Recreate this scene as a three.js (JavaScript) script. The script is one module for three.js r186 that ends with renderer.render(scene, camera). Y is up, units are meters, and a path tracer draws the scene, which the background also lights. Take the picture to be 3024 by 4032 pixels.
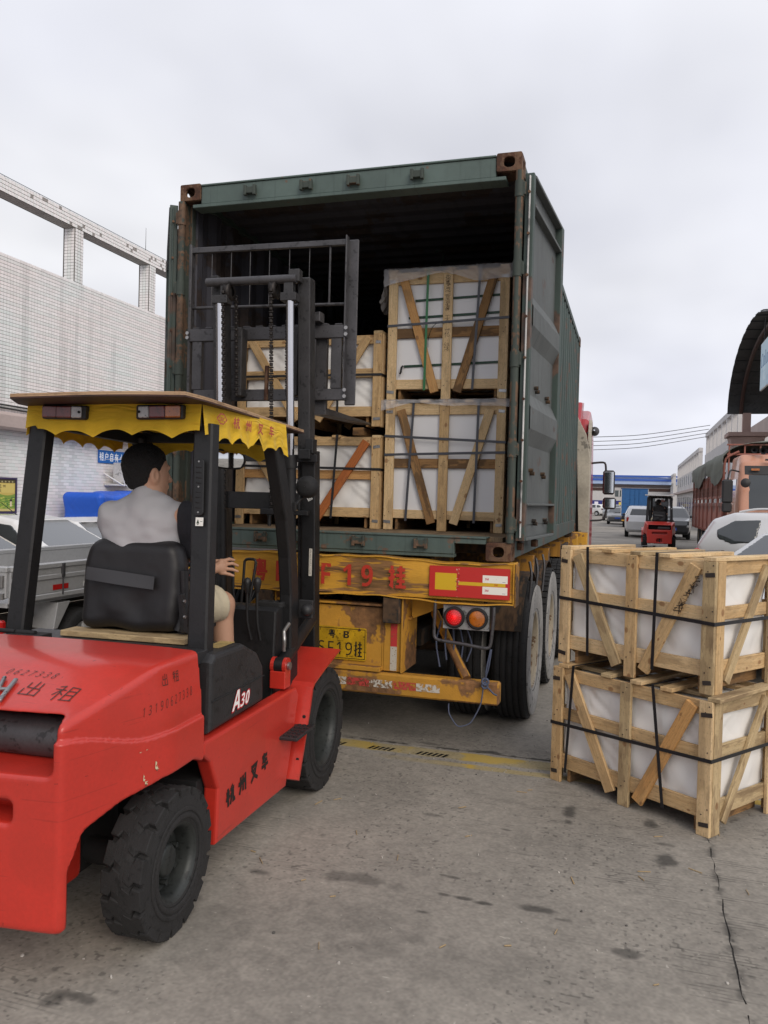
import * as THREE from 'three';
import { mergeGeometries } from 'three/addons/utils/BufferGeometryUtils.js';
import { DecalGeometry } from 'three/addons/geometries/DecalGeometry.js';
import { ImprovedNoise } from 'three/addons/math/ImprovedNoise.js';

// ------------------------------------------------------------------ camera, sky, sun, exposure
const scene = new THREE.Scene();
const camera = new THREE.PerspectiveCamera(64.69, 768 / 1024, 0.05, 600);
camera.position.set(0, 1.65, 0);
camera.rotation.order = 'YXZ';
camera.rotation.set(-0.0172, 0.2976, 0.0259);
scene.add(camera);

const PN = new ImprovedNoise();
const fbm3 = (x, y, z, o) => { let s = 0, a = 0.5; for (let i = 0; i < o; i++) { s += a * PN.noise(x, y, z); x *= 2.03; y *= 2.03; z *= 2.03; a *= 0.5; } return s; };
{
  // overcast sky: a bright, slightly uneven cloud layer
  const W = 1024, H = 512, d = new Float32Array(W * H * 4);
  for (let j = 0; j < H; j++) for (let i = 0; i < W; i++) {
    const th = (i / W) * Math.PI * 2, ph = (j / (H - 1) - 0.5) * Math.PI;
    const x = Math.cos(ph) * Math.cos(th), z = Math.cos(ph) * Math.sin(th), y = Math.sin(ph);
    const k = (j * W + i) * 4;
    const yy = Math.max(y, 0.0) + 0.22, px = x / yy, pz = z / yy;
    const n = fbm3(px * 0.75 + 3.1, pz * 0.75, 1.7, 5), m = fbm3(px * 2.3, pz * 1.1 + 8, 4.2, 4), b = fbm3(px * 0.5 - 7, pz * 0.5 + 2, 9.3, 3);
    const rip = Math.sin(px * 14 + pz * 9 + 5 * m) * Math.max(0, b * 2 - 0.05) * 0.035;
    const L = 0.72 + 0.36 * n + 0.13 * m + rip * 1.5, t = 0.5 + b * 1.1 + n * 1.2;
    d[k] = L * (0.942 + 0.035 * t); d[k + 1] = L * (0.966 + 0.020 * t); d[k + 2] = L * (1.095 - 0.062 * t); d[k + 3] = 1;
  }
  const sky = new THREE.DataTexture(d, W, H, THREE.RGBAFormat, THREE.FloatType);
  sky.mapping = THREE.EquirectangularReflectionMapping; sky.magFilter = THREE.LinearFilter; sky.minFilter = THREE.LinearFilter; sky.needsUpdate = true;
  scene.background = sky; scene.environment = sky;
}
const sun = new THREE.DirectionalLight(0xfff4e6, 1.5);
sun.position.set(9, 10, 7); sun.target.position.set(-1, 0, -5); scene.add(sun, sun.target);
sun.castShadow = true; sun.shadow.radius = 70; sun.shadow.mapSize.set(2048, 2048);
Object.assign(sun.shadow.camera, { left: -30, right: 30, top: 30, bottom: -30, near: 1, far: 120 });

const renderer = new THREE.WebGLRenderer({ antialias: true });
renderer.setSize(768, 1024);
renderer.toneMapping = THREE.LinearToneMapping;
renderer.toneMappingExposure = 1.17;
renderer.shadowMap.enabled = true;

// ------------------------------------------------------------------ helpers
let seed = 12345;
const rnd = (a = 1, b) => { seed = (seed * 1664525 + 1013904223) >>> 0; const r = seed / 4294967296; return b === undefined ? r * a : a + r * (b - a); };
const V = (x, y, z) => new THREE.Vector3(x, y, z);
const clamp = (x, a = 0, b = 1) => Math.min(b, Math.max(a, x));
const lerp = (a, b, t) => a + (b - a) * t;
const sst = (a, b, x) => { const t = clamp((x - a) / (b - a)); return t * t * (3 - 2 * t); };
const PI = Math.PI, RAD = PI / 180;

const taken = {};
function numbered(n) { const k = taken[n] = (taken[n] ?? -1) + 1; return k ? n + '_' + String(k).padStart(3, '0') : n; }
function thing(name, label, category, p = [0, 0, 0], turn = 0, group) {
  const o = new THREE.Group(); o.name = numbered(name); o.position.set(...p); o.rotation.y = turn; scene.add(o);
  o.userData = { label, category }; if (group) o.userData.group = group; return o;
}
function setting(o, name) { o.name = name; o.userData.kind = 'structure'; scene.add(o); return o; }
// uv in metres, laid by the way each triangle faces
function boxUV(g, su = 1, sv = su, ou = 0, ov = 0) {
  if (g.index) g = g.toNonIndexed();
  if (!g.attributes.normal) g.computeVertexNormals();
  const p = g.attributes.position, n = p.count, uv = new Float32Array(n * 2);
  const a = V(), b = V(), c = V(), m = V();
  for (let i = 0; i < n; i += 3) {
    a.fromBufferAttribute(p, i); b.fromBufferAttribute(p, i + 1); c.fromBufferAttribute(p, i + 2);
    m.copy(b).sub(a).cross(c.clone().sub(a));
    const ax = Math.abs(m.x), ay = Math.abs(m.y), az = Math.abs(m.z);
    for (let k = 0; k < 3; k++) {
      const q = [a, b, c][k]; let u, v;
      if (ax > ay && ax > az) { u = q.z; v = q.y; } else if (ay > az) { u = q.x; v = q.z; } else { u = q.x; v = q.y; }
      uv[(i + k) * 2] = u * su + ou; uv[(i + k) * 2 + 1] = v * sv + ov;
    }
  }
  g.setAttribute('uv', new THREE.BufferAttribute(uv, 2));
  return g;
}
function clean(g, keepUV) {
  if (g.index) g = g.toNonIndexed();
  for (const k of Object.keys(g.attributes)) if (!['position', 'normal', 'uv'].includes(k)) g.deleteAttribute(k);
  if (!g.attributes.normal) g.computeVertexNormals();
  if (!keepUV || !g.attributes.uv) g = boxUV(g);
  g.clearGroups?.(); g.morphAttributes = {}; return g;
}
function part(name, geos, mat, parent, opt = {}) {
  geos = Array.isArray(geos) ? geos.flat(9) : [geos];
  const gs = geos.map(g => clean(g, opt.keepUV || g.userData.keepUV));
  const g = gs.length > 1 ? mergeGeometries(gs) : gs[0];
  const m = new THREE.Mesh(g, mat); m.name = name; m.castShadow = m.receiveShadow = true;
  if (parent) parent.add(m); if (opt.label) m.userData.label = opt.label; if (opt.kind) m.userData.kind = opt.kind;
  return m;
}
function single(name, geos, mat, label, category, group) { // a thing made of one mesh
  const m = part(numbered(name), geos, mat, scene); m.userData.label = label; m.userData.category = category; if (group) m.userData.group = group; return m;
}
const M4 = new THREE.Matrix4(), EU = new THREE.Euler(), QQ = new THREE.Quaternion();
function tf(g, x = 0, y = 0, z = 0, rx = 0, ry = 0, rz = 0) {
  M4.compose(V(x, y, z), QQ.setFromEuler(EU.set(rx, ry, rz, 'YXZ')), V(1, 1, 1)); return g.applyMatrix4(M4);
}
// a box with chamfered edges
function chBox(w, h, d, b = 0.003) {
  b = Math.min(b, w / 2.2, h / 2.2, d / 2.2);
  const P = [], A = [w / 2, h / 2, d / 2];
  const pt = (s, k) => s.map((v, i) => v * (A[i] - (i === k ? 0 : b)));
  const tri = (p, q, r) => {
    const n = V(q[0] - p[0], q[1] - p[1], q[2] - p[2]).cross(V(r[0] - p[0], r[1] - p[1], r[2] - p[2]));
    if (n.x * (p[0] + q[0] + r[0]) + n.y * (p[1] + q[1] + r[1]) + n.z * (p[2] + q[2] + r[2]) < 0) P.push(...p, ...r, ...q); else P.push(...p, ...q, ...r);
  };
  const quad = (p, q, r, s) => { tri(p, q, r); tri(p, r, s); };
  for (let k = 0; k < 3; k++) for (const s of [-1, 1]) {
    const i = (k + 1) % 3, j = (k + 2) % 3, mk = (a, c) => { const v = []; v[k] = s; v[i] = a; v[j] = c; return pt(v, k); };
    quad(mk(-1, -1), mk(1, -1), mk(1, 1), mk(-1, 1));
    for (const t of [-1, 1]) { // edge between +-k and +-i
      const e = (c, f) => { const v = []; v[k] = s; v[i] = t; v[j] = c; return pt(v, f); };
      quad(e(-1, k), e(1, k), e(1, i), e(-1, i));
    }
  }
  for (const x of [-1, 1]) for (const y of [-1, 1]) for (const z of [-1, 1]) tri(pt([x, y, z], 0), pt([x, y, z], 1), pt([x, y, z], 2));
  const g = new THREE.BufferGeometry(); g.setAttribute('position', new THREE.BufferAttribute(new Float32Array(P), 3)); g.computeVertexNormals(); return g;
}
const bx = (w, h, d, x = 0, y = 0, z = 0, rx = 0, ry = 0, rz = 0, b = 0.003) => tf(chBox(w, h, d, b), x, y, z, rx, ry, rz);
// box given by its two opposite corners
const bb = (x0, x1, y0, y1, z0, z1, b = 0.003) => bx(Math.abs(x1 - x0), Math.abs(y1 - y0), Math.abs(z1 - z0), (x0 + x1) / 2, (y0 + y1) / 2, (z0 + z1) / 2, 0, 0, 0, b);
function cy(r, h, x = 0, y = 0, z = 0, axis = 'y', seg = 20, r2 = r) {
  const g = new THREE.CylinderGeometry(r2, r, h, seg);
  if (axis === 'x') g.rotateZ(-PI / 2); else if (axis === 'z') g.rotateX(PI / 2);
  return g.translate(x, y, z);
}
const tube = (pts, r, seg = 6, n, closed = false) => new THREE.TubeGeometry(new THREE.CatmullRomCurve3(pts.map(p => p.isVector3 ? p : V(...p)), closed, 'catmullrom', 0.35), n ?? pts.length * 5, r, seg, closed);
// round bar or plank between two points
function rod(p, q, r, seg = 8, r2 = r) {
  p = V(...p); q = V(...q); const d = q.clone().sub(p), g = new THREE.CylinderGeometry(r2, r, d.length(), seg);
  return g.applyQuaternion(QQ.setFromUnitVectors(V(0, 1, 0), d.normalize())).translate((p.x + q.x) / 2, (p.y + q.y) / 2, (p.z + q.z) / 2);
}
function plank(p, q, wdir, W, T, b = 0.003) { // length along its local x (so is the grain)
  p = V(...p); q = V(...q); const X = q.clone().sub(p), L = X.length(); X.normalize();
  const Z = X.clone().cross(V(...wdir)).normalize(), Y = Z.clone().cross(X);
  let g = boxUV(chBox(L, W, T, b), 1, 1, rnd(9), rnd(9)); g.userData.keepUV = true;
  M4.makeBasis(X, Y, Z).setPosition(p.add(q).multiplyScalar(0.5)); return g.applyMatrix4(M4);
}
function ex(pts, depth, b = 0, opt = {}) { // polygon in xy, thickness along z (centred)
  const s = new THREE.Shape(pts.map(p => new THREE.Vector2(...p)));
  for (const h of opt.holes ?? []) s.holes.push(new THREE.Path(h.map(p => new THREE.Vector2(...p))));
  const g = new THREE.ExtrudeGeometry(s, { depth: depth - 2 * b, bevelEnabled: b > 0, bevelThickness: b, bevelSize: b, bevelOffset: -b, bevelSegments: opt.seg ?? 2, curveSegments: opt.curve ?? 8, steps: 1 });
  return g.translate(0, 0, -depth / 2 + b);
}
// polygon given as [z, y] pairs, thickness along x
const exX = (pts, depth, x = 0, b = 0, opt) => ex(pts.map(([z, y]) => [-z, y]), depth, b, { ...opt, holes: opt?.holes?.map(h => h.map(([z, y]) => [-z, y])) }).rotateY(PI / 2).translate(x, 0, 0);
const lathe = (pts, seg = 40, axis = 'x') => { const g = new THREE.LatheGeometry(pts.map(p => new THREE.Vector2(...p)), seg); if (axis === 'x') g.rotateZ(-PI / 2); else if (axis === 'z') g.rotateX(PI / 2); return g; };
const rrect = (w, h, r, n = 5, x = 0, y = 0) => { const o = []; for (const [cx, cz, a] of [[1, 1, 0], [-1, 1, 1], [-1, -1, 2], [1, -1, 3]]) for (let i = 0; i <= n; i++) { const t = (a + i / n) * PI / 2; o.push([x + cx * (w / 2 - r) + r * Math.cos(t), y + cz * (h / 2 - r) + r * Math.sin(t)]); } return o; };
const circ = (r, n = 20, x = 0, y = 0) => Array.from({ length: n }, (_, i) => [x + r * Math.cos(i / n * 2 * PI), y + r * Math.sin(i / n * 2 * PI)]);
// a grid of points -> smooth sheet;  f(u, v) -> [x, y, z]
function sheet(f, nu, nv, thick = 0) {
  const mk = (s) => {
    const P = [], U = [], I = [];
    for (let j = 0; j <= nv; j++) for (let i = 0; i <= nu; i++) { P.push(...f(i / nu, j / nv, s)); U.push(i / nu, j / nv); }
    for (let j = 0; j < nv; j++) for (let i = 0; i < nu; i++) { const a = j * (nu + 1) + i, b = a + 1, c = a + nu + 1, d = c + 1; I.push(a, b, d, a, d, c); }
    const g = new THREE.BufferGeometry(); g.setAttribute('position', new THREE.Float32BufferAttribute(P, 3)); g.setAttribute('uv', new THREE.Float32BufferAttribute(U, 2)); g.setIndex(I); g.computeVertexNormals(); return g;
  };
  const g = mk(0); if (!thick) return g;
  const n = g.attributes.normal, p = g.attributes.position, P = [], q = (k, s) => [p.getX(k) + n.getX(k) * s, p.getY(k) + n.getY(k) * s, p.getZ(k) + n.getZ(k) * s];
  const T = (a, b, c) => P.push(...a, ...b, ...c), N = nu + 1, ring = [];
  for (let i = 0; i < nu; i++) ring.push(i); for (let j = 0; j < nv; j++) ring.push(j * N + nu); for (let i = nu; i > 0; i--) ring.push(nv * N + i); for (let j = nv; j > 0; j--) ring.push(j * N);
  const back = g.clone(); for (let k = 0; k < p.count; k++) back.attributes.position.setXYZ(k, ...q(k, -thick)); const ix = back.index.array; for (let k = 0; k < ix.length; k += 3) { const t = ix[k]; ix[k] = ix[k + 1]; ix[k + 1] = t; } back.computeVertexNormals();
  for (let k = 0; k < ring.length; k++) { const a = ring[k], b = ring[(k + 1) % ring.length]; T(q(a, 0), q(a, -thick), q(b, -thick)); T(q(a, 0), q(b, -thick), q(b, 0)); }
  const e = new THREE.BufferGeometry(); e.setAttribute('position', new THREE.Float32BufferAttribute(P, 3)); e.computeVertexNormals(); boxUV(e);
  const gg = mergeGeometries([clean(g, true), clean(back, true), clean(boxUV(e), true)]); gg.userData.keepUV = true; return gg;
}
function loft(sections, closed = true, caps = true) { // sections: arrays of equal length of [x,y,z]
  const n = sections[0].length, m = sections.length, P = [], I = [], w = closed ? n : n - 1;
  for (const s of sections) for (const p of s) P.push(...p);
  for (let j = 0; j < m - 1; j++) for (let i = 0; i < w; i++) { const a = j * n + i, b = j * n + (i + 1) % n, c = a + n, d = b + n; I.push(a, b, d, a, d, c); }
  if (caps && closed) for (const [j, f] of [[0, 1], [m - 1, 0]]) {
    const c = [0, 0, 0]; for (const p of sections[j]) for (let k = 0; k < 3; k++) c[k] += p[k] / n;
    const ci = P.length / 3; P.push(...c); for (let i = 0; i < n; i++) { const a = j * n + i, b = j * n + (i + 1) % n; f ? I.push(ci, b, a) : I.push(ci, a, b); }
  }
  const g = new THREE.BufferGeometry(); g.setAttribute('position', new THREE.Float32BufferAttribute(P, 3)); g.setIndex(I); g.computeVertexNormals(); return g;
}
// surface of a signed distance field (surface nets)
function sdfMesh(f, lo, hi, c) {
  const nx = Math.ceil((hi[0] - lo[0]) / c) + 1, ny = Math.ceil((hi[1] - lo[1]) / c) + 1, nz = Math.ceil((hi[2] - lo[2]) / c) + 1;
  const F = new Float32Array(nx * ny * nz), at = (i, j, k) => (k * ny + j) * nx + i;
  for (let k = 0; k < nz; k++) for (let j = 0; j < ny; j++) for (let i = 0; i < nx; i++) F[at(i, j, k)] = f(lo[0] + i * c, lo[1] + j * c, lo[2] + k * c);
  const id = new Int32Array(nx * ny * nz).fill(-1), P = [], N = [], I = [];
  for (let k = 0; k < nz - 1; k++) for (let j = 0; j < ny - 1; j++) for (let i = 0; i < nx - 1; i++) {
    let s = 0; const v = []; for (let q = 0; q < 8; q++) { const w = F[at(i + (q & 1), j + (q >> 1 & 1), k + (q >> 2))]; v.push(w); if (w < 0) s |= 1 << q; }
    if (s === 0 || s === 255) continue;
    let x = 0, y = 0, z = 0, n = 0;
    for (let a = 0; a < 8; a++) for (const bit of [1, 2, 4]) if (!(a & bit)) {
      const b = a | bit; if ((v[a] < 0) === (v[b] < 0)) continue; const t = v[a] / (v[a] - v[b]);
      x += (a & 1) + (bit === 1 ? t : 0); y += (a >> 1 & 1) + (bit === 2 ? t : 0); z += (a >> 2) + (bit === 4 ? t : 0); n++;
    }
    x = lo[0] + (i + x / n) * c; y = lo[1] + (j + y / n) * c; z = lo[2] + (k + z / n) * c;
    id[at(i, j, k)] = P.length / 3; P.push(x, y, z);
    const e = c * 0.35, gx = f(x + e, y, z) - f(x - e, y, z), gy = f(x, y + e, z) - f(x, y - e, z), gz = f(x, y, z + e) - f(x, y, z - e), L = Math.hypot(gx, gy, gz) || 1; N.push(gx / L, gy / L, gz / L);
  }
  for (let k = 1; k < nz - 1; k++) for (let j = 1; j < ny - 1; j++) for (let i = 1; i < nx - 1; i++) {
    const a = F[at(i, j, k)] < 0;
    const q = (p0, p1, p2, p3, flip) => { if (Math.min(p0, p1, p2, p3) < 0) return; flip ? I.push(p0, p2, p1, p0, p3, p2) : I.push(p0, p1, p2, p0, p2, p3); };
    if (a !== (F[at(i + 1, j, k)] < 0)) q(id[at(i, j - 1, k - 1)], id[at(i, j, k - 1)], id[at(i, j, k)], id[at(i, j - 1, k)], !a);
    if (a !== (F[at(i, j + 1, k)] < 0)) q(id[at(i - 1, j, k - 1)], id[at(i - 1, j, k)], id[at(i, j, k)], id[at(i, j, k - 1)], !a);
    if (a !== (F[at(i, j, k + 1)] < 0)) q(id[at(i - 1, j - 1, k)], id[at(i, j - 1, k)], id[at(i, j, k)], id[at(i - 1, j, k)], !a);
  }
  const g = new THREE.BufferGeometry(); g.setAttribute('position', new THREE.Float32BufferAttribute(P, 3)); g.setAttribute('normal', new THREE.Float32BufferAttribute(N, 3)); g.setIndex(I); return g;
}
const smin = (a, b, k) => { const h = clamp(0.5 + 0.5 * (b - a) / k); return lerp(b, a, h) - k * h * (1 - h); };
const smax = (a, b, k) => -smin(-a, -b, k);
function cap(x, y, z, a, b, ra, rb) { // tapered capsule
  const bx = b[0] - a[0], by = b[1] - a[1], bz = b[2] - a[2], px = x - a[0], py = y - a[1], pz = z - a[2];
  const t = clamp((px * bx + py * by + pz * bz) / (bx * bx + by * by + bz * bz)); return Math.hypot(px - bx * t, py - by * t, pz - bz * t) - lerp(ra, rb, t);
}
const ell = (x, y, z, c, r) => { const a = (x - c[0]) / r[0], b = (y - c[1]) / r[1], d = (z - c[2]) / r[2], k = Math.hypot(a, b, d), m = Math.hypot(a / r[0], b / r[1], d / r[2]); return m < 1e-9 ? -Math.min(...r) : k * (k - 1) / m; };
const rbox = (x, y, z, c, h, r) => { const a = Math.abs(x - c[0]) - h[0] + r, b = Math.abs(y - c[1]) - h[1] + r, d = Math.abs(z - c[2]) - h[2] + r; return Math.hypot(Math.max(a, 0), Math.max(b, 0), Math.max(d, 0)) + Math.min(Math.max(a, b, d), 0) - r; };
function poly2(px, py, P) { // signed distance to a polygon
  let d = 1e9, s = 1;
  for (let i = 0, j = P.length - 1; i < P.length; j = i++) {
    const [xi, yi] = P[i], [xj, yj] = P[j], ex_ = xj - xi, ey = yj - yi, wx = px - xi, wy = py - yi, t = clamp((wx * ex_ + wy * ey) / (ex_ * ex_ + ey * ey));
    d = Math.min(d, (wx - ex_ * t) ** 2 + (wy - ey * t) ** 2);
    const c1 = py >= yi, c2 = py < yj, c3 = ex_ * wy > ey * wx; if ((c1 && c2 && c3) || (!c1 && !c2 && !c3)) s = -s;
  }
  return s * Math.sqrt(d);
}
// ------------------------------------------------------------------ procedural textures
const HT = new Float32Array(65536); { let s = 777; for (let i = 0; i < 65536; i++) { s = (s * 1664525 + 1013904223) >>> 0; HT[i] = s / 4294967296; } }
const hsh = (x, y, s) => HT[(x * 1619 + y * 31337 + s * 6971) & 65535];
function vn(u, v, px, py, s) { // value noise that repeats over the unit square
  const x = u * px, y = v * py, xi = Math.floor(x), yi = Math.floor(y); let a = x - xi, b = y - yi; a = a * a * (3 - 2 * a); b = b * b * (3 - 2 * b);
  const x0 = ((xi % px) + px) % px, y0 = ((yi % py) + py) % py, x1 = (x0 + 1) % px, y1 = (y0 + 1) % py;
  return lerp(lerp(hsh(x0, y0, s), hsh(x1, y0, s), a), lerp(hsh(x0, y1, s), hsh(x1, y1, s), a), b);
}
function fb(u, v, px, py, s, o) { let t = 0, a = 0.5, n = 0; for (let i = 0; i < o; i++) { t += a * vn(u, v, px, py, s + i); n += a; px *= 2; py *= 2; a *= 0.5; } return t / n; }
function tex(w, h, f, srgb = true) {
  const d = new Uint8Array(w * h * 4);
  for (let j = 0; j < h; j++) for (let i = 0; i < w; i++) { const c = f((i + 0.5) / w, (j + 0.5) / h, i, j), k = (j * w + i) * 4; if (c.length) { d[k] = clamp(c[0], 0, 255); d[k + 1] = clamp(c[1], 0, 255); d[k + 2] = clamp(c[2], 0, 255); } else d[k] = d[k + 1] = d[k + 2] = clamp(c, 0, 1) * 255; d[k + 3] = 255; }
  const t = new THREE.DataTexture(d, w, h); t.wrapS = t.wrapT = THREE.RepeatWrapping; t.magFilter = THREE.LinearFilter; t.minFilter = THREE.LinearMipmapLinearFilter; t.generateMipmaps = true; if (srgb) t.colorSpace = THREE.SRGBColorSpace; t.needsUpdate = true; return t;
}
const rep = (t, a, b = a) => { const c = t.clone(); c.repeat.set(a, b); c.needsUpdate = true; return c; };
const mix3 = (a, b, t) => [lerp(a[0], b[0], t), lerp(a[1], b[1], t), lerp(a[2], b[2], t)];
const mul3 = (a, k) => [a[0] * k, a[1] * k, a[2] * k];

// painted steel, chipped and rusted;  amt 0..1 how much rust
function paintTex(base, rust, amt, s, N = 512, streak = 0.3) {
  return tex(N, N, (u, v) => {
    const n = fb(u, v, 4, 4, s, 6), f = fb(u, v, 32, 32, s + 9, 3), st = fb(u, v, 40, 2, s + 5, 4), b = fb(u, v, 3, 3, s + 20, 4);
    let c = mul3(base, 0.86 + 0.24 * b + 0.08 * (f - 0.5));
    c = mix3(c, mul3(base, 0.62), sst(0.56, 0.75, st) * streak);
    const k = sst(0.62 - amt * 0.22, 0.68 - amt * 0.2, n * 0.75 + f * 0.25);
    return mix3(c, mul3(rust, 0.65 + 0.7 * f), k);
  });
}
// worn and spotted, for colours of one tone (multiplies the colour)
const T = {};
T.grime = tex(512, 512, (u, v) => { const n = fb(u, v, 4, 4, 3, 6), f = fb(u, v, 64, 64, 8, 2), s = fb(u, v, 20, 20, 14, 3); return 0.70 + 0.34 * n + 0.1 * (f - 0.5) - 0.25 * sst(0.66, 0.76, s); });
T.scuff = tex(512, 512, (u, v) => { const n = fb(u, v, 3, 3, 33, 5), f = fb(u, v, 80, 80, 38, 2), s = fb(u, v, 6, 60, 44, 3), q = fb(u, v, 50, 8, 47, 3); return 0.83 + 0.12 * n + 0.05 * (f - 0.5) - 0.14 * sst(0.69, 0.75, s) + 0.1 * sst(0.7, 0.78, q); });
T.soft = tex(512, 512, (u, v) => { const n = fb(u, v, 3, 3, 133, 5), f = fb(u, v, 90, 90, 138, 2), s = vn(u, v, 150, 150, 144); return 0.86 + 0.12 * n + 0.05 * (f - 0.5) - 0.2 * sst(0.95, 0.98, s); });
T.paint = tex(1024, 1024, (u, v) => { const n = fb(u, v, 3, 3, 633, 5), f = fb(u, v, 120, 120, 638, 2), d = sst(0.54, 0.72, fb(u, v, 7, 7, 641, 6)) * (0.4 + 0.6 * vn(u, v, 400, 400, 643)), sc = sst(0.80, 0.84, fb(u, v, 5, 140, 645, 2)) * sst(0.5, 0.62, fb(u, v, 9, 9, 647, 3)), ch = sst(0.975, 0.985, vn(u, v, 110, 110, 649)); let c = mul3([238, 236, 235], 0.9 + 0.1 * n + 0.05 * (f - 0.5)); c = mix3(c, [206, 216, 208], d * 0.55); c = mul3(c, 1 - 0.10 * sc); return mix3(c, [120, 110, 100], ch * 0.6); });
T.rough = tex(512, 512, (u, v) => 0.30 + 0.5 * fb(u, v, 5, 5, 61, 6), false);
T.fine = tex(512, 512, (u, v) => 0.5 * fb(u, v, 90, 90, 71, 2) + 0.5 * fb(u, v, 24, 24, 75, 3), false);
T.dent = tex(256, 256, (u, v) => fb(u, v, 3, 3, 81, 3), false);
T.cloth = tex(512, 512, (u, v, i, j) => 0.5 + 0.18 * Math.sin(i * PI / 2) * Math.cos(j * PI / 2) + 0.5 * (fb(u, v, 60, 60, 88, 2) - 0.5), false);
T.film = tex(512, 512, (u, v) => { const w = fb(u, v, 3, 3, 91, 3); const a = vn(u + v * 0.5 + w * 0.25, v, 9, 4, 92), b = vn(u - v + w * 0.3, v + u * 0.0, 8, 5, 95); return 0.5 * Math.abs(2 * a - 1) + 0.5 * Math.abs(2 * b - 1); }, false);
function woodTex(c1, c2, s, knots, bark = 0) {
  const K = []; for (let i = 0; i < knots; i++) K.push([hsh(i, 1, s), hsh(i, 2, s), 0.006 + 0.009 * hsh(i, 3, s)]);
  return tex(1024, 256, (u, v) => { // 1 m of grain by 0.25 m
    let warp = fb(u, v, 3, 4, s, 3) * 0.16, kd = 0;
    for (const [ku, kv, kr] of K) { let du = Math.abs(u - ku), dv = Math.abs(v - kv); du = Math.min(du, 1 - du); dv = Math.min(dv, 1 - dv) * 0.25; const q = Math.hypot(du * 0.7, dv) / kr; kd = Math.max(kd, sst(1.15, 0.6, q)); warp += 0.05 * Math.exp(-q * q * 0.35); }
    const g = fb(u, v + warp, 4, 34, s + 3, 3), fibre = fb(u, v + warp * 0.3, 12, 128, s + 6, 2), blot = fb(u, v, 3, 2, s + 11, 4), pore = sst(0.72, 0.8, vn(u, v, 70, 128, s + 17));
    let c = mix3(c1, c2, clamp(0.75 * g + 0.35 * fibre + 0.5 * (blot - 0.5)));
    c = mul3(c, 1 - 0.12 * pore); c = mix3(c, [118, 80, 48], kd * 0.6);
    const d = sst(0.60, 0.74, fb(u, v, 5, 4, s + 23, 5)); c = mix3(c, [106, 84, 58], d * (0.28 + bark * 0.5));
    if (bark) { const e = sst(0.5, 0.62, fb(u, v, 9, 6, s + 29, 5)); c = mix3(c, [84, 64, 44], e * bark); }
    return c;
  });
}
function mat(o) {
  const m = new (o.clearcoat || o.sheen || o.transmission ? THREE.MeshPhysicalMaterial : THREE.MeshStandardMaterial)({ roughness: 0.6, metalness: 0, ...o });
  return m;
}
const C = (h) => new THREE.Color(h), L3 = (r, g, b) => new THREE.Color().setRGB(r, g, b);
const bump = (t, r, s) => ({ bumpMap: rep(t, r), bumpScale: s });
const M = {};
M.wood = [
  mat({ map: rep(woodTex([226, 200, 158], [194, 162, 116], 101, 5), 1, 4), roughness: 0.75 }),
  mat({ map: rep(woodTex([216, 186, 140], [178, 144, 98], 131, 6, 0.1), 1, 4), roughness: 0.75 }),
  mat({ map: rep(woodTex([210, 166, 108], [174, 124, 70], 161, 8), 1, 4), roughness: 0.7 }),
  mat({ map: rep(woodTex([176, 138, 90], [128, 94, 58], 191, 5, 0.65), 1, 4), roughness: 0.85 }),
  mat({ map: rep(woodTex([200, 178, 138], [162, 138, 100], 211, 4, 0.25), 1, 4), roughness: 0.8 }),
  mat({ map: rep(woodTex([186, 112, 54], [150, 80, 36], 231, 3), 1, 4), roughness: 0.7 }),
];
M.film = mat({ color: L3(0.76, 0.745, 0.715), roughness: 0.5, ...bump(T.film, 0.9, 0.008) });
M.filmWhite = mat({ color: L3(0.78, 0.78, 0.79), roughness: 0.5, ...bump(T.film, 0.5, 0.004) });
M.polythene = mat({ color: L3(0.85, 0.84, 0.86), roughness: 0.25, transparent: true, opacity: 0.33, side: THREE.DoubleSide, ...bump(T.film, 2, 0.02) });
M.strap = mat({ color: L3(0.012, 0.012, 0.014), roughness: 0.45, ...bump(T.fine, 6, 0.001) });
M.strapGrey = mat({ color: L3(0.06, 0.063, 0.075), roughness: 0.4 });
M.strapGreen = mat({ color: L3(0.03, 0.17, 0.06), roughness: 0.4 });
M.strapGreenDark = mat({ color: L3(0.008, 0.045, 0.022), roughness: 0.5 });
M.clip = mat({ color: L3(0.42, 0.42, 0.42), metalness: 0.85, roughness: 0.4, map: rep(T.grime, 6) });
M.clipDark = mat({ color: L3(0.06, 0.05, 0.045), metalness: 0.6, roughness: 0.6 });
M.red = mat({ color: L3(0.68, 0.037, 0.021), map: rep(T.paint, 0.9), roughness: 0.45, clearcoat: 0.45, clearcoatRoughness: 0.15, ...bump(T.dent, 1.1, 0.0015) });
M.black = mat({ color: L3(0.011, 0.011, 0.012), map: rep(T.grime, 2), roughness: 0.5, ...bump(T.fine, 2, 0.0006) });
M.blackMatt = mat({ color: L3(0.014, 0.014, 0.015), map: rep(T.grime, 2), roughness: 0.8 });
M.hood = mat({ color: L3(0.026, 0.026, 0.028), map: rep(T.grime, 2), roughness: 0.5, ...bump(T.fine, 4, 0.0012) });
M.mast = mat({ color: L3(0.05, 0.048, 0.049), map: rep(T.grime, 2.5), roughness: 0.5, metalness: 0.3, ...bump(T.fine, 3, 0.001) });
M.steelGrey = mat({ color: L3(0.088, 0.085, 0.09), map: rep(T.grime, 2), roughness: 0.5, metalness: 0.35 });
M.chrome = mat({ color: L3(0.62, 0.61, 0.62), metalness: 1, roughness: 0.16 });
M.bolt = mat({ color: L3(0.38, 0.37, 0.36), metalness: 0.9, roughness: 0.4 });
M.chain = mat({ color: L3(0.035, 0.03, 0.028), metalness: 0.6, roughness: 0.5 });
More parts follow.
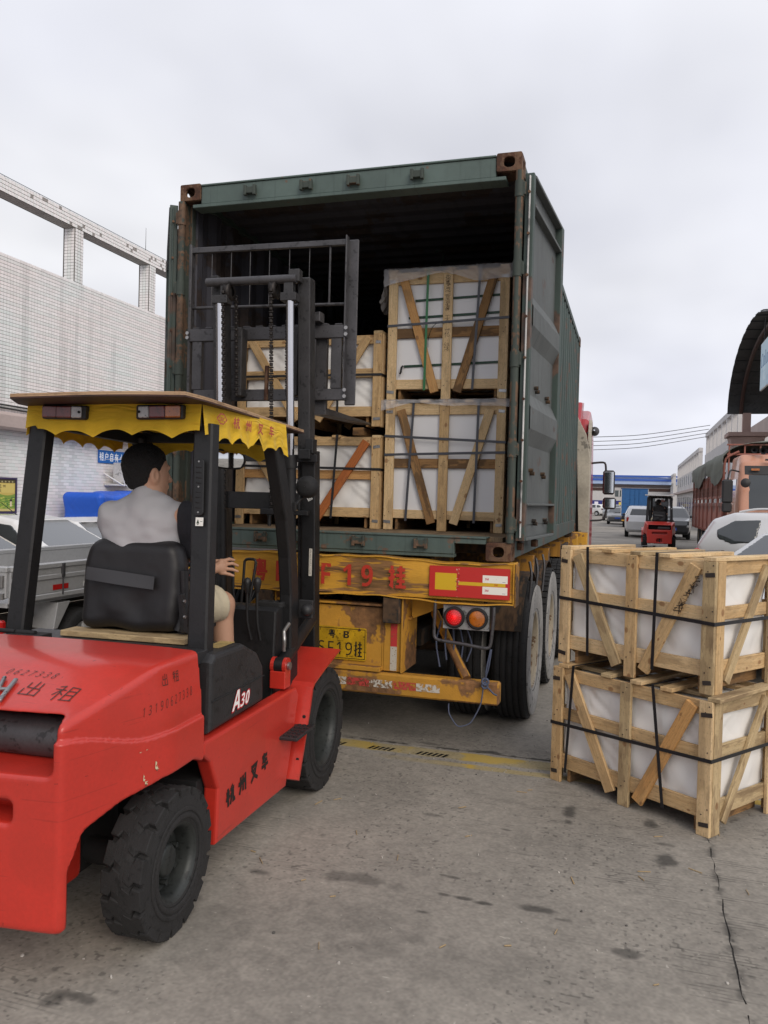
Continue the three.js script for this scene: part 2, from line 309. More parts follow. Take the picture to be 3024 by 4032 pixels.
M.rubber = mat({ color: L3(0.021, 0.020, 0.020), map: rep(T.grime, 3), roughness: 0.85, ...bump(T.fine, 4, 0.002) });
M.rubberDusty = mat({ color: L3(0.30, 0.29, 0.275), map: rep(T.grime, 1.5), roughness: 0.95, ...bump(T.fine, 4, 0.002) });
M.rubberDark = mat({ color: L3(0.022, 0.022, 0.023), map: rep(T.grime, 2), roughness: 0.9, ...bump(T.fine, 4, 0.002) });
M.rim = mat({ color: L3(0.045, 0.05, 0.048), map: rep(T.grime, 3), roughness: 0.5, metalness: 0.25 });
M.rimTan = mat({ map: rep(paintTex([150, 140, 122], [86, 66, 48], 0.45, 301), 2), roughness: 0.85 });
M.vinyl = mat({ color: L3(0.010, 0.009, 0.010), roughness: 0.5, ...bump(T.dent, 3, 0.006) });
M.cg = mat({ map: paintTex([80, 95, 90], [88, 70, 58], 0.05, 311, 1024), roughness: 0.6 });
M.cgSide = mat({ map: rep(paintTex([58, 72, 67], [76, 60, 50], -0.06, 321), 0.7), roughness: 0.6 });
M.cgDoor = mat({ map: rep(paintTex([84, 88, 87], [66, 56, 50], -0.25, 331), 0.8), roughness: 0.65, ...bump(T.dent, 1, 0.02) });
M.cgInner = mat({ map: rep(paintTex([58, 58, 66], [46, 38, 36], 0.25, 341), 0.8), roughness: 0.75 });
M.rust = mat({ map: rep(paintTex([104, 78, 58], [70, 44, 30], 0.8, 351), 2), roughness: 0.85, ...bump(T.fine, 3, 0.003) });
M.rustGreen = mat({ map: rep(paintTex([60, 68, 62], [88, 68, 52], 0.42, 361), 1.5), roughness: 0.75 });
M.ply = mat({ map: rep(woodTex([150, 128, 98], [112, 94, 72], 251, 2, 0.4), 0.7, 2), roughness: 0.85 });
M.yellow = mat({ map: rep(paintTex([204, 150, 46], [124, 90, 54], 0.30, 371, 1024, 0.08), 0.8), roughness: 0.7, ...bump(T.fine, 2, 0.002) });
M.yellowDirty = mat({ map: rep(paintTex([188, 136, 44], [116, 82, 50], 0.62, 375, 1024, 0.08), 0.9), roughness: 0.75, ...bump(T.fine, 2, 0.002) });
M.yellowDeck = mat({ map: rep(paintTex([170, 120, 42], [88, 66, 46], 0.95, 381), 1), roughness: 0.8, ...bump(T.fine, 2, 0.003) });
M.chassis = mat({ map: rep(paintTex([46, 42, 38], [74, 56, 40], 0.5, 391), 1), roughness: 0.9 });
M.clothYellow = mat({ color: L3(0.95, 0.61, 0.02), map: rep(T.soft, 1.5), roughness: 0.8, transmission: 0.22, thickness: 0, side: THREE.DoubleSide, ...bump(T.film, 0.8, 0.006) });
M.boardEdge = mat({ map: rep(woodTex([204, 176, 142], [160, 128, 98], 261, 2, 0.3), 0.7, 3), roughness: 0.85 });
M.white = mat({ color: L3(0.72, 0.72, 0.71), roughness: 0.5 });
M.whiteDirty = mat({ color: L3(0.62, 0.61, 0.59), map: rep(T.grime, 0.6), roughness: 0.7 });
M.glass = mat({ color: L3(0.03, 0.036, 0.038), roughness: 0.06, metalness: 0, clearcoat: 1, clearcoatRoughness: 0.03 });
M.mirror = mat({ color: L3(0.75, 0.76, 0.76), metalness: 1, roughness: 0.05 });
M.silver = mat({ color: L3(0.60, 0.605, 0.61), metalness: 0.2, roughness: 0.35, clearcoat: 0.8, clearcoatRoughness: 0.1 });
M.carWhite = mat({ color: L3(0.74, 0.74, 0.73), roughness: 0.35, clearcoat: 0.8, clearcoatRoughness: 0.08 });
M.carBeige = mat({ color: L3(0.55, 0.50, 0.42), roughness: 0.4, clearcoat: 0.7, clearcoatRoughness: 0.1 });
M.carBlack = mat({ color: L3(0.018, 0.019, 0.022), roughness: 0.3, clearcoat: 1, clearcoatRoughness: 0.05 });
M.carGrey = mat({ color: L3(0.10, 0.105, 0.11), roughness: 0.35, clearcoat: 0.8, clearcoatRoughness: 0.08 });
M.truckBed = mat({ color: L3(0.52, 0.525, 0.53), map: rep(T.soft, 0.6), roughness: 0.35, metalness: 0.3 });
M.darkPlastic = mat({ color: L3(0.02, 0.02, 0.021), roughness: 0.55 });
M.lampRed = mat({ color: L3(0.42, 0.012, 0.010), roughness: 0.18, clearcoat: 1 });
M.lampDull = mat({ color: L3(0.22, 0.03, 0.02), roughness: 0.3, clearcoat: 0.6, map: rep(T.grime, 5) });
M.lampAmber = mat({ color: L3(0.55, 0.16, 0.015), roughness: 0.25, clearcoat: 0.8, map: rep(T.grime, 5) });
M.lampClear = mat({ color: L3(0.55, 0.54, 0.52), roughness: 0.25, clearcoat: 0.8, map: rep(T.grime, 6) });
M.led = mat({ color: L3(0.5, 0.01, 0.02), emissive: L3(1, 0.02, 0.05), emissiveIntensity: 0.3, roughness: 0.3 });
M.tarpBlue = mat({ color: L3(0.012, 0.10, 0.58), roughness: 0.5, ...bump(T.film, 1, 0.012) });
M.tarpGreen = mat({ map: rep(paintTex([110, 114, 104], [86, 86, 78], 0.2, 421), 0.5), roughness: 0.85, ...bump(T.film, 0.6, 0.04) });
M.brownPaint = mat({ map: rep(paintTex([158, 100, 86], [104, 70, 60], 0.25, 431), 0.6), roughness: 0.7 });
M.cabOrange = mat({ color: L3(0.62, 0.30, 0.19), map: rep(T.soft, 0.7), roughness: 0.45, clearcoat: 0.4 });
M.cabRed = mat({ color: L3(0.42, 0.018, 0.025), map: rep(T.soft, 0.7), roughness: 0.4, clearcoat: 0.5 });
M.cabCream = mat({ color: L3(0.50, 0.45, 0.36), map: rep(T.grime, 0.7), roughness: 0.6 });
M.blueBox = mat({ color: L3(0.02, 0.13, 0.36), map: rep(T.scuff, 0.5), roughness: 0.55 });
M.pinkWall = mat({ color: L3(0.46, 0.32, 0.28), map: rep(T.soft, 0.5), roughness: 0.85 });
M.plaster = mat({ color: L3(0.66, 0.64, 0.63), map: rep(T.soft, 0.12), roughness: 0.9 });
M.plasterPink = mat({ color: L3(0.50, 0.41, 0.38), map: rep(T.soft, 0.3), roughness: 0.9 });
M.window = mat({ color: L3(0.06, 0.075, 0.075), roughness: 0.15, clearcoat: 0.6 });
M.grout = mat({ color: L3(0.17, 0.16, 0.15), roughness: 0.95, map: rep(T.grime, 0.5) });
M.tile = [0, 1, 2].map(i => mat({ color: [L3(0.86, 0.82, 0.81), L3(0.80, 0.80, 0.78), L3(0.88, 0.85, 0.84)][i], roughness: 0.35 }));
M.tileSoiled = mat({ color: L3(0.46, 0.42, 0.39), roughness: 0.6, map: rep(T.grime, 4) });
M.roofDark = mat({ color: L3(0.045, 0.047, 0.050), map: rep(T.grime, 0.6), roughness: 0.6 });
M.steelBrown = mat({ color: L3(0.07, 0.03, 0.022), roughness: 0.6, map: rep(T.grime, 1) });
M.wire = mat({ color: L3(0.03, 0.03, 0.03), roughness: 0.7 });
M.rope = mat({ color: L3(0.075, 0.09, 0.14), roughness: 0.9 });

// ------------------------------------------------------------------ lettering (strokes in a 100 x 100 square)
const HAN = {
  租: [[30, 5, 10, 15], [5, 30, 45, 30], [25, 12, 25, 95], [25, 35, 5, 65], [27, 40, 42, 58], [58, 10, 58, 88], [58, 10, 88, 10, 88, 88], [58, 35, 88, 35], [58, 60, 88, 60], [48, 90, 98, 90]],
  户: [[45, 2, 55, 12], [20, 22, 82, 22, 82, 52], [20, 52, 82, 52], [20, 22, 20, 60, 8, 95]],
  自: [[50, 0, 40, 15], [20, 18, 20, 95], [20, 18, 80, 18, 80, 95], [20, 42, 80, 42], [20, 66, 80, 66], [20, 92, 80, 92]],
  有: [[5, 22, 95, 22], [45, 2, 30, 35, 5, 60], [32, 42, 32, 98], [32, 42, 78, 42, 78, 96, 68, 92], [32, 58, 78, 58], [32, 74, 78, 74]],
  小: [[50, 5, 50, 92, 38, 85], [28, 35, 10, 70], [70, 32, 92, 68]],
  车: [[15, 18, 85, 18], [45, 2, 25, 45, 85, 45], [5, 70, 95, 70], [53, 30, 53, 98]],
  杭: [[5, 28, 42, 28], [24, 5, 24, 97], [24, 32, 4, 65], [25, 38, 42, 58], [68, 3, 74, 14], [50, 22, 95, 22], [60, 40, 60, 65, 48, 95], [60, 40, 82, 40, 82, 85, 96, 85, 96, 72]],
  州: [[12, 30, 6, 52], [28, 8, 28, 60, 10, 95], [38, 30, 46, 52], [55, 8, 55, 90], [64, 30, 72, 52], [85, 5, 85, 97]],
  叉: [[15, 15, 85, 15, 60, 60, 10, 95], [20, 25, 55, 70, 95, 95], [45, 30, 55, 42]],
  出: [[50, 3, 50, 90], [22, 12, 22, 45, 78, 45], [78, 12, 78, 45], [12, 55, 12, 92, 88, 92], [88, 55, 88, 92]],
  粤: [[50, 0, 42, 8], [22, 10, 22, 50, 78, 50, 78, 10, 22, 10], [32, 28, 68, 28], [50, 14, 50, 46], [38, 18, 44, 24], [62, 18, 56, 24], [48, 30, 34, 44], [52, 30, 66, 44], [5, 60, 95, 60], [38, 60, 34, 75, 75, 75, 70, 98, 52, 94]],
  挂: [[5, 28, 36, 28], [22, 3, 22, 92, 10, 85], [5, 62, 38, 50], [68, 3, 68, 45], [48, 20, 90, 20], [42, 45, 96, 45], [68, 45, 68, 95], [48, 70, 90, 70], [42, 95, 96, 95]],
  天: [[12, 15, 88, 15], [5, 45, 95, 45], [50, 15, 45, 55, 5, 97], [52, 50, 95, 97]],
  花: [[5, 18, 95, 18], [30, 5, 30, 30], [70, 5, 70, 30], [35, 35, 8, 65], [24, 52, 24, 98], [88, 42, 55, 65], [55, 35, 55, 88, 95, 88, 95, 72]],
  绿: [[25, 5, 8, 28, 30, 28, 8, 58, 32, 54], [5, 88, 34, 76], [50, 10, 85, 10, 85, 40], [50, 25, 85, 25], [42, 40, 97, 40], [68, 40, 68, 92, 58, 88], [48, 52, 56, 62], [45, 85, 64, 66], [90, 50, 74, 62], [70, 62, 95, 90]],
};
function han(ctx, ch, x, y, w, h, lw, color, jit = 0) {
  ctx.strokeStyle = color; ctx.lineWidth = lw; ctx.lineCap = jit ? 'round' : 'butt'; ctx.lineJoin = 'miter';
  for (const s of HAN[ch]) { ctx.beginPath(); for (let i = 0; i < s.length; i += 2) { const a = x + (s[i] + (jit ? rnd(-jit, jit) : 0)) / 100 * w, b = y + (s[i + 1] + (jit ? rnd(-jit, jit) : 0)) / 100 * h; i ? ctx.lineTo(a, b) : ctx.moveTo(a, b); } ctx.stroke(); }
}
function canvasTex(w, h, draw) {
  const c = document.createElement('canvas'); c.width = w; c.height = h; const x = c.getContext('2d'); draw(x, w, h);
  const t = new THREE.CanvasTexture(c); t.colorSpace = THREE.SRGBColorSpace; t.magFilter = THREE.LinearFilter; return t;
}
function textAt(x, s, px, py, size, color, font = 'bold', sx = 1, rot = 0) { x.save(); x.translate(px, py); x.rotate(rot); x.scale(sx, 1); x.fillStyle = color; x.font = `${font} ${size}px sans-serif`; x.textAlign = 'center'; x.textBaseline = 'middle'; x.fillText(s, 0, 0); x.restore(); }
function wearOff(x, w, h, n, r) { x.globalCompositeOperation = 'destination-out'; for (let i = 0; i < n; i++) { x.globalAlpha = rnd(0.3, 1); x.beginPath(); x.ellipse(rnd(w), rnd(h), rnd(r), rnd(r) * 0.6, rnd(3), 0, 7); x.fill(); } x.globalAlpha = 1; x.globalCompositeOperation = 'source-over'; }
// flat lettering on a surface: a plane facing +z before it is turned
function sign(name, w, h, t, parent, p, r = [0, 0, 0], o = {}) {
  const g = new THREE.PlaneGeometry(w, h); const m = new THREE.Mesh(g, mat({ map: t, roughness: o.rough ?? 0.6, transparent: !o.solid, ...(o.mat ?? {}) }));
  m.name = name; m.position.set(...p); m.rotation.set(r[0], r[1], r[2], 'YXZ'); m.receiveShadow = true; parent.add(m); return m;
}
// ------------------------------------------------------------------ ground
const stains = [[-.274, -4.40, .035, .08, .75], [-.268, -4.27, .02, .03, .6], [.141, -4.389, .035, .07, .7], [.19, -4.15, .05, .02, .5], [.203, -3.988, .045, .10, .75], [-1.083, -3.305, .20, .05, .42], [-.631, -3.286, .045, .016, .75], [-.7, -3.29, .03, .012, .6], [-.535, -3.274, .035, .014, .75], [-.308, -3.30, .07, .025, .7], [-.22, -3.25, .03, .012, .5], [.026, -3.088, .05, .028, .6], [-.758, -3.121, .03, .012, .7], [-.683, -3.452, .035, .013, .6], [-.75, -3.46, .02, .01, .5], [-1.687, -2.211, .07, .03, .6], [-1.74, -2.17, .04, .03, .5], [-1.501, -3.21, .05, .028, .55], [-.885, -5.262, .10, .03, .95], [-1.95, -5.05, .07, .04, .8], [-1.25, -5.3, .1, .025, .5], [-.95, -4.1, .05, .02, .35], [-.55, -4.05, .03, .015, .5], [-.9, -2.95, .3, .12, .16], [-.3, -3.9, .25, .2, .12], [.5, -3.4, .1, .2, .14], [-1.2, -4.3, .35, .15, .12], [-1.5, -2.7, .4, .2, .16], [-.4, -2.8, .5, .15, .13]];
const TG = tex(2048, 2048, (u, v) => {
  const x = u * 9 - 6, z = -1 - v * 9;
  const n = fb(u, v, 7, 7, 501, 6), f = fb(u, v, 240, 240, 511, 3), g = vn(u, v, 900, 900, 517), m = fb(u, v, 36, 36, 521, 4);
  let c = mul3([148, 142, 132], 0.84 + 0.26 * n + 0.14 * (f - 0.5) + 0.13 * (g - 0.5) + 0.10 * (m - 0.5));
  // broom lines across the slab, broken where the surface is worn
  const ln = Math.sin((z + 0.004 * Math.sin(x * 5) + 0.006 * m) * 2 * PI / 0.021), br = sst(0.50, 0.66, fb(u, v, 40, 160, 531, 3)) * sst(0.38, 0.6, fb(u, v, 11, 11, 541, 3));
  c = mul3(c, 1 - 0.26 * br * sst(0.4, 0.95, ln) * sst(0.35, 0.6, fb(u, v, 60, 300, 536, 2)));
  const pit = sst(0.80, 0.88, vn(u, v, 620, 620, 551)) * sst(0.4, 0.6, fb(u, v, 20, 20, 556, 3)); c = mul3(c, 1 - 0.22 * pit);
  const chip = sst(0.965, 0.985, vn(u, v, 480, 480, 561)); c = mix3(c, [186, 180, 168], chip * 0.8);
  for (const [sx, sz, rx, rz, k] of stains) { const dx = (x - sx) / rx, dz = (z - sz) / rz, q = dx * dx + dz * dz; if (q < 6) { const w = Math.sqrt(q) + (fb(u, v, 150, 150, 571, 3) - 0.5) * 1.5; c = mul3(c, 1 - k * 0.55 * sst(1.3, 0.35, w)); } }
  // worn yellow lines along the drain
  const wear = sst(0.40, 0.56, fb(u, v, 46, 46, 581, 5)) * 0.9, e = (fb(u, v, 90, 90, 585, 3) - 0.5) * 0.03;
  const b1 = sst(-5.20, -5.17, z + e) * sst(-5.02, -5.05, z + e), b2 = sst(-4.98, -4.965, z + e) * sst(-4.89, -4.905, z + e);
  c = mix3(c, [176, 146, 58], Math.max(b1 * lerp(0.35, 0.85, sst(-1.95, -1.6, x)), b2 * sst(-1.6, -0.9, x)) * (1 - wear * 0.7) * 0.95);
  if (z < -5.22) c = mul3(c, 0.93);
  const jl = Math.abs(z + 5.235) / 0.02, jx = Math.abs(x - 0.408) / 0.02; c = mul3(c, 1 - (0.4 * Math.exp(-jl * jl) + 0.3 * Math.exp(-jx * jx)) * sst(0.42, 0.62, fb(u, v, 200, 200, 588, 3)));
  return c;
});
const TGB = tex(1024, 1024, (u, v) => { const ln = Math.sin(v * 9 / 0.021 * 2 * PI); return 0.5 + 0.28 * (fb(u, v, 160, 160, 591, 3) - 0.5) + 0.2 * (fb(u, v, 20, 20, 595, 4) - 0.5); }, false);
const TF = tex(1024, 1024, (u, v) => { const n = fb(u, v, 5, 5, 601, 7), f = fb(u, v, 120, 120, 611, 3), s = sst(0.62, 0.75, fb(u, v, 9, 9, 621, 5)); return mul3([148, 142, 133], 0.82 + 0.3 * n + 0.12 * (f - 0.5) - 0.22 * s); });
{
  // near slabs: x -6..3, z -1..-10, with open joints and drain slots
  const sh = new THREE.Shape([[-6, 1], [3, 1], [3, 10], [-6, 10]].map(p => new THREE.Vector2(...p)));
  const slot = (P) => sh.holes.push(new THREE.Path(P.map(p => new THREE.Vector2(...p))));
  const jag = (fix, a0, b0, along, w) => { for (let a = a0; a < b0 - 0.1; ) { const b = Math.min(b0, a + rnd(0.25, 0.8)); jag1(fix, a, b, along, w); a = b + rnd(0.008, 0.03); } };
  const jag1 = (fix, a, b, along, w) => { const L = [], R = []; for (let t = a; t <= b + 1e-6; t += 0.05) { const j = rnd(-0.006, 0.006), k = w * rnd(0.12, 1); along === 'x' ? (L.push([t, fix + j - k]), R.unshift([t, fix + j + k])) : (L.push([fix + j - k, t]), R.unshift([fix + j + k, t])); } slot([...L, ...R]); };
  jag(5.235, -5.9, 0.36, 'x', 0.006); jag(5.235, 0.45, 2.9, 'x', 0.006); jag(0.408, 1.05, 5.2, 'y', 0.004); jag(0.408, 5.27, 9.9, 'y', 0.004);
  const slots = [];
  for (const [cx, n] of [[-1.535, 5], [-1.19, 6], [-1.875, 5]]) for (let i = 0; i < n; i++) { const x = cx + (i - (n - 1) / 2) * 0.034; slots.push([[x - 0.022, 5.045], [x, 5.045], [x + 0.024, 5.115], [x + 0.002, 5.115]]); }
  slots.forEach(slot);
  const fix = (s, f) => { const g = new THREE.ShapeGeometry(s); g.rotateX(-PI / 2); f(g); return g; };
  const near = fix(sh, g => { const p = g.attributes.position, uv = g.attributes.uv; for (let i = 0; i < p.count; i++) uv.setXY(i, (p.getX(i) + 6) / 9, (-p.getZ(i) - 1) / 9); });
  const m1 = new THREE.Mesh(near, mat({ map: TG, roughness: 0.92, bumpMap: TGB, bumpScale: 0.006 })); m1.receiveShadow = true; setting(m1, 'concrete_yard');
  const dirt = mat({ color: L3(0.12, 0.11, 0.097), roughness: 1, map: rep(T.grime, 2) });
  part('joint_filler', [bb(-5.95, 2.95, -0.05, -0.012, -5.5, -5.185, 0), bb(0.2, 0.65, -0.05, -0.006, -5.18, -1.02, 0), bb(0.2, 0.65, -0.05, -0.006, -9.92, -5.505, 0)], dirt, m1);
  part('drain_trough', [bb(-2.2, -0.9, -0.17, -0.15, -5.16, -5.01, 0), bb(-2.2, -0.9, -0.15, -0.012, -5.18, -5.16, 0), bb(-2.2, -0.9, -0.15, -0.012, -5.01, -4.99, 0)], dirt, m1);
  const far = new THREE.Shape([[-6.7, -40], [220, -40], [220, 420], [-6.7, 420]].map(p => new THREE.Vector2(...p)));
  far.holes.push(new THREE.Path([[-6, 1], [3, 1], [3, 10], [-6, 10]].map(p => new THREE.Vector2(...p))));
  const fg = fix(far, g => { const p = g.attributes.position, uv = g.attributes.uv; for (let i = 0; i < p.count; i++) uv.setXY(i, p.getX(i) / 7, -p.getZ(i) / 7); });
  const m2 = new THREE.Mesh(fg, mat({ map: TF, roughness: 0.93, ...bump(T.fine, 2, 0.004) })); m2.receiveShadow = true; setting(m2, 'ground');
  { // the parking strip along the tiled building lies a step lower
    const a = strip([[-6.7, 0], [-7.0, -0.10], [-7.3, -0.28], [-220, -0.28]], 40, -420, ([x, y], z) => [x, y, z]), uv = []; const pp = a.attributes.position; for (let i = 0; i < pp.count; i++) uv.push(pp.getX(i) / 7, -pp.getZ(i) / 7); a.setAttribute('uv', new THREE.Float32BufferAttribute(uv, 2)); const m3 = new THREE.Mesh(a, mat({ map: TF, roughness: 0.93, side: THREE.DoubleSide })); m3.receiveShadow = true; setting(m3, 'parking_strip');
  }
  // crumbs of concrete, grit and splinters of wood lying about
  const pg = new THREE.IcosahedronGeometry(0.006, 0), pb = new THREE.InstancedMesh(pg, mat({ color: L3(0.32, 0.30, 0.27), roughness: 0.95 }), 420), q = new THREE.Object3D();
  for (let i = 0; i < 420; i++) { q.position.set(rnd(-3.5, 1.2), 0.002, rnd(-6.2, -2)); q.rotation.set(rnd(6), rnd(6), rnd(6)); const s = rnd(0.25, 1) ** 2 * 1.1 + 0.15; q.scale.set(s * rnd(.7, 1.6), s * 0.6, s); q.updateMatrix(); pb.setMatrixAt(i, q.matrix); pb.setColorAt(i, L3(1, 1, 1).multiplyScalar(rnd(0.25, 1.4))); }
  pb.name = 'grit'; pb.userData = { kind: 'stuff', label: 'pale grit and small stones scattered on the concrete', category: 'grit' }; pb.castShadow = true; scene.add(pb);
  const sg = boxUV(chBox(0.07, 0.004, 0.006, 0.001)), spl = new THREE.InstancedMesh(sg, M.wood[4], 26);
  const sp = [[-0.72, -3.9], [-0.98, -3.55], [-1.05, -2.75], [-1.3, -3.2], [-.55, -4.6], [-.2, -3.6], [.1, -3.8], [-.62, -2.9]];
  for (let i = 0; i < 26; i++) { const p = sp[i] ?? [rnd(-2, 0.9), rnd(-5, -2.4)]; q.position.set(p[0], 0.004, p[1]); q.rotation.set(0, rnd(6), 0); q.scale.set(rnd(.3, 1), 1, rnd(.4, 1)); q.updateMatrix(); spl.setMatrixAt(i, q.matrix); }
  spl.name = 'wood_splinter'; spl.userData = { kind: 'stuff', label: 'thin wood splinters lying on the concrete', category: 'splinters' }; spl.castShadow = true; scene.add(spl);
}

// ------------------------------------------------------------------ long building on the near side of the road, faced with small white tiles
const TX = -13, tP = 0.094, tR = 0.075;
const tileGeo = { w: boxUV(chBox(0.010, tR - 0.008, tP - 0.008, 0.002)), e: boxUV(chBox(tP - 0.008, tR - 0.008, 0.010, 0.002)), s: boxUV(chBox(tP - 0.008, 0.010, tP - 0.008, 0.002)), wl: boxUV(chBox(0.010, tR - 0.004, tP * 2 - 0.004, 0.002)) };
{
  const b = thing('tiled_building', 'long white tiled building with open tiled beams above its parapet', 'building');
  part('wall', [bb(TX - 0.4, TX - 0.008, -0.28, 6.66, -60, 8, 0)], M.grout, b);
  part('roof_slab', bb(TX - 14, TX - 0.41, 5.5, 5.8, -60, 8, 0), M.plaster, b);
  const beam = part('roof_beam', bb(TX - 0.35, TX - 0.008, 7.965, 8.295, -60, 8, 0), M.grout, b);
  const cols = []; for (let k = -13; k < 3; k++) cols.push(-16.63 + k * 3.13 + 6.26);
  for (const z of cols) if (z < 7) part('pillar', bb(TX - 0.34, TX - 0.008, 6.66, 7.965, z - 0.155, z + 0.155, 0), M.grout, b);
  const inst = (name, geo, list, mats, par = b) => { mats.forEach((mm, k) => { const L = list.filter((_, i) => i % mats.length === k); const im = new THREE.InstancedMesh(geo, mm, L.length); const o = new THREE.Object3D(); L.forEach((p, i) => { o.position.set(...p); o.updateMatrix(); im.setMatrixAt(i, o.matrix); { const q = fbm3(p[1] * 0.9, p[2] * 0.7, 5.5, 4), st = fbm3(p[1] * 0.25, p[2] * 3.1, 8.5, 3), e = (0.92 + 0.08 * hsh(i, k, 5)) * (1 - 0.14 * sst(0.08, 0.32, st)); im.setColorAt(i, L3(1 - 0.05 * sst(0, 0.25, q), 1 - 0.025 * sst(0, -0.25, q), 1 - 0.03 * sst(0, -0.25, q)).multiplyScalar(e)); } }); im.name = name; im.userData.kind = 'stuff'; im.castShadow = im.receiveShadow = true; par.add(im); }); };
  const W = [], Lw = [], E = [], S = [], up = [];
  for (let z = -26; z < -11; z += tP) {
    for (let y = 3.30; y < 6.63; y += tR) W.push([TX - 0.003, y + tR / 2, z]);
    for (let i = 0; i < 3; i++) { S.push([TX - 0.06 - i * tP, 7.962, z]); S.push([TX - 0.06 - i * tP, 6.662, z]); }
  }
  let row = 0; for (let y = 0.1; y < 2.9; y += tR) { row++; for (let z = -26 + (row % 2) * tP; z < -11; z += tP * 2) Lw.push([TX - 0.003, y + tR / 2, z]); }
  for (const zc of cols) if (zc < -11 && zc > -27) for (let y = 6.68; y < 7.93; y += tR) { for (let i = 0; i < 3; i++) { W.push([TX - 0.003, y + tR / 2, zc - 0.1 + i * 0.1]); E.push([TX - 0.07 - i * tP, y + tR / 2, zc + 0.158]); } }
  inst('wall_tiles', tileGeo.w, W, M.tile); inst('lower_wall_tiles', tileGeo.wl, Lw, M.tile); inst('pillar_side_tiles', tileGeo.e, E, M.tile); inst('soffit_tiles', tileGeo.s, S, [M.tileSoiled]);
  let n = 0; // the tiles of the beam nearest the road are picked out one by one
  for (let z = -13.4; z > -22; z -= tP) for (let r = 0; r < 4; r++) { if (n++ >= 300) continue; const m = new THREE.Mesh(tileGeo.w, hsh(n, r, 2) > 0.93 ? M.tileSoiled : M.tile[n % 3]); m.scale.y = 1.08; m.position.set(TX - 0.003, 8.006 + r * 0.082, z); m.name = 'tile'; m.castShadow = m.receiveShadow = true; beam.add(m); }
  const bt = []; for (let z = -26; z < -11; z += tP) for (let r = 0; r < 4; r++) if (z < -20.5 || z > -13.35) bt.push([TX - 0.003, 8.006 + r * 0.082, z]);
  inst('beam_tiles', tileGeo.w, bt, M.tile, beam);
  // projecting pink cornice over the ground floor, with a ledge on it
  part('cornice', [ex([[TX, 2.90], [TX + 0.32, 2.90], [TX + 0.36, 2.95], [TX + 0.36, 3.20], [TX + 0.30, 3.27], [TX, 3.30]], 66, 0).translate(0, 0, -26)], M.plasterPink, b);
  part('lightning_rail', [tube([[TX - 0.17, 8.40, 8], [TX - 0.17, 8.40, -30], [TX - 0.17, 8.40, -60]], 0.007, 5, 4), ...Array.from({ length: 20 }, (_, i) => rod([TX - 0.17, 8.29, -8 - i * 1.06], [TX - 0.17, 8.40, -8 - i * 1.06], 0.006, 5))], M.wire, b);
  part('lightning_rod', rod([TX - 0.17, 8.29, -19.65], [TX - 0.17, 9.0, -19.65], 0.009, 5, 0.004), M.wire, b);
  for (const [y, s] of [[3.46, 0.02], [3.40, 0.05]]) { part('wall_cable', tube([[TX + 0.05, y + 0.3, -8], [TX + 0.06, y, -13], [TX + 0.06, y - s, -18], [TX + 0.06, y + 0.05, -26]], 0.02, 5, 24), M.wire, b); }
}
function posterTex() {
  return canvasTex(256, 256, (x, w, h) => {
    x.fillStyle = '#c9b25c'; x.fillRect(0, 0, w, h); x.fillStyle = '#544a2c'; x.fillRect(0, 0, w, 26);
    for (let i = 0; i < 9; i++) textAt(x, 'o', 20 + i * 27, 13, 20, '#d8cf98');
    x.fillStyle = '#d4c06c'; x.fillRect(8, 32, w - 16, 74); x.fillStyle = '#7f9a3e'; x.beginPath(); x.moveTo(0, 128); x.quadraticCurveTo(80, 96, 150, 120); x.quadraticCurveTo(210, 138, 256, 112); x.lineTo(256, 256); x.lineTo(0, 256); x.fill();
    for (let i = 0; i < 140; i++) { x.fillStyle = ['#5d8a34', '#9db24a', '#c0c35c', '#4c7a3a'][i % 4]; x.beginPath(); x.ellipse(rnd(w), rnd(140, 230), rnd(4, 16), rnd(2, 5), 0, 0, 7); x.fill(); }
    x.fillStyle = '#cdbf7c'; x.fillRect(0, 236, w, 20); han(x, '花', 120, 38, 30, 30, 4, '#5a4a28'); han(x, '天', 120, 72, 30, 30, 4, '#5a4a28'); han(x, '州', 160, 40, 24, 24, 3, '#6a5a30');
    x.fillStyle = '#3a2c26'; x.beginPath(); x.arc(225, 168, 10, 0, 7); x.fill(); x.fillStyle = '#e0d0b0'; x.fillRect(219, 176, 13, 42);
  });
}
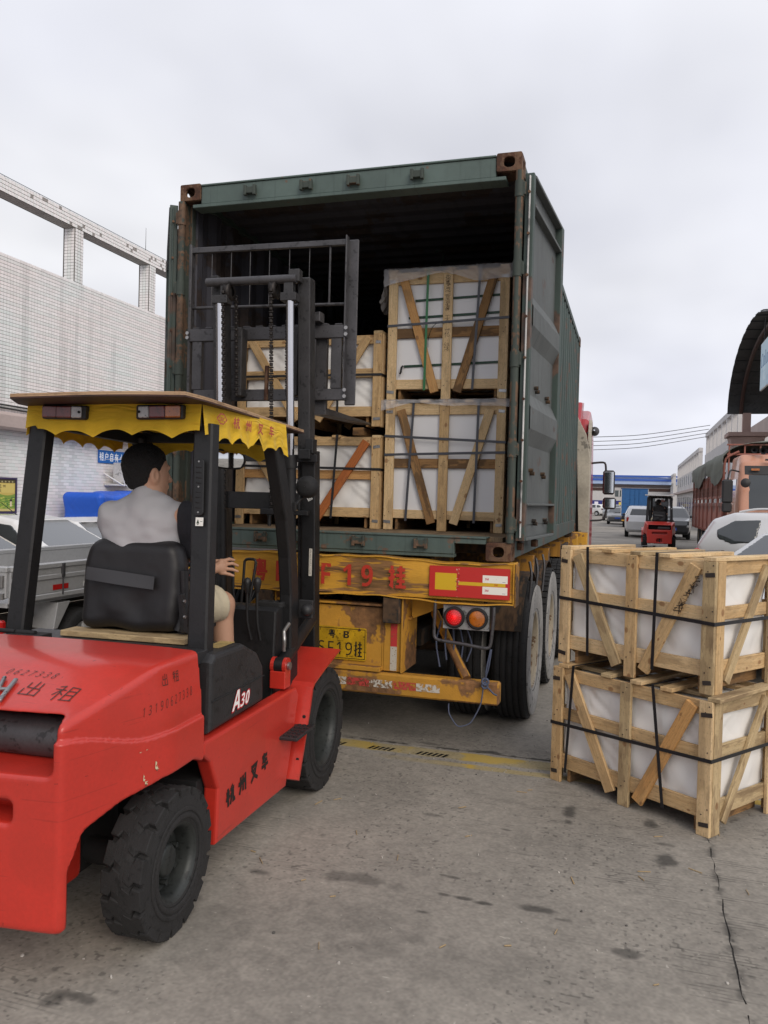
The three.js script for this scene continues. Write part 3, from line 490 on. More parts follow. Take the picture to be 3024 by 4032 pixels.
{
  const p = thing('poster_board', 'framed yellow and green poster hung on the white tiled wall', 'poster', [TX, 0, -14.1]);
  part('panel', bb(0.015, 0.045, 1.12, 1.87, -0.525, 0.525), M.darkPlastic, p);
  sign('print', 0.97, 0.68, posterTex(), p, [0.048, 1.495, 0], [0, PI / 2, 0], { solid: true });
  const fm = mat({ color: L3(0.05, 0.035, 0.09), roughness: 0.5 });
  for (const [a, c, d, e] of [[1.845, 1.885, -0.54, 0.54], [1.105, 1.145, -0.54, 0.54]]) part('frame_bar', bb(0.02, 0.062, a, c, d, e), fm, p);
  for (const s of [-1, 1]) part('frame_bar', bb(0.02, 0.06, 1.146, 1.844, s * 0.52 - 0.02, s * 0.52 + 0.02), fm, p);
  const s = thing('wall_sign', 'blue banner with white lettering fixed to the tiled wall', 'sign', [TX, 0, -18.38]);
  part('panel', bb(0.012, 0.03, 2.36, 2.69, -0.9, 0.9), mat({ color: L3(0.01, 0.13, 0.44), roughness: 0.5 }), s);
  sign('lettering', 1.8, 0.32, canvasTex(900, 160, (x, w, h) => { x.fillStyle = '#1565b5'; x.fillRect(0, 0, w, h); [...'租户自有小车'].forEach((c, i) => han(x, c, 18 + i * 105, 24, 86, 112, 13, '#eef2f6')); }), s, [0.034, 2.525, 0], [0, PI / 2, 0], { solid: true });
  const a = thing('air_conditioner', 'white outdoor air conditioner in a wire cage on the tiled wall', 'air conditioner', [TX, 0, -18.25]);
  part('casing', bb(0.22, 0.54, 1.86, 2.38, -0.42, 0.42, 0.01), M.whiteDirty, a); part('fan_grille', lathe([[0.19, 0.55], [0.20, 0.545], [0.20, 0.56], [0.05, 0.57], [0.001, 0.57]], 24).translate(0, 2.12, -0.1), M.carGrey, a);
  for (let i = 0; i <= 6; i++) part('cage_bar', rod([0.62, 1.8 + i * 0.11, -0.5], [0.62, 1.8 + i * 0.11, 0.5], 0.008, 5), M.white, a);
  for (let i = 0; i <= 9; i++) part('cage_bar', rod([0.62, 1.78, -0.5 + i * 0.111], [0.62, 2.48, -0.5 + i * 0.111], 0.008, 5), M.white, a);
  for (const z of [-0.5, 0.5]) { part('cage_bar', rod([0, 1.8, z], [0.62, 1.8, z], 0.009, 5), M.white, a); part('cage_bar', rod([0, 2.46, z], [0.62, 2.46, z], 0.008, 5), M.white, a); part('bracket', rod([0.02, 2.1, z * 1.02], [0.6, 1.8, z * 1.02], 0.02, 5), M.white, a); }
  part('shelf', bb(0, 0.62, 1.80, 1.84, -0.5, 0.5), M.whiteDirty, a);
}
{
  // tall goods under a blue sheet in front of the wall
  const g = sdfMesh((x, y, z) => { const f = 0.03 * Math.sin(z * 9 + y * 3) * sst(1.5, 0.9, y) + 0.02 * Math.sin(z * 17 + 1.3) * sst(1.45, 1, y) + 0.03 * Math.sin((z + y) * 6); return smax(rbox(x, y, z, [0, 0.9, 0], [0.55, 0.96, 1.05], 0.12) + f - 0.08 * sst(0.2, -0.6, z) * sst(1.3, 1.7, y), -y, 0.01); }, [-0.75, -0.02, -1.25], [0.75, 2.05, 1.25], 0.035);
  const o = thing('tarp_covered_stack', 'goods under a bright blue tarpaulin against the tiled wall', 'tarp', [-12.2, -0.28, -16.9]);
  part('tarpaulin', g, M.tarpBlue, o);
}
// ------------------------------------------------------------------ buildings on the far side of the road and at its end
function rowBuilding(z0, z1, H, label, tiles) {
  const X0 = 6.3, b = thing('row_building', label, 'building', [0, 0, 0], 0, 'white buildings along the road');
  part('wall', bb(X0, X0 + 14, 0, H - 2.0, z1, z0, 0), M.plaster, b);
  part('roof_beam', bb(X0, X0 + 0.4, H - 0.4, H, z1, z0, 0), M.plaster, b);
  for (let z = z0 - 0.3; z > z1; z -= 3.3) part('pillar', bb(X0, X0 + 0.4, H - 2, H - 0.4, z - 0.2, z + 0.2, 0), M.plaster, b);
  part('inner_wall', bb(X0 + 2.2, X0 + 13, H - 2, H - 0.6, z1, z0, 0), M.plasterPink, b);
  part('cornice', bb(X0 - 0.5, X0, 3.2, 3.5, z1, z0, 0.02), M.plasterPink, b);
  for (let z = z0 - 2; z > z1 + 1; z -= 4.2) { const w = part('window', bb(X0 - 0.02, X0 + 0.03, 4.2, 5.4, z - 0.6, z + 0.6, 0), M.window, b); part('frame', [bb(X0 - 0.06, X0 - 0.021, 4.14, 4.2, z - 0.66, z + 0.66), bb(X0 - 0.05, X0 - 0.021, 4.2, 5.4, z - 0.03, z + 0.03)], M.white, w); part('shop_door', bb(X0 - 0.03, X0 + 0.03, 0, 2.8, z - 1.4, z + 1.4, 0), M.carGrey, b); }
  return b;
}
rowBuilding(-56, -80.5, 8.4, 'nearest white building of the row behind the brown truck');
rowBuilding(-88, -128, 7.6, 'second white building of the row past the brown truck');
rowBuilding(-140, -178, 6.9, 'third and farthest white building of the row along the road');
{
  const b = thing('warehouse', 'low white warehouse with blue roof closing the end of the road', 'building', [-10, 0, -150]);
  part('wall', bb(-24, 24, 0, 4.6, -20, 0, 0), M.plaster, b);
  part('upper_wall', bb(-24, 24, 4.6, 5.2, -20, -1, 0), M.plasterPink, b);
  part('roof', [bb(-25, 25, 5.2, 5.8, -21, 0.6, 0.05), ex([[-25, 5.81], [25, 5.81], [25, 6.0], [8, 6.8], [-8, 6.8], [-25, 6.0]], 20, 0).translate(0, 0, -10)], mat({ color: L3(0.36, 0.46, 0.66), roughness: 0.6 }), b);
  part('roof_edge', [bb(-25.1, 25.1, 5.82, 6.15, 0.61, 0.72, 0), bb(2, 25, 6.5, 6.8, 0.3, 0.6, 0)], mat({ color: L3(0.03, 0.10, 0.42), roughness: 0.5 }), b);
  for (let i = 0; i < 8; i++) { const w = part('window', bb(-20 + i * 5.4, -18.6 + i * 5.4, 2.1 + (i % 2) * 0.9, 3.2 + (i % 2) * 0.9, 0, 0.05, 0), M.window, b); part('frame', bb(-19.36 + i * 5.4, -19.24 + i * 5.4, 2.1 + (i % 2) * 0.9, 3.2 + (i % 2) * 0.9, 0.051, 0.09, 0), M.white, w); }
  for (const x of [-14, 0, 13]) part('brown_band', bb(x - 5, x + 5, 4.0, 4.55, 0, 0.05, 0), M.steelBrown, b);
  const st = sign('shop_front_lettering', 26, 1.0, canvasTex(1040, 40, (x, w, h) => { x.fillStyle = '#2c2f78'; x.fillRect(0, 0, w, h); for (let i = 0; i < 18; i++) { x.fillStyle = ['#e8e6f0', '#e0c84c'][i % 2]; x.fillRect(20 + i * 56, 9, 26, 22); } }), b, [2, 1.75, 0.1], [0, 0, 0], { solid: true });
  for (let i = 0; i < 7; i++) part('shop_door', bb(-10 + i * 4, -7 + i * 4, 0, 1.15, 0, 0.04, 0), M.carGrey, b);
}
{
  // arched sheet roof over the side street, with its columns
  const r = thing('arched_canopy', 'dark barrel roof of ribbed sheet on steel arches beside the brown truck', 'canopy', [0, 0, 0]);
  const x0 = 4.33, x1 = 18, za = -35.5, hw = 7.5, y0 = 6.27, rise = 2.84, Y = (y) => 1.65 + (y - 1.65) * 1.42, arc = (t, o = 0) => [za - hw * Math.cos(t * PI), y0 + rise * Math.sin(t * PI) + o];
  const N = 34;
  for (let i = 0; i < N; i++) { const [z, y] = arc(i / N), [z2, y2] = arc((i + 1) / N); const yy = (i % 2) * 0.035; part('roof_sheet', plank([x0, (y + y2) / 2 + yy, (z + z2) / 2], [x1, (y + y2) / 2 + yy, (z + z2) / 2], [0, y2 - y, z2 - z], Math.hypot(y2 - y, z2 - z) + 0.12, 0.02, 0.002), M.roofDark, r); }
  for (const x of [4.95, 8.6, 12.8, 17.4]) part('steel_arch', tube(Array.from({ length: 15 }, (_, i) => { const [z, y] = arc(0.02 + i / 14 * 0.96, -0.22); return [x, y, z]; }), 0.09, 6, 30), M.steelBrown, r);
  for (const x of [5.2, 12.8]) for (const s of [-1, 1]) {
    const z = za + s * hw * 0.985, c = part('column', [bb(x - 0.42, x + 0.42, 0, Y(3.2), z - 0.42, z + 0.42), bb(x - 0.18, x + 0.18, Y(4.2), Y(4.88), z - 0.18, z + 0.18)], M.pinkWall, r);
    part('capital', [loft([[3.21, 0.38], [3.25, 0.40], [4.0, 0.53], [4.02, 0.54], [4.05, 0.54]].map(([y, w]) => [Y(y), w * 1.42]).map(([y, w]) => [[x - w, y, z - w], [x - w, y, z + w], [x + w, y, z + w], [x + w, y, z - w]])), bb(x - 0.9, x + 0.9, Y(4.051), Y(4.19), z - 0.9, z + 0.9, 0.01)], M.pinkWall, c);
  }
  const s = thing('shop_billboard', 'pale blue printed billboard hung under the arched canopy', 'sign', [0, 0, 0]);
  part('panel', bb(4.43, 4.5, 6.01, 7.75, -33.1, -24.6, 0.01), M.white, s);
  sign('print', 8.4, 1.68, canvasTex(840, 168, (x, w, h) => { x.fillStyle = '#b9d2de'; x.fillRect(0, 0, w, h); for (let i = 0; i < 30; i++) { x.fillStyle = ['#d8e6ee', '#9dc0d2'][i % 2]; x.globalAlpha = 0.5; x.fillRect(rnd(w), rnd(70, h), rnd(20, 90), rnd(6, 30)); } x.globalAlpha = 1; x.save(); x.translate(260, 90); x.font = 'italic bold 70px serif'; x.fillStyle = '#3c6c98'; x.textAlign = 'center'; x.fillText('Color', -160, 0); x.restore(); }), s, [4.426, 6.88, -28.85], [0, -PI / 2, 0], { solid: true });
  for (const z of [-30, -32.5]) part('hanger', rod([4.465, 7.75, z], [4.465, 8.6, z], 0.02, 6), M.wire, s);
  for (let k = 0; k < 4; k++) single('power_line', tube([[6.3, 8.0 + k * 0.25, -79 + k], [0, 6.6 + k * 0.28, -74 + k], [-8, 5.9 + k * 0.28, -68 + k], [-14, 5.9 + k * 0.28, -62]], 0.025, 4, 24), M.wire, ['lowest power line', 'second power line from below', 'third power line from below', 'topmost power line'][k] + ' strung across the road', 'power line', 'power lines over the road');
}
// ------------------------------------------------------------------ shipping container
const xR = -0.726, xL = -3.164, yB = 1.264, yT = 3.855, zR = -5.133, zF = -11.191, yFl = 1.41;
function corrug(u0, u1, pitch, depth, f) { // trapezoid wave -> list of [u, d]
  const o = []; for (let u = u0; u < u1 - 1e-6; u += pitch) { for (const [t, d] of [[0, 0], [0.25, 0], [0.5, 1], [0.75, 1]]) if (u + t * pitch <= u1) o.push([u + t * pitch, d * depth]); } o.push([u1, 0]); return o;
}
function strip(pts, a, b, mk) { // sheet through a profile, from a to b across it; flat shaded
  const P = []; for (let i = 0; i < pts.length - 1; i++) { const p = mk(pts[i], a), q = mk(pts[i + 1], a), r = mk(pts[i + 1], b), s = mk(pts[i], b); P.push(...p, ...q, ...r, ...p, ...r, ...s); }
  const g = new THREE.BufferGeometry(); g.setAttribute('position', new THREE.Float32BufferAttribute(P, 3)); g.computeVertexNormals(); return g;
}
{
  const c = thing('shipping_container', 'green twenty foot shipping container with its rear doors open', 'container', [0, 0, 0]);
  const ds = (m) => { const k = m.clone(); k.side = THREE.DoubleSide; return k; };
  const oval = (a, b) => Array.from({ length: 20 }, (_, i) => [a * Math.cos(i / 20 * 2 * PI), b * Math.sign(Math.sin(i / 20 * 2 * PI)) * Math.abs(Math.sin(i / 20 * 2 * PI)) ** 0.7]);
  for (const x of [xL, xR]) for (const y of [yB, yT]) for (const z of [zR, zF]) {
    const sx = x === xR ? 1 : -1, sy = y === yT ? 1 : -1, sz = z === zR ? 1 : -1, cx = x - sx * 0.081, cyy = y - sy * 0.059, cz = z - sz * 0.089, t = 0.022;
    const face = ex(rrect(0.162, 0.118, 0.012), t, 0.004, { holes: [oval(0.036, 0.034)] }).translate(cx, cyy, z - sz * t / 2);
    const side = ex(rrect(0.178 - t, 0.117, 0.008), t, 0.004, { holes: [oval(0.036, 0.034)] }).rotateY(PI / 2).translate(x - sx * t / 2, cyy, cz - sz * t / 2);
    const inner = bb(x - sx * 0.16, x - sx * 0.14, cyy - 0.058, cyy + 0.058, z - sz * 0.024, z - sz * 0.178);
    part('corner_casting', [face, side, bb(x - sx * 0.024, x - sx * 0.138, y - 0.001 * sy, y - sy * 0.02, z - sz * 0.024, z - sz * 0.178), bb(x - sx * 0.024, x - sx * 0.138, y - sy * 0.117, y - sy * 0.098, z - sz * 0.024, z - sz * 0.178), inner], M.rust, c);
  }
  // rear frame
  part('rear_header', [bb(xL + 0.165, xR - 0.165, yT - 0.145, yT - 0.022, zR - 0.05, zR - 0.012), bb(xL + 0.165, xR - 0.165, yT - 0.021, yT - 0.008, zR - 0.13, zR - 0.002), bb(xL + 0.1, xR - 0.1, yT - 0.17, yT - 0.146, zR - 0.13, zR - 0.006)], M.cg, c);
  part('rear_sill', [bb(xL + 0.165, xR - 0.37, yB + 0.035, yFl - 0.008, zR - 0.05, zR - 0.004), bb(xR - 0.37, xR - 0.165, yB + 0.105, yFl - 0.008, zR - 0.05, zR - 0.004), bb(xL + 0.16, xR - 0.163, yFl - 0.007, yFl + 0.004, zR - 0.16, zR + 0.004), bb(xL + 0.165, xR - 0.37, yB + 0.012, yB + 0.034, zR - 0.09, zR - 0.01)], M.cg, c);
  for (const [y, xs] of [[yT - 0.09, [0.56, 0.98, 1.32, 1.76]], [yB + 0.098, [0.7, 1.0, 1.42, 1.85]]]) for (const dx of xs) part('door_keeper', [bx(0.085, 0.045, 0.035, xL + dx, y, zR + 0.012), bx(0.02, 0.07, 0.03, xL + dx - 0.035, y, zR + 0.018), bx(0.02, 0.07, 0.03, xL + dx + 0.035, y, zR + 0.018)], M.rustGreen, c);
  for (const [x, s] of [[xL, 1], [xR, -1]]) {
    part('corner_post', [bb(x + s * 0.004, x + s * 0.045, yB + 0.119, yT - 0.119, zR - 0.15, zR - 0.10), bb(x + s * 0.004, x + s * 0.03, yB + 0.119, yT - 0.119, zR - 0.1, zR - 0.006)], M.rustGreen, c);
    const p = part('hinge_rod', cy(0.026, yT - yB - 0.24, x + s * 0.012, (yT + yB) / 2, zR - 0.012, 'y', 12), M.rustGreen, c);
    for (const y of [1.50, 1.98, 2.55, 3.12, 3.62]) part('hinge', [cy(0.031, 0.10, x + s * 0.012, y, zR - 0.011, 'y', 12), bx(0.04, 0.08, 0.016, x - s * 0.01, y, zR - 0.002)], M.rustGreen, p);
    part('front_post', bb(x + s * 0.004, x + s * 0.1, yB + 0.119, yT - 0.119, zF + 0.01, zF + 0.12), M.cgSide, c);
    part('top_rail', bb(x + s * 0.004, x + s * 0.06, yT - 0.075, yT - 0.015, zF + 0.18, zR - 0.18), M.cgSide, c);
    part('bottom_rail', bb(x + s * 0.004, x + s * 0.05, yB + 0.012, yB + 0.16, zF + 0.18, zR - 0.18), M.cgSide, c);
    const pr = corrug(zF + 0.12, zR - 0.15, 0.278, 0.036);
    part('side_wall', strip(pr, yB + 0.16, yT - 0.075, ([u, d], y) => [x + s * (0.012 + d), y, u]), ds(M.cgSide), c);
    part('side_lining', strip(pr, yFl, yT - 0.075, ([u, d], y) => [x + s * (0.016 + d), y, u]), ds(M.cgInner), c);
  }
  part('roof', strip(corrug(zF + 0.12, zR - 0.12, 0.21, 0.022), xL + 0.06, xR - 0.06, ([u, d], x) => [x, yT - 0.022 - d, u]), ds(M.cgSide), c);
  part('ceiling_skin', strip(corrug(zF + 0.12, zR - 0.12, 0.21, 0.022), xL + 0.06, xR - 0.06, ([u, d], x) => [x, yT - 0.026 - d, u]), ds(M.cgInner), c);
  part('front_wall', strip(corrug(xL + 0.1, xR - 0.1, 0.25, 0.045), yB + 0.12, yT - 0.12, ([u, d], y) => [u, y, zF + 0.02 + d]), ds(M.cgSide), c);
  part('front_rail', [bb(xL + 0.165, xR - 0.165, yT - 0.12, yT - 0.02, zF + 0.01, zF + 0.08), bb(xL + 0.165, xR - 0.165, yB + 0.01, yB + 0.12, zF + 0.01, zF + 0.08)], M.cgSide, c);
  for (let i = 0; i < 8; i++) { const w = (xR - xL - 0.16) / 8; part('floor_board', plank([xL + 0.08 + (i + 0.5) * w, yFl - 0.016, zR - 0.17], [xL + 0.08 + (i + 0.5) * w, yFl - 0.016, zF + 0.1], [1, 0, 0], w - 0.004, 0.03, 0.001), M.ply, c); }
  part('cross_member', Array.from({ length: 17 }, (_, i) => bb(xL + 0.06, xR - 0.06, yB + 0.02, yB + 0.11, zR - 0.4 - i * 0.34, zR - 0.44 - i * 0.34)), M.chassis, c);
  // doors, swung back along the sides
  for (const [x, s, ang] of [[xR + 0.03, 1, -4.5], [xL - 0.035, -1, 33]]) {
    const d = new THREE.Group(); d.name = 'door'; d.position.set(x, 0, zR - 0.012); d.rotation.y = ang * RAD; c.add(d); d.userData.label = s > 0 ? 'door beside the right stack of crates, inside face showing' : 'door swung back on the side of the tiled building';
    const y0 = yB + 0.135, y1 = yT - 0.13, w = 1.165, o = (v) => s * v;
    const prof = [[y0 + 0.1, 0], [2.02, 0], [2.12, 0.045], [2.26, 0.045], [2.36, 0], [2.68, 0], [2.78, 0.045], [2.90, 0.045], [3.0, 0], [3.3, 0], [y1 - 0.1, 0]];
    part('panel', [strip(prof, -0.075, -w + 0.09, ([y, q], z) => [o(0.006 + q), y, z]), strip(prof, -0.075, -w + 0.09, ([y, q], z) => [o(0.003 + q), y, z])], ds(M.cgDoor), d);
    part('stile', bb(o(-0.012), o(0.045), y0, y1, -0.02, -0.075), M.cgSide, d); part('stile', bb(o(-0.012), o(0.05), y0, y1, -w, -w + 0.09), M.cgSide, d);
    part('rail', [bb(o(-0.012), o(0.0), y0, y0 + 0.24, -0.0755, -w + 0.0905), bb(o(0.0), o(0.05), y0 + 0.225, y0 + 0.24, -0.076, -w + 0.091), bb(o(0.0), o(0.05), y0, y0 + 0.02, -0.0755, -w + 0.0905)], M.cgDoor, d);
    part('rail', [bb(o(-0.012), o(0.0), y1 - 0.2, y1, -0.0755, -w + 0.0905), bb(o(0.0), o(0.05), y1 - 0.2, y1 - 0.18, -0.076, -w + 0.091), bb(o(0.0), o(0.05), y1 - 0.02, y1, -0.0755, -w + 0.0905)], M.cgDoor, d);
    part('gasket', bb(o(0.016), o(0.026), y0 + 0.02, y1 - 0.02, -0.002, -0.019), s > 0 ? M.whiteDirty : M.cgSide, d);
    for (let k = 0; k < 9; k++) part('gasket_screw', cy(0.009, 0.012, o(0.02), y0 + 0.12 + k * 0.26, 0.002, 'z', 8), M.rust, d);
    for (const [bz, by] of [[-0.45, 1.52], [-0.86, 1.52], [-0.40, 2.42], [-0.80, 2.4], [-0.30, 1.86], [-0.72, 1.85]]) part('rivet_cluster', [cy(0.013, 0.03, o(0.02), by, bz, 'x', 8), cy(0.013, 0.03, o(0.02), by - 0.02, bz - 0.045, 'x', 8)], M.chassis, d);
    for (const z of [-0.33, -0.83]) { part('lock_rod', cy(0.017, y1 - y0 + 0.12, o(-0.045), (y0 + y1) / 2, z, 'y', 8), M.steelGrey, d); part('lock_cam', [bx(0.04, 0.05, 0.07, o(-0.045), y1 + 0.05, z), bx(0.04, 0.05, 0.07, o(-0.045), y0 - 0.05, z)], M.rust, d); for (const y of [1.9, 2.6, 3.3]) part('rod_bracket', bx(0.04, 0.06, 0.09, o(-0.03), y, z), M.steelGrey, d); }
  }
}
// ------------------------------------------------------------------ wheels
function tyreProfile(R, r, w, sh = 0.3) { return [[r, -w * 0.40], [r + (R - r) * 0.12, -w * 0.46], [r + (R - r) * 0.55, -w * 0.5], [R - (R - r) * 0.14, -w * 0.47], [R - 0.008, -w * 0.40], [R, -w * 0.34], [R, w * 0.34], [R - 0.008, w * 0.40], [R - (R - r) * 0.14, w * 0.47], [r + (R - r) * 0.55, w * 0.5], [r + (R - r) * 0.12, w * 0.46], [r, w * 0.40]]; }
function truckWheel(parent, x, z, s, o = {}) { // s: side the outer face looks to
  const R = o.R ?? 0.515, r = o.r ?? 0.285, w = o.w ?? 0.275, g = new THREE.Group(); g.name = 'wheel'; g.position.set(x, R, z); parent.add(g);
  const t = part('tyre', lathe(tyreProfile(R - 0.014, r, w), 56), o.rubber ?? M.rubberDark, g);
  const ribs = []; for (const k of [-0.31, -0.16, 0, 0.16, 0.31]) ribs.push(lathe([[R - 0.02, (k - 0.06) * w], [R - 0.001, (k - 0.058) * w], [R - 0.001, (k + 0.058) * w], [R - 0.02, (k + 0.06) * w]], 56));
  if (o.lugs) { const L = []; for (let i = 0; i < 52; i++) for (const k of [-0.34, -0.12, 0.12, 0.34]) { const q = bx(w * 0.19, 0.018, R * 0.095, w * k, R - 0.006, 0, 0, 0, 0, 0.003); q.rotateX((i + (k > 0 ? 0.5 : 0)) / 52 * 2 * PI); L.push(q); } part('tread', L, M.rubberDark, t); } else part('tread', ribs, M.rubberDark, t);
  part('sidewall', lathe([[r + 0.002, s * w * 0.415], [r + (R - r) * 0.13, s * (w * 0.465)], [r + (R - r) * 0.3, s * w * 0.485], [r + (R - r) * 0.33, s * w * 0.497], [r + (R - r) * 0.56, s * w * 0.508], [R - (R - r) * 0.15, s * w * 0.482], [R - 0.03, s * w * 0.445]], 56), o.side ?? M.rubberDusty, t);
  part('rim', lathe([[r - 0.003, -s * w * 0.36], [r - 0.02, -s * w * 0.3], [r - 0.03, s * w * 0.2], [r - 0.012, s * w * 0.40], [r + 0.004, s * w * 0.43], [r + 0.006, s * w * 0.405]], 48), o.rimMat ?? M.rimTan, g);
  part('disc', lathe([[r - 0.03, s * (o.disc ?? -0.1) * w], [r * 0.72, s * ((o.disc ?? -0.1) - 0.08) * w], [r * 0.45, s * ((o.disc ?? -0.1) - 0.05) * w], [0.001, s * ((o.disc ?? -0.1) - 0.05) * w]], 40), o.rimMat ?? M.rimTan, g);
  part('hub', lathe([[r * 0.36, s * -0.2 * w], [r * 0.36, s * 0.15 * w], [r * 0.3, s * 0.28 * w], [0.001, s * 0.3 * w]], 28), M.chassis, g);
  for (let i = 0; i < 10; i++) part('wheel_nut', cy(0.014, 0.04, s * ((o.disc ?? -0.1) + 0.02) * w, r * 0.58 * Math.cos(i / 10 * 2 * PI), r * 0.58 * Math.sin(i / 10 * 2 * PI), 'x', 6), M.chassis, g);
  return g;
}
// ------------------------------------------------------------------ semi-trailer under the container
{
  const t = thing('container_trailer', 'rusty yellow skeletal trailer carrying the green container', 'trailer', [0, 0, 0]);
  const zb = -5.08, x0 = -0.69, x1 = -3.2;
  // bent rear cross beam
  const wob = (x) => 0.006 * Math.sin(x * 7) + 0.008 * Math.sin(x * 3.1 + 1);
  const beamG = sheet((u, v) => { const x = lerp(x1, x0, u), y = lerp(1.012, 1.254, v); return [x, y + wob(x) * (v > 0.9 ? 1 : 0), zb + 0.012 * Math.sin(x * 4.4 + 1) * Math.sin(v * PI)]; }, 60, 8, 0.012);
  const rb = part('rear_beam', [beamG, ...[[1.008, 1.0], [1.262, 1.254]].map(([a, b]) => sheet((u, v) => { const x = lerp(x1, x0, u); return [x, (a + b) / 2 + wob(x) + 0.003 * Math.sin(x * 23), lerp(zb - 0.13, zb + 0.016 + 0.008 * Math.sin(x * 11), 1 - v)]; }, 60, 2, 0.008)), bb(x0 - 0.01, x0 + 0.002, 1.0, 1.262, zb - 0.13, zb + 0.01)], M.yellow, t);
  part('beam_end_plate', bb(x0 + 0.003, x0 + 0.012, 0.985, 1.258, zb - 0.125, zb + 0.018), M.yellowDeck, rb);
  const redTxt = canvasTex(1024, 128, (x, w, h) => { const F = '#b4321f'; han(x, '粤', 180, 10, 92, 108, 14, F); [['B', 345], ['S', 465], ['F', 590], ['1', 712], ['9', 812]].forEach(([c, p]) => textAt(x, c, p, 70, 148, F, 'bold', 0.86)); han(x, '挂', 920, 8, 98, 112, 16, F); wearOff(x, w, h, 130, 7); });
  sign('lettering', 1.35, 0.1688, redTxt, rb, [-2.05, 1.142, zb + 0.030]);
  const tail = (x) => { const q = new THREE.Group(); q.name = 'marker_plate'; q.position.set(x, 1.128, zb + 0.022); rb.add(q); part('backing', bx(0.52, 0.196, 0.006, 0, 0, 0, 0, 0, 0, 0.001), mat({ color: L3(0.48, 0.022, 0.018), map: rep(T.scuff, 2), roughness: 0.4 }), q); sign('reflector_print', 0.516, 0.192, canvasTex(516, 192, (c, w, h) => { c.fillStyle = '#bb2a24'; c.fillRect(0, 0, w, h); c.fillStyle = '#d0a91f'; c.fillRect(38, 42, 140, 108); c.fillRect(190, 92, 300, 22); c.fillStyle = '#e8e4da'; c.fillRect(345, 44, 158, 48); c.fillRect(345, 116, 158, 48); for (const y of [68, 140]) { textAt(c, '3M', 372, y, 18, '#b4283a'); c.fillStyle = '#555'; c.fillRect(470, y + 14, 20, 2); } textAt(c, '3M', 430, 103, 16, '#b43a20'); for (let i = 0; i < 26; i++) { c.fillStyle = ['#8d6a4a', '#d9d2c2', '#7a2a20'][i % 3]; c.globalAlpha = 0.7; c.fillRect(178 + rnd(-8, 12), rnd(h), rnd(3, 14), rnd(2, 9)); } c.globalAlpha = 0.35; c.fillStyle = '#3a2a20'; for (let i = 0; i < 60; i++) c.fillRect(rnd(w), rnd(h), rnd(3), rnd(3)); c.globalAlpha = 1; }), q, [0, 0, 0.0045], [0, 0, 0], { solid: true, rough: 0.35 }); return q; };
  tail(-0.975); tail(-2.915);
  // frame behind and below
  for (const x of [-1.47, -2.42]) { part('frame_rail', [bb(x - 0.012, x + 0.012, 0.86, 1.20, -11.0, zb - 0.135), bb(x - 0.08, x + 0.08, 1.202, 1.225, -11.0, zb - 0.135), bb(x - 0.08, x + 0.08, 0.84, 0.858, -11.0, zb - 0.135)], M.yellowDeck, t); }
  part('end_panel', [bb(-2.45, -1.56, 0.50, 0.92, zb - 0.07, zb - 0.055), bb(-2.45, -1.56, 0.5, 0.53, zb - 0.054, zb + 0.0), bb(-2.45, -1.56, 0.93, 0.945, zb - 0.12, zb - 0.03)], M.yellowDirty, t);
  for (const x of [-1.49, -2.4]) {
    const p = part('bumper_post', [bb(x - 0.06, x + 0.06, 0.503, 1.0, zb - 0.06, zb - 0.045), ex([[0, 0], [0.012, 0], [0.012, 0.5], [0, 0.5]], 0.36).translate(x + 0.065, 0.503, zb - 0.20), bx(0.015, 0.5, 0.10, x - 0.068, 0.753, zb - 0.1)], M.yellowDirty, t);
    part('bump_stop', bb(x - 0.058, x + 0.058, 0.83, 0.998, zb - 0.044, zb + 0.012, 0.006), M.chassis, p);
    sign('reflective_tape', 0.045, 0.31, canvasTex(45, 310, (c, w, h) => { c.fillStyle = '#b63030'; c.fillRect(0, 0, w, 150); c.fillStyle = '#b9b2a4'; c.fillRect(0, 150, w, 160); for (let i = 0; i < 60; i++) { c.fillStyle = ['#8a6a3a', '#6d5136'][i % 2]; c.fillRect(rnd(w), rnd(h), rnd(7), rnd(7)); } }), p, [x + 0.01, 0.665, zb - 0.042], [0, 0, 0], { solid: true });
  }
  const pl = thing('license_plate', 'dusty yellow licence plate on the rear of the trailer', 'licence plate', [-1.87, 0.665, zb - 0.045]);
  part('plate', ex(rrect(0.40, 0.22, 0.015), 0.004, 0.0012), mat({ color: L3(0.62, 0.36, 0.01), roughness: 0.45, map: rep(T.grime, 3) }), pl);
  sign('lettering', 0.39, 0.21, canvasTex(390, 210, (x, w, h) => { x.strokeStyle = '#1c1812'; x.lineWidth = 4; x.strokeRect(6, 6, w - 12, h - 12); han(x, '粤', 120, 16, 56, 56, 6, '#1c1812'); textAt(x, '·', 205, 44, 50, '#1c1812'); textAt(x, 'B', 250, 46, 66, '#1c1812', 'bold', 1.2); [...'SF19'].forEach((c, i) => textAt(x, c, 72 + i * 66, 140, 118, '#1c1812', 'normal', 0.9)); han(x, '挂', 308, 86, 60, 104, 10, '#1c1812'); wearOff(x, w, h, 60, 4); }), pl, [0, 0, 0.003]);
  for (const x of [-0.15, 0.15]) part('bolt', cy(0.009, 0.008, x, 0.098, 0.004, 'z', 8), M.rust, pl);
  const bar = part('underride_bar', [bb(-3.12, -0.77, 0.352, 0.495, zb - 0.10, zb - 0.005, 0.012)], M.yellowDirty, t);
  sign('reflective_tape', 0.80, 0.05, canvasTex(800, 50, (x, w, h) => { for (let i = 0; i < 5; i++) { x.fillStyle = i % 2 ? '#b04038' : '#bdb7ac'; x.fillRect(i * 160, 0, 158, 50); } wearOff(x, w, h, 260, 16); }), bar, [-1.55, 0.425, zb - 0.002]);
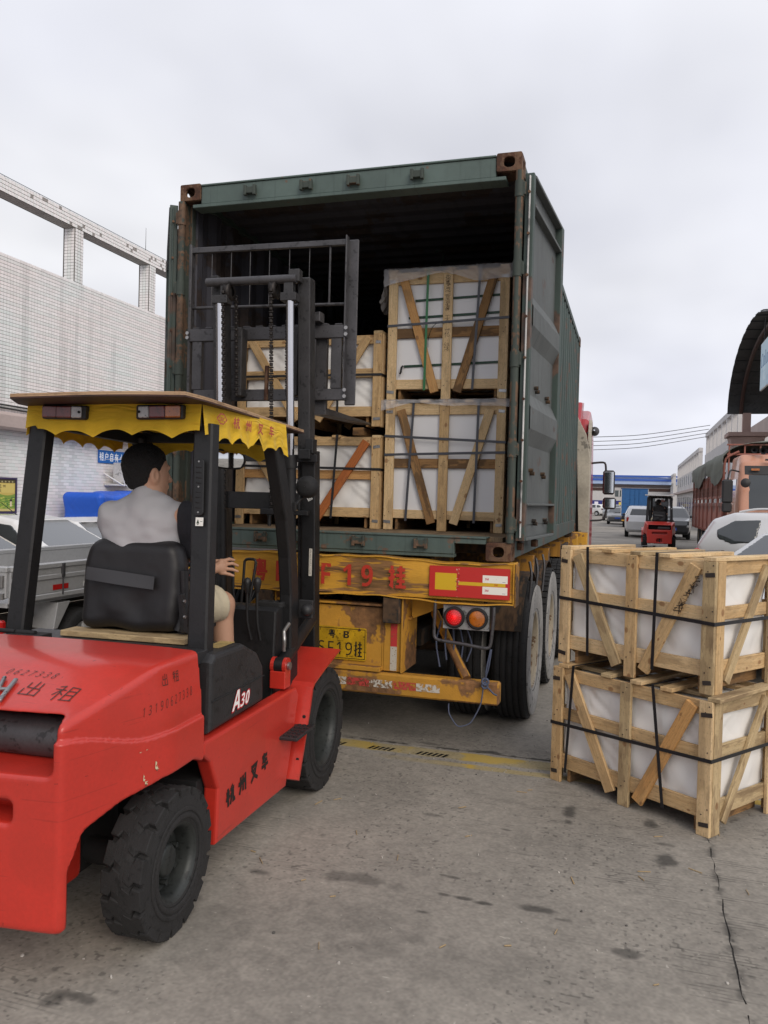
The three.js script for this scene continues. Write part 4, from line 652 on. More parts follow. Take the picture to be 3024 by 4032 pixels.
  part('brace', rod([-1.28, 0.87, zb - 0.35], [-0.99, 0.50, zb - 0.06], 0.030, 12), M.yellowDirty, t); part('brace', rod([-2.62, 0.87, zb - 0.35], [-2.9, 0.50, zb - 0.06], 0.030, 12), M.yellow, t);
  part('gusset', [ex([[0, 0], [0.30, 0.13], [0.30, 0.16], [0, 0.16]], 0.012).translate(-1.40, 0.84, zb - 0.2), plank([-1.4, 0.9, zb - 0.3], [-1.02, 0.98, zb - 0.3], [0, 1, 0], 0.05, 0.03)], M.yellow, t);
  // tail lamps
  const lamps = (cx, lit) => {
    const g = new THREE.Group(); g.name = 'tail_lamp'; g.position.set(cx, 0.898, zb - 0.02); t.add(g);
    part('plate', bx(0.30, 0.155, 0.012, 0, 0, 0, 0, 0, 0, 0.002), mat({ color: L3(0.42, 0.42, 0.41), map: rep(T.grime, 3), roughness: 0.5, metalness: 0.3 }), g);
    for (const [dx, mm, led] of [[-0.075, M.lampRed, lit], [0.075, M.lampAmber, false]]) {
      part('lamp_ring', lathe([[0.052, 0], [0.068, 0.002], [0.070, 0.018], [0.060, 0.026], [0.052, 0.022]], 32, 'z').translate(dx, 0, 0.006), M.rubberDark, g);
      const l = part('lens', lathe([[0.001, 0.024], [0.03, 0.022], [0.053, 0.014]], 28, 'z').translate(dx, 0, 0.006), mm, g);
      if (led) { for (let r = 0; r < 4; r++) for (let i = 0; i < (r ? r * 6 : 1); i++) { const a = i / (r * 6 || 1) * 2 * PI + r; part('diode', new THREE.SphereGeometry(0.0032, 6, 4).translate(dx + r * 0.0135 * Math.cos(a), r * 0.0135 * Math.sin(a), 0.030 - r * 0.0018), M.led, l); } const pl = new THREE.PointLight(0xff1020, 0.006, 0, 2); pl.position.set(dx, 0, 0.06); pl.castShadow = true; g.add(pl); }
    }
    part('bracket', [rod([-0.12, 0.07, -0.02], [-0.12, 0.12, -0.02], 0.012), rod([0.12, 0.07, -0.02], [0.12, 0.12, -0.02], 0.012)], M.chassis, g);
    part('guard_bar', tube([[-0.20, 0.10, 0.02], [-0.20, 0.0, 0.03], [-0.20, -0.12, 0.03], [-0.17, -0.15, 0.035], [0, -0.165, 0.04], [0.13, -0.18, 0.04], [0.165, -0.16, 0.035], [0.18, 0, 0.03], [0.18, 0.08, 0.02]], 0.011, 8, 60), M.steelGrey, g);
  };
  lamps(-0.995, true); lamps(-2.895, false);
  // axles and wheels
  for (const z of [-6.25, -7.56, -8.87]) {
    part('axle', [cy(0.065, 2.0, -1.945, 0.515, z, 'x', 14), bx(0.12, 0.12, 1.1, -1.47, 0.66, z + 0.1), bx(0.12, 0.12, 1.1, -2.42, 0.66, z + 0.1)], M.chassis, t);
    for (const [x, s] of [[-0.805, 1], [-1.13, 1], [-3.085, -1], [-2.76, -1]]) truckWheel(t, x, z, s, { lugs: z < -7, w: 0.275, R: 0.522 });
  }
  for (const z of [-6.25, -7.56]) part('mudguard', sheet((u, v) => { const a = lerp(-0.35, PI * 0.72, u); return [lerp(-1.3, -0.72, v), 0.515 + 0.60 * Math.sin(a + 0.5), z - 0.60 * Math.cos(a + 0.5)]; }, 16, 1, 0.006), M.chassis, t);
  part('cross_beam', [-6.9, -8.2, -9.6, -10.8].map(z => bb(-3.1, -0.78, 1.02, 1.20, z - 0.05, z + 0.05)), M.yellowDeck, t);
  part('twist_lock', [[-0.82, -5.3], [-3.07, -5.3], [-0.82, -10.95], [-3.07, -10.95]].map(([x, z]) => [bx(0.14, 0.05, 0.16, x, 1.236, z), cy(0.03, 0.16, x, 1.14, z)]).flat(), M.chassis, t);
  part('side_guard', [bb(-0.80, -0.76, 0.95, 1.15, -10.5, -9.6), bb(-0.86, -0.80, 0.7, 0.78, -10.9, -9.2)], M.chassis, t);
  // hanging chains and straps of the load locks by the wheel
  for (const [z, l] of [[-6.0, 0.34], [-6.4, 0.26], [-6.9, 0.3]]) part('load_strap', tube([[-0.71, 1.21, z], [-0.69, 1.12, z + 0.03], [-0.70, 1.21 - l, z + 0.05]], 0.010, 6, 10), M.steelGrey, t);
  part('front_bolster', [bb(-3.1, -0.70, 1.0, 1.23, -11.35, -11.22), bb(-1.1, -0.62, 1.03, 1.22, -12.4, -12.1)], M.yellow, t);
  part('rope', [tube([[-0.82, 0.72, zb + 0.05], [-0.845, 0.58, zb + 0.05], [-0.85, 0.48, zb + 0.02]], 0.0055, 5, 20), tube([[-0.815, 0.72, zb + 0.05], [-0.83, 0.6, zb + 0.055], [-0.86, 0.5, zb + 0.03], [-0.88, 0.36, zb + 0.02], [-0.94, 0.24, zb + 0.03], [-1.02, 0.21, zb + 0.03], [-1.08, 0.28, zb + 0.02], [-1.09, 0.34, zb + 0.0]], 0.0045, 5, 50), tube([[-0.86, 0.5, zb + 0.03], [-0.80, 0.44, zb + 0.03], [-0.775, 0.43, zb + 0.03]], 0.006, 5, 10), new THREE.TorusGeometry(0.02, 0.008, 6, 14).translate(-0.852, 0.51, zb + 0.035), new THREE.TorusGeometry(0.017, 0.008, 6, 14).translate(-0.855, 0.485, zb + 0.03)], M.rope, t);
  part('rope_tangle', [0, 1, 2, 3, 4].map(i => tube([[-1.2 + i * 0.04, 0.84, zb - 0.2], [-1.22 + i * 0.06, 0.7, zb - 0.16], [-1.19 + i * 0.045, 0.54 + 0.05 * (i % 3), zb - 0.15]], 0.006, 5, 16)), M.rope, t);
}
// ------------------------------------------------------------------ red tractor unit ahead of the container
{
  const k = thing('tractor_unit', 'red and cream truck cab standing ahead of the green container', 'truck', [-1.9, 0, -12.9]);
  const side = [[0, 1.0], [0, 2.55], [-0.25, 2.98], [-0.9, 3.18], [-1.5, 3.1], [-1.95, 2.75], [-2.2, 1.9], [-2.3, 1.1], [-2.2, 0.55], [-0.2, 0.55], [0, 0.7]];
  part('cab', exX(side, 2.42, 0, 0.06, { seg: 3 }), M.cabRed, k);
  part('side_fairing', exX([[0.10, 0.95], [0.22, 2.2], [0.05, 2.75], [-0.12, 2.95], [-0.25, 2.9], [-0.2, 1.0]], 0.05, 1.24, 0.01), M.cabCream, k);
  part('side_fairing', exX([[0.10, 0.95], [0.22, 2.2], [0.05, 2.75], [-0.12, 2.95], [-0.25, 2.9], [-0.2, 1.0]], 0.05, -1.24, 0.01), M.cabCream, k);
  part('corner_fairing', ex([[1.13, 1.0], [1.27, 1.0], [1.27, 2.3], [1.2, 2.7], [1.05, 3.0], [0.88, 3.18], [0.82, 3.1], [1.06, 2.65]], 0.06, 0.008).translate(0, 0, 0.2), M.cabCream, k);
  part('corner_fairing', ex([[-1.13, 1.0], [-1.27, 1.0], [-1.27, 2.3], [-1.2, 2.7], [-1.05, 3.0], [-0.88, 3.18], [-0.82, 3.1], [-1.06, 2.65]].reverse(), 0.06, 0.008).translate(0, 0, 0.2), M.cabCream, k);
  part('air_deflector', exX([[0.0, 2.5], [0.16, 2.3], [0.1, 2.8], [-0.3, 3.25], [-0.75, 3.3], [-0.5, 3.0]], 2.2, 0, 0.03), M.cabRed, k);
  part('rear_panel', bb(-1.15, 1.15, 1.05, 2.3, 0.02, 0.05), M.darkPlastic, k);
  for (let i = 0; i < 5; i++) part('vent_slat', bb(-1.1, 1.1, 0.98 - i * 0.06, 1.0 - i * 0.06, 0.03, 0.12), M.steelGrey, k);
  const mi = part('mirror', [bx(0.20, 0.42, 0.10, 1.50, 2.02, -1.62, 0, 0, 0, 0.03), bx(0.22, 0.20, 0.10, 1.52, 1.66, -1.62, 0, 0, 0, 0.03), tube([[1.2, 2.35, -1.6], [1.42, 2.36, -1.62], [1.45, 2.2, -1.62]], 0.018, 6, 12), tube([[1.2, 1.35, -1.6], [1.42, 1.38, -1.62], [1.48, 1.58, -1.62]], 0.018, 6, 12)], M.darkPlastic, k);
  part('mirror_glass', [bx(0.16, 0.36, 0.008, 1.50, 2.02, -1.567), bx(0.17, 0.15, 0.008, 1.52, 1.66, -1.567)], M.mirror, mi);
  part('horn', [lathe([[0.015, 0.22], [0.02, 0.1], [0.03, 0.03], [0.075, 0]], 14, 'z').translate(1.30, 2.78, -0.2), rod([1.1, 2.72, -0.15], [1.3, 2.78, -0.12], 0.014)], M.steelGrey, k);
  for (const x of [-0.42, 0.42]) part('chassis_rail', bb(x - 0.04, x + 0.04, 0.72, 0.98, -1.9, 3.2), M.chassis, k);
  part('chassis_cover', [ex([[-1.24, 0], [1.24, 0], [1.24, 0.2], [-1.24, 0.2]], 0.05, 0, { holes: [Array.from({ length: 9 }, (_, i) => [0.86 + 0.14 * Math.cos(i / 8 * PI), 0.04 + 0.1 * Math.sin(i / 8 * PI)])] }).translate(0, 0.92, 0.5), bb(-1.24, 1.24, 1.12, 1.15, 0.1, 0.55)], M.yellowDeck, k);
  part('fuel_tank', bb(0.72, 1.2, 0.42, 0.86, -0.2, 0.45, 0.06), M.truckBed, k);
  for (const [z, d] of [[-1.15, 0], [1.35, 1], [2.55, 1]]) { part('axle', cy(0.06, 2.0, 0, 0.515, z, 'x', 10), M.chassis, k); for (const s of [-1, 1]) { truckWheel(k, s * 1.05, z, s, { w: 0.27 }); if (d) truckWheel(k, s * 0.74, z, s, { w: 0.27 }); } }
}
// ------------------------------------------------------------------ wooden crates of wrapped stone slabs
const WD = M.wood;
function crate(label, p, turn, o, group) {
  const { L, W, H } = o, g = thing('wooden_crate', label, 'crate', p, turn, group), Tk = 0.022, pw = o.pw ?? 0.072, j = (a) => rnd(-a, a);
  const wood = (i) => WD[(o.woods ?? [0, 1, 0, 4, 1])[i % (o.woods?.length ?? 5)]];
  let wi = 0;
  const H0 = H - Tk;
  part('wrapped_block', (() => { const hx = L / 2 - 2 * Tk - 0.008, hz = W / 2 - 2 * Tk - 0.008, y0 = 0.115, y1 = H - 0.055; return sdfMesh((x, y, z) => rbox(x, y, z, [0, (y0 + y1) / 2, 0], [hx, (y1 - y0) / 2, hz], 0.012) + (o.smooth ? 0.001 : 0.0035) * (Math.sin(x * 23 + y * 31 + z * 11) + Math.sin(x * 41 - y * 17 + z * 37)) + (o.smooth ? 0 : 0.002 * Math.sin((x + y * 1.3 + z) * 62) * sst(0.1, 0.9, Math.sin(x * 9 + y * 4 + z * 7))), [-hx - 0.03, y0 - 0.03, -hz - 0.03], [hx + 0.03, y1 + 0.03, hz + 0.03], 0.016); })(), o.film ?? M.film, g);
  if (o.panels) part('white_panel', [bb(-L / 2 + 2 * Tk + 0.012, -0.006, 0.13, H - 0.08, W / 2 - 2 * Tk - 0.005, W / 2 - 2 * Tk - 0.001), bb(0.006, L / 2 - 2 * Tk - 0.012, 0.13, H - 0.08, W / 2 - 2 * Tk - 0.005, W / 2 - 2 * Tk - 0.001)], M.filmWhite, g);
  const mk = (name, a, b, wd, ww, mm) => part(name, /* each board a little out of true */ plank(a, b, wd, ww, Tk - 0.001, 0.0025), mm, g);
  // faces: [axis point maker, half width, outer distance]
  const faces = [[(u, y, n) => [u, y, n], L / 2 - 0.002, W / 2], [(u, y, n) => [-u, y, -n], L / 2 - 0.002, W / 2], [(u, y, n) => [n, y, -u], W / 2 - Tk - 0.002, L / 2], [(u, y, n) => [-n, y, u], W / 2 - Tk - 0.002, L / 2]];
  faces.forEach(([F, hw, N], f) => {
    const front = f < 2, yd = [0, 1, 0];
    for (const [y0, y1] of o.rails) mk('rail', F(-hw + (front ? Tk : 0.024), (y0 + y1) / 2 + j(0.004), N - 1.5 * Tk), F(hw - (front ? Tk : 0.024), (y0 + y1) / 2 + j(0.004), N - 1.5 * Tk), yd, y1 - y0 + j(0.004), o.railWood?.[wi++ % o.railWood.length] !== undefined ? WD[o.railWood[(wi - 1) % o.railWood.length]] : wood(wi));
    const ud = F(1, 0, 0); const du = ud;
    for (const u of front ? [-hw + pw / 2, o.mid === false ? null : j(0.005), hw - pw / 2] : [-hw + pw / 2, hw - pw / 2]) if (u !== null) mk('post', F(u, u === -hw + pw / 2 || Math.abs(u) > 0.1 ? 0.0 : 0.0, N - 0.5 * Tk), F(u + j(0.003), H0, N - 0.5 * Tk), F(1, 0, 0).map((v, i) => v - F(0, 0, 0)[i]), pw + j(0.003), front && Math.abs(u) < 0.1 && o.midWood !== undefined ? WD[o.midWood] : wood(wi++));
    const D = front ? [[-1, 1], [1, 1]] : [[f === 2 ? 1 : -1, 0]];
    D.forEach(([s, v], k) => {
      const a = v ? F(s * (hw - pw - 0.045), H - (o.dTop ?? 0.05), N - 0.5 * Tk) : F(s * (hw - pw - 0.03), H - 0.06, N - 0.5 * Tk);
      const b = v ? F(s * (pw / 2 + 0.05), o.dBot ?? 0.05, N - 0.5 * Tk) : F(-s * (hw - pw - 0.04), 0.05, N - 0.5 * Tk);
      const dm = F(1, 0, 0).map((q, i) => q - F(0, 0, 0)[i]);
      mk('diagonal_brace', a, b, dm, v ? (o.dw ?? 0.068) : 0.05, WD[(o.diag ?? [2, 1, 4, 4])[v ? k : 2]]);
    });
    if (!o.noClip) for (const u of front ? [-hw + 0.03, hw - 0.03] : []) for (const y of [0.06, H - 0.09]) part('corner_clip', bx(0.05 + j(0.01), 0.022, 0.003, ...F(u, y, N + 0.002), 0, j(0.1), j(0.15), 0.0005), o.clip ?? M.clip, g);
  });
  // top slats across and bottom boards
  for (const x of [-L / 2 + pw / 2 + 0.002, -L * 0.17, L * 0.02, L * 0.2, L / 2 - pw / 2 - 0.002]) mk('top_slat', [x, H - 0.5 * Tk, -W / 2 + 0.004], [x + (o.skew ?? 0) * 0.04, H - 0.5 * Tk, W / 2 - 0.004], [1, 0, 0], 0.07, wood(wi++));
  for (const z of [-W * 0.25, W * 0.22]) mk('top_rail', [-L / 2 + 0.06, H - 1.5 * Tk, z], [L / 2 - 0.06, H - 1.5 * Tk, z], [0, 0, 1], 0.06, wood(wi++));
  for (const z of [-W * 0.35, 0, W * 0.35]) mk('bottom_board', [-L / 2 + 2 * Tk + 0.003, 0.098, z], [L / 2 - 2 * Tk - 0.003, 0.098, z], [0, 0, 1], 0.09, WD[3]);
  for (const x of [-L * 0.4, 0, L * 0.4]) mk('skid', [x, 0.043, -W / 2 + 2 * Tk + 0.003], [x, 0.043, W / 2 - 2 * Tk - 0.003], [0, 1, 0], 0.084, WD[3]);
  // nails in the planks
  const nails = []; for (const [y0, y1] of o.rails) for (const u of [-L / 2 + 0.03, 0, L / 2 - 0.03]) for (const k of [-1, 1]) nails.push(cy(0.0035, 0.003, u + k * 0.012 + j(0.006), (y0 + y1) / 2 + k * 0.016, W / 2 + 0.0005, 'z', 6));
  part('nails', nails, M.clipDark, g, { kind: 'stuff' });
  const e = 0.0025;
  for (const [x0, x1, m] of o.vstraps ?? []) { const zf = W / 2 + e; part('strap', [plank([x0, H + e, zf], [x1, 0.07, zf], [1, 0, 0], 0.019, 0.0016, 0.0004), plank([x0, H + e, zf], [x0, H + e, -zf], [1, 0, 0], 0.019, 0.0016, 0.0004), plank([x0, H + e, -zf], [x0, 0.07, -zf], [1, 0, 0], 0.019, 0.0016, 0.0004)], m ?? M.strap, g); }
  for (const [y0, y1, m] of o.hstraps ?? []) { const zf = W / 2 + e + 0.002, xf = L / 2 + e; part('strap', [plank([-xf, y0, zf], [xf, y1, zf], [0, 1, 0], 0.019, 0.0016, 0.0004), plank([xf, y1, zf], [xf, y1, -zf], [0, 1, 0], 0.019, 0.0016, 0.0004), plank([-xf, y0, zf], [-xf, y0, -zf], [0, 1, 0], 0.019, 0.0016, 0.0004), plank([-xf, y0, -zf], [xf, y1, -zf], [0, 1, 0], 0.019, 0.0016, 0.0004)], m ?? M.strap, g); }
  return g;
}
const smallRails = [[0.084, 0.165], [0.372, 0.442], [0.60, 0.675]], cw1 = { L: 1.03, W: 0.66, H: 0.70, rails: smallRails, woods: [1, 4, 0, 1, 4], diag: [1, 2, 4, 4], clip: M.clipDark };
// the two crates standing on the yard
const AX = [0.8117, -0.584], turnOut = -Math.atan2(0.598, 0.831); // front faces the camera side
const outC = (cx, cz, W, dx, dz) => [cx + dx, 0, cz + dz];
{
  const A = [0.410, -4.297], B = [-0.421, -4.895], fx = (A[0] + B[0]) / 2, fz = (A[1] + B[1]) / 2, nx = 0.598 / 1.0238, nz = -0.831 / 1.0238; // nx,nz points into the crate
  const lo = crate('lower crate on the concrete with its wrapping torn at the end', [fx + nx * 0.33, 0, fz + nz * 0.33], turnOut, { ...cw1, vstraps: [[-0.36, -0.40], [0.17, 0.25]], hstraps: [[0.345, 0.385]], skew: 1 }, 'crates standing on the yard');
  const up = crate('upper crate on the yard with black scribble on a brace', [fx + nx * 0.36 - 0.012, 0.70, fz + nz * 0.36 - 0.01], turnOut, { ...cw1, L: 1.0, W: 0.64, H: 0.695, woods: [0, 1, 4, 0, 0], diag: [4, 1, 4, 4], vstraps: [[-0.30, -0.28], [0.16, 0.15]], hstraps: [[0.385, 0.36]] }, 'crates standing on the yard');
  sign('scribble', 0.075, 0.24, canvasTex(75, 240, (x, w, h) => { x.strokeStyle = '#1a1210'; x.lineCap = 'round'; for (let i = 0; i < 70; i++) { const y = i < 26 ? rnd(10, 85) : rnd(95, 225); if (y > 128 && y < 150) continue; x.lineWidth = rnd(1.5, 5); x.beginPath(); x.moveTo(rnd(20, 55), y); x.lineTo(rnd(14, 60), y + rnd(-22, 22)); x.stroke(); } }), up, [0.345, 0.49, 0.322], [0, 0, -0.56]);
}
// crates inside the container: two tall ones by the door on the far side, two flat ones beside them
const bigRails = [[0.085, 0.155], [0.475, 0.55], [0.885, 0.975]], big = { L: 0.93, W: 0.95, H: 0.995, rails: bigRails, woods: [0, 0, 1, 0, 0], smooth: true, panels: true, dw: 0.066, dTop: 0.075, dBot: 0.055 };
{
  const z = -5.975, lo = crate('lower tall crate at the container door with white panels', [-1.375, yFl, z - 0.475], 0, { ...big, midWood: 1, diag: [3, 0, 1, 1], railWood: [0, 3, 0], hstraps: [[0.72, 0.675, M.strapGrey], [0.575, 0.60, M.strapGrey]], vstraps: [[-0.24, -0.285, M.strapGrey], [0.26, 0.245, M.strapGrey]] }, 'tall crates in the container');
  const up = crate('upper tall crate at the container door with green straps', [-1.378, yFl + 0.997, z - 0.475], 0.008, { ...big, midWood: 0, diag: [2, 3, 1, 1], railWood: [0, 3, 0], hstraps: [[0.565, 0.60, M.strapGrey]], vstraps: [[-0.155, -0.165, M.strapGreen], [0.245, 0.205, M.strapGrey]] }, 'tall crates in the container');
  for (const [y, x0] of [[0.26, -0.34], [0.63, -0.31], [0.76, -0.26]]) part('inner_strap', plank([x0, y, 0.437], [0.43, y + 0.02, 0.437], [0, 1, 0], 0.018, 0.003, 0.0005), M.strapGreenDark, up);
  part('strap_end', tube([[-0.34, 0.262, 0.45], [-0.352, 0.25, 0.455], [-0.357, 0.215, 0.455], [-0.365, 0.20, 0.455]], 0.008, 5, 12), M.strap, up);
  part('loose_strap', sheet((u, v) => { const P = [[-0.10, 0.98], [-0.098, 1.03], [-0.093, 1.07], [-0.075, 1.09], [-0.07, 1.13], [-0.085, 1.16], [-0.12, 1.165], [-0.145, 1.145]], t = u * 7, i = Math.min(6, Math.floor(t)), f = t - i; return [lerp(P[i][0], P[i + 1][0], f), lerp(P[i][1], P[i + 1][1], f), 0.33 + v * 0.018]; }, 28, 1, 0.001), M.strapGreenDark, up);
  part('strap_loop', sheet((u, v) => { const a = lerp(-0.15, PI * 1.1, u); return [-0.06 - 0.085 * Math.cos(a), 0.42 + 0.16 * Math.sin(a) - 0.1 * sst(0.75, 1, u), 0.462 + v * 0.014]; }, 24, 1, 0.001), M.strapGreenDark, up);
  sign('ink_marks', 0.06, 0.62, canvasTex(60, 620, (x, w, h) => { x.globalAlpha = 0.8; for (let i = 0; i < 110; i++) { x.strokeStyle = '#4a3524'; x.lineWidth = rnd(1, 2.2); const y = rnd(6, 270); x.beginPath(); x.moveTo(rnd(8, 52), y); x.quadraticCurveTo(rnd(8, 52), y + rnd(-20, 20), rnd(8, 52), y + rnd(-14, 14)); x.stroke(); } ['天', '花', '绿'].forEach((c, i) => han(x, c, 10, 300 + i * 105, 42, 70, 2.6, '#4a3524', 3)); }), up, [0.0, 0.63, 0.4765]);
  // polythene left over the top of the tall crates
  const poly = (par, y0, drop, seedy) => { const m = part('polythene_sheet', [sheet((u, v) => { const x = lerp(-0.50, 0.49, u), n = fbm3(u * 5 + seedy, v * 5, seedy, 3), d = drop * (0.55 + 0.6 * PN.noise(u * 3 + seedy, 0, 3) + 0.5 * Math.abs(u - 0.5) ** 2 * 4); return v < 0.45 ? [x, y0 + 0.008 + 0.02 * Math.abs(n), lerp(0.2, 0.486, v / 0.45)] : [x * (1 + 0.02 * n), y0 + 0.006 - d * (v - 0.45) / 0.55, 0.488 + 0.014 * Math.abs(Math.sin(u * 26 + n * 6)) * (v - 0.3)]; }, 60, 14), sheet((u, v) => [-0.478 - 0.04 * v * Math.abs(PN.noise(u * 5, v * 4, seedy)) - 0.05 * v * v, y0 + 0.006 - v * drop * (1.9 + Math.sin(u * 5) * 0.5), lerp(0.48, 0.0, u)], 20, 10)], M.polythene, par); return m; };
  poly(up, 0.995, 0.13, 2.3); poly(lo, 0.99, 0.07, 7.7);
  const fl = { L: 1.235, W: 0.7, H: 0.725, rails: [[0.084, 0.16], [0.38, 0.45], [0.645, 0.715]], woods: [1, 0, 1, 1, 4], dw: 0.066 };
  const zl = -5.95, b = crate('lower flat crate deep in the container with an orange brace', [-2.483, yFl, zl - 0.35], 0, { ...fl, diag: [1, 5, 1, 1], railWood: [1, 2, 1], vstraps: [[0.26, 0.22]], hstraps: [[0.475, 0.46]] }, 'flat crates in the container');
  const t = crate('flat crate in the container resting above the fork tips', [-2.485, yFl + 0.79, zl - 0.35], -0.01, { ...fl, H: 0.74, diag: [1, 1, 1, 1], vstraps: [[0.26, 0.26]], hstraps: [[0.405, 0.4]] }, 'flat crates in the container');
  for (const x of [-0.42, 0.42]) part('bearer', plank([x, -0.034, -0.3], [x, -0.034, 0.3], [0, 1, 0], 0.062, 0.09), WD[3], t);
}
// ------------------------------------------------------------------ forklift truck
const fk = thing('forklift', 'red forklift with yellow fringed plywood canopy, its mast raised to the container', 'forklift', [-2.16, 0, -2.63], 2.5 * RAD);
function liftTyre(parent, x, z, s, R, r, w, n, disc) {
  const g = new THREE.Group(); g.name = 'wheel'; g.position.set(x, R, z); parent.add(g);
  const t = part('tyre', lathe([[r, -w * 0.46], [r + 0.012, -w * 0.5], [R - 0.075, -w * 0.5], [R - 0.035, -w * 0.485], [R - 0.022, -w * 0.45], [R - 0.018, 0], [R - 0.022, w * 0.45], [R - 0.035, w * 0.485], [R - 0.075, w * 0.5], [r + 0.012, w * 0.5], [r, w * 0.46]], 60), M.rubber, g);
  part('tread_band', lathe([[R - 0.02, -w * 0.24], [R - 0.001, -w * 0.21], [R, 0], [R - 0.001, w * 0.21], [R - 0.02, w * 0.24]], 60), M.rubber, t);
  // tread lugs: two staggered rows with notched ends
  for (let i = 0; i < n; i++) for (const k of [-1, 1]) {
    const a = (i + (k > 0 ? 0.5 : 0)) / n * 2 * PI, d = 2 * PI * R / n;
    const L = new THREE.Shape(); const hw = w * 0.475, q = d * 0.47; L.moveTo(-0.005, -q * 0.9); L.lineTo(-hw * 0.45, -q * 0.55); L.lineTo(-hw * 0.6, -q * 0.95); L.lineTo(-hw, -q * 0.8); L.lineTo(-hw, q * 0.85); L.lineTo(-hw * 0.62, q * 0.75); L.lineTo(-hw * 0.45, q * 1.15); L.lineTo(-0.005, q * 0.8);
    const e = new THREE.ExtrudeGeometry(L, { depth: 0.03, bevelEnabled: true, bevelSize: 0.004, bevelThickness: 0.004, bevelSegments: 1, bevelOffset: -0.004 }); e.rotateX(-PI / 2); if (k > 0) e.rotateY(PI); e.translate(0, R - 0.034, 0); e.rotateX(a);
    const m = part('tread_lug', e, M.rubber, t);
  }
  part('sidewall_ring', [lathe([[R - 0.085, s * (w * 0.5 + 0.0005)], [R - 0.082, s * (w * 0.5 + 0.005)], [R - 0.070, s * (w * 0.5 + 0.005)], [R - 0.067, s * (w * 0.5 + 0.0005)]], 60), lathe([[r + 0.012, s * (w * 0.5)], [r + 0.016, s * (w * 0.5 + 0.006)], [r + 0.030, s * (w * 0.5 + 0.006)], [r + 0.034, s * (w * 0.5)]], 60)], M.rubber, t);
  part('rim', lathe([[r - 0.002, -s * w * 0.4], [r - 0.022, -s * w * 0.2], [r - 0.026, s * w * 0.30], [r - 0.012, s * w * 0.42], [r + 0.004, s * w * 0.47], [r + 0.010, s * w * 0.495], [r + 0.006, s * w * 0.46]], 48), M.rim, g);
  part('disc', lathe([[r - 0.024, s * w * disc], [r * 0.6, s * w * (disc - 0.05)], [0.001, s * w * (disc - 0.05)]], 40), M.rim, g);
  part('hub', lathe([[r * 0.42, s * w * (disc - 0.1)], [r * 0.42, s * w * (disc + 0.16)], [r * 0.34, s * w * (disc + 0.24)], [0.001, s * w * (disc + 0.26)]], 28), M.rim, g);
  for (let i = 0; i < 8; i++) part('wheel_nut', cy(0.011, 0.03, s * w * (disc + 0.03), r * 0.66 * Math.cos(i / 8 * 2 * PI + 0.2), r * 0.66 * Math.sin(i / 8 * 2 * PI + 0.2), 'x', 6), r > 0.2 ? M.bolt : M.rim, g);
  return g;
}
for (const s of [-1, 1]) { liftTyre(fk, s * 0.50, 0, s, 0.268, 0.145, 0.165, 17, 0.0); liftTyre(fk, s * 0.50, -1.62, s, 0.338, 0.205, 0.22, 20, -0.12); }
// counterweight
const archP = [[0.47, -0.2], [0.475, 0.30], [0.475, 0.42], [0.42, 0.535], [0.28, 0.585], [0.10, 0.61], [-0.12, 0.615], [-0.26, 0.56], [-0.335, 0.42], [-0.345, -0.2]];
const cwSDF = (x, y, z) => {
  const ax = Math.abs(x), gy = lerp(0.775, 0.845, sst(0.15, 0.5, z)), low = 0.015 * sst(0.005, -0.005, y - gy);
  const hw = 0.560 - 0.105 * sst(0.0, 0.60, z) - 0.02 * sst(0.8, 1.03, y) + low;
  let d = smax(ax - hw, z - 0.52 + 0.03 * (x / 0.5) ** 2 - low, 0.03);
  d = smax(d, 0.952 * (ax - 0.425 - low) + 0.305 * (z - 0.50), 0.02);
  d = smax(d, 0.324 * (z - 0.50 + 0.05 * (x / 0.5) ** 2) + 0.946 * (y - 0.905), 0.022);
  d = smax(d, y - 1.035 + 0.03 * x * x, 0.028); d = smax(d, 0.225 - y, 0.03); d = smax(d, -0.2 - z, 0.008);
  const arch = smax(poly2(z, y, archP), 0.25 - ax, 0.02); d = smax(d, -arch, 0.014);
  const o1 = smax(rbox(x, y, z, [0, 0.822, 0.47], [0.402, 0.088, 0.24], 0.03), -1, 0.01), o2 = rbox(x, y, z, [0, 0.612, 0.5], [0.262, 0.036, 0.12], 0.02), o3 = rbox(x, y, z, [0, 0.34, 0.5], [0.10, 0.07, 0.14], 0.03);
  d = smax(d, -o1, 0.018); d = smax(d, -o2, 0.02); d = smax(d, -o3, 0.02);
  return smax(d, -rbox(x, y, z, [0, 0.3, -0.1], [0.24, 0.5, 0.24], 0.03), 0.02);
};
const cw = part('counterweight', sdfMesh(cwSDF, [-0.6, 0.2, -0.225], [0.6, 1.06, 0.56], 0.0105), M.red, fk);
part('radiator_grille', [bb(-0.40, 0.40, 0.735, 0.91, 0.225, 0.245), ...Array.from({ length: 12 }, (_, i) => bb(-0.37 + i * 0.066, -0.34 + i * 0.066, 0.74, 0.905, 0.246, 0.262))], M.blackMatt, cw);
part('muffler', lathe([[0.001, -0.22], [0.06, -0.215], [0.07, -0.2], [0.07, 0.2], [0.06, 0.215], [0.001, 0.22]], 24).translate(0.15, 0.80, 0.32), M.steelGrey, cw);
part('tow_pin', [cy(0.022, 0.24, 0, 0.36, 0.46, 'y', 14), cy(0.04, 0.02, 0, 0.49, 0.46, 'y', 14)], M.blackMatt, cw);
part('hole_plug', [cy(0.048, 0.006, 0.05, 1.031, -0.05, 'y', 24), cy(0.048, 0.006, -0.22, 1.03, 0.02, 'y', 24)], M.darkPlastic, cw);
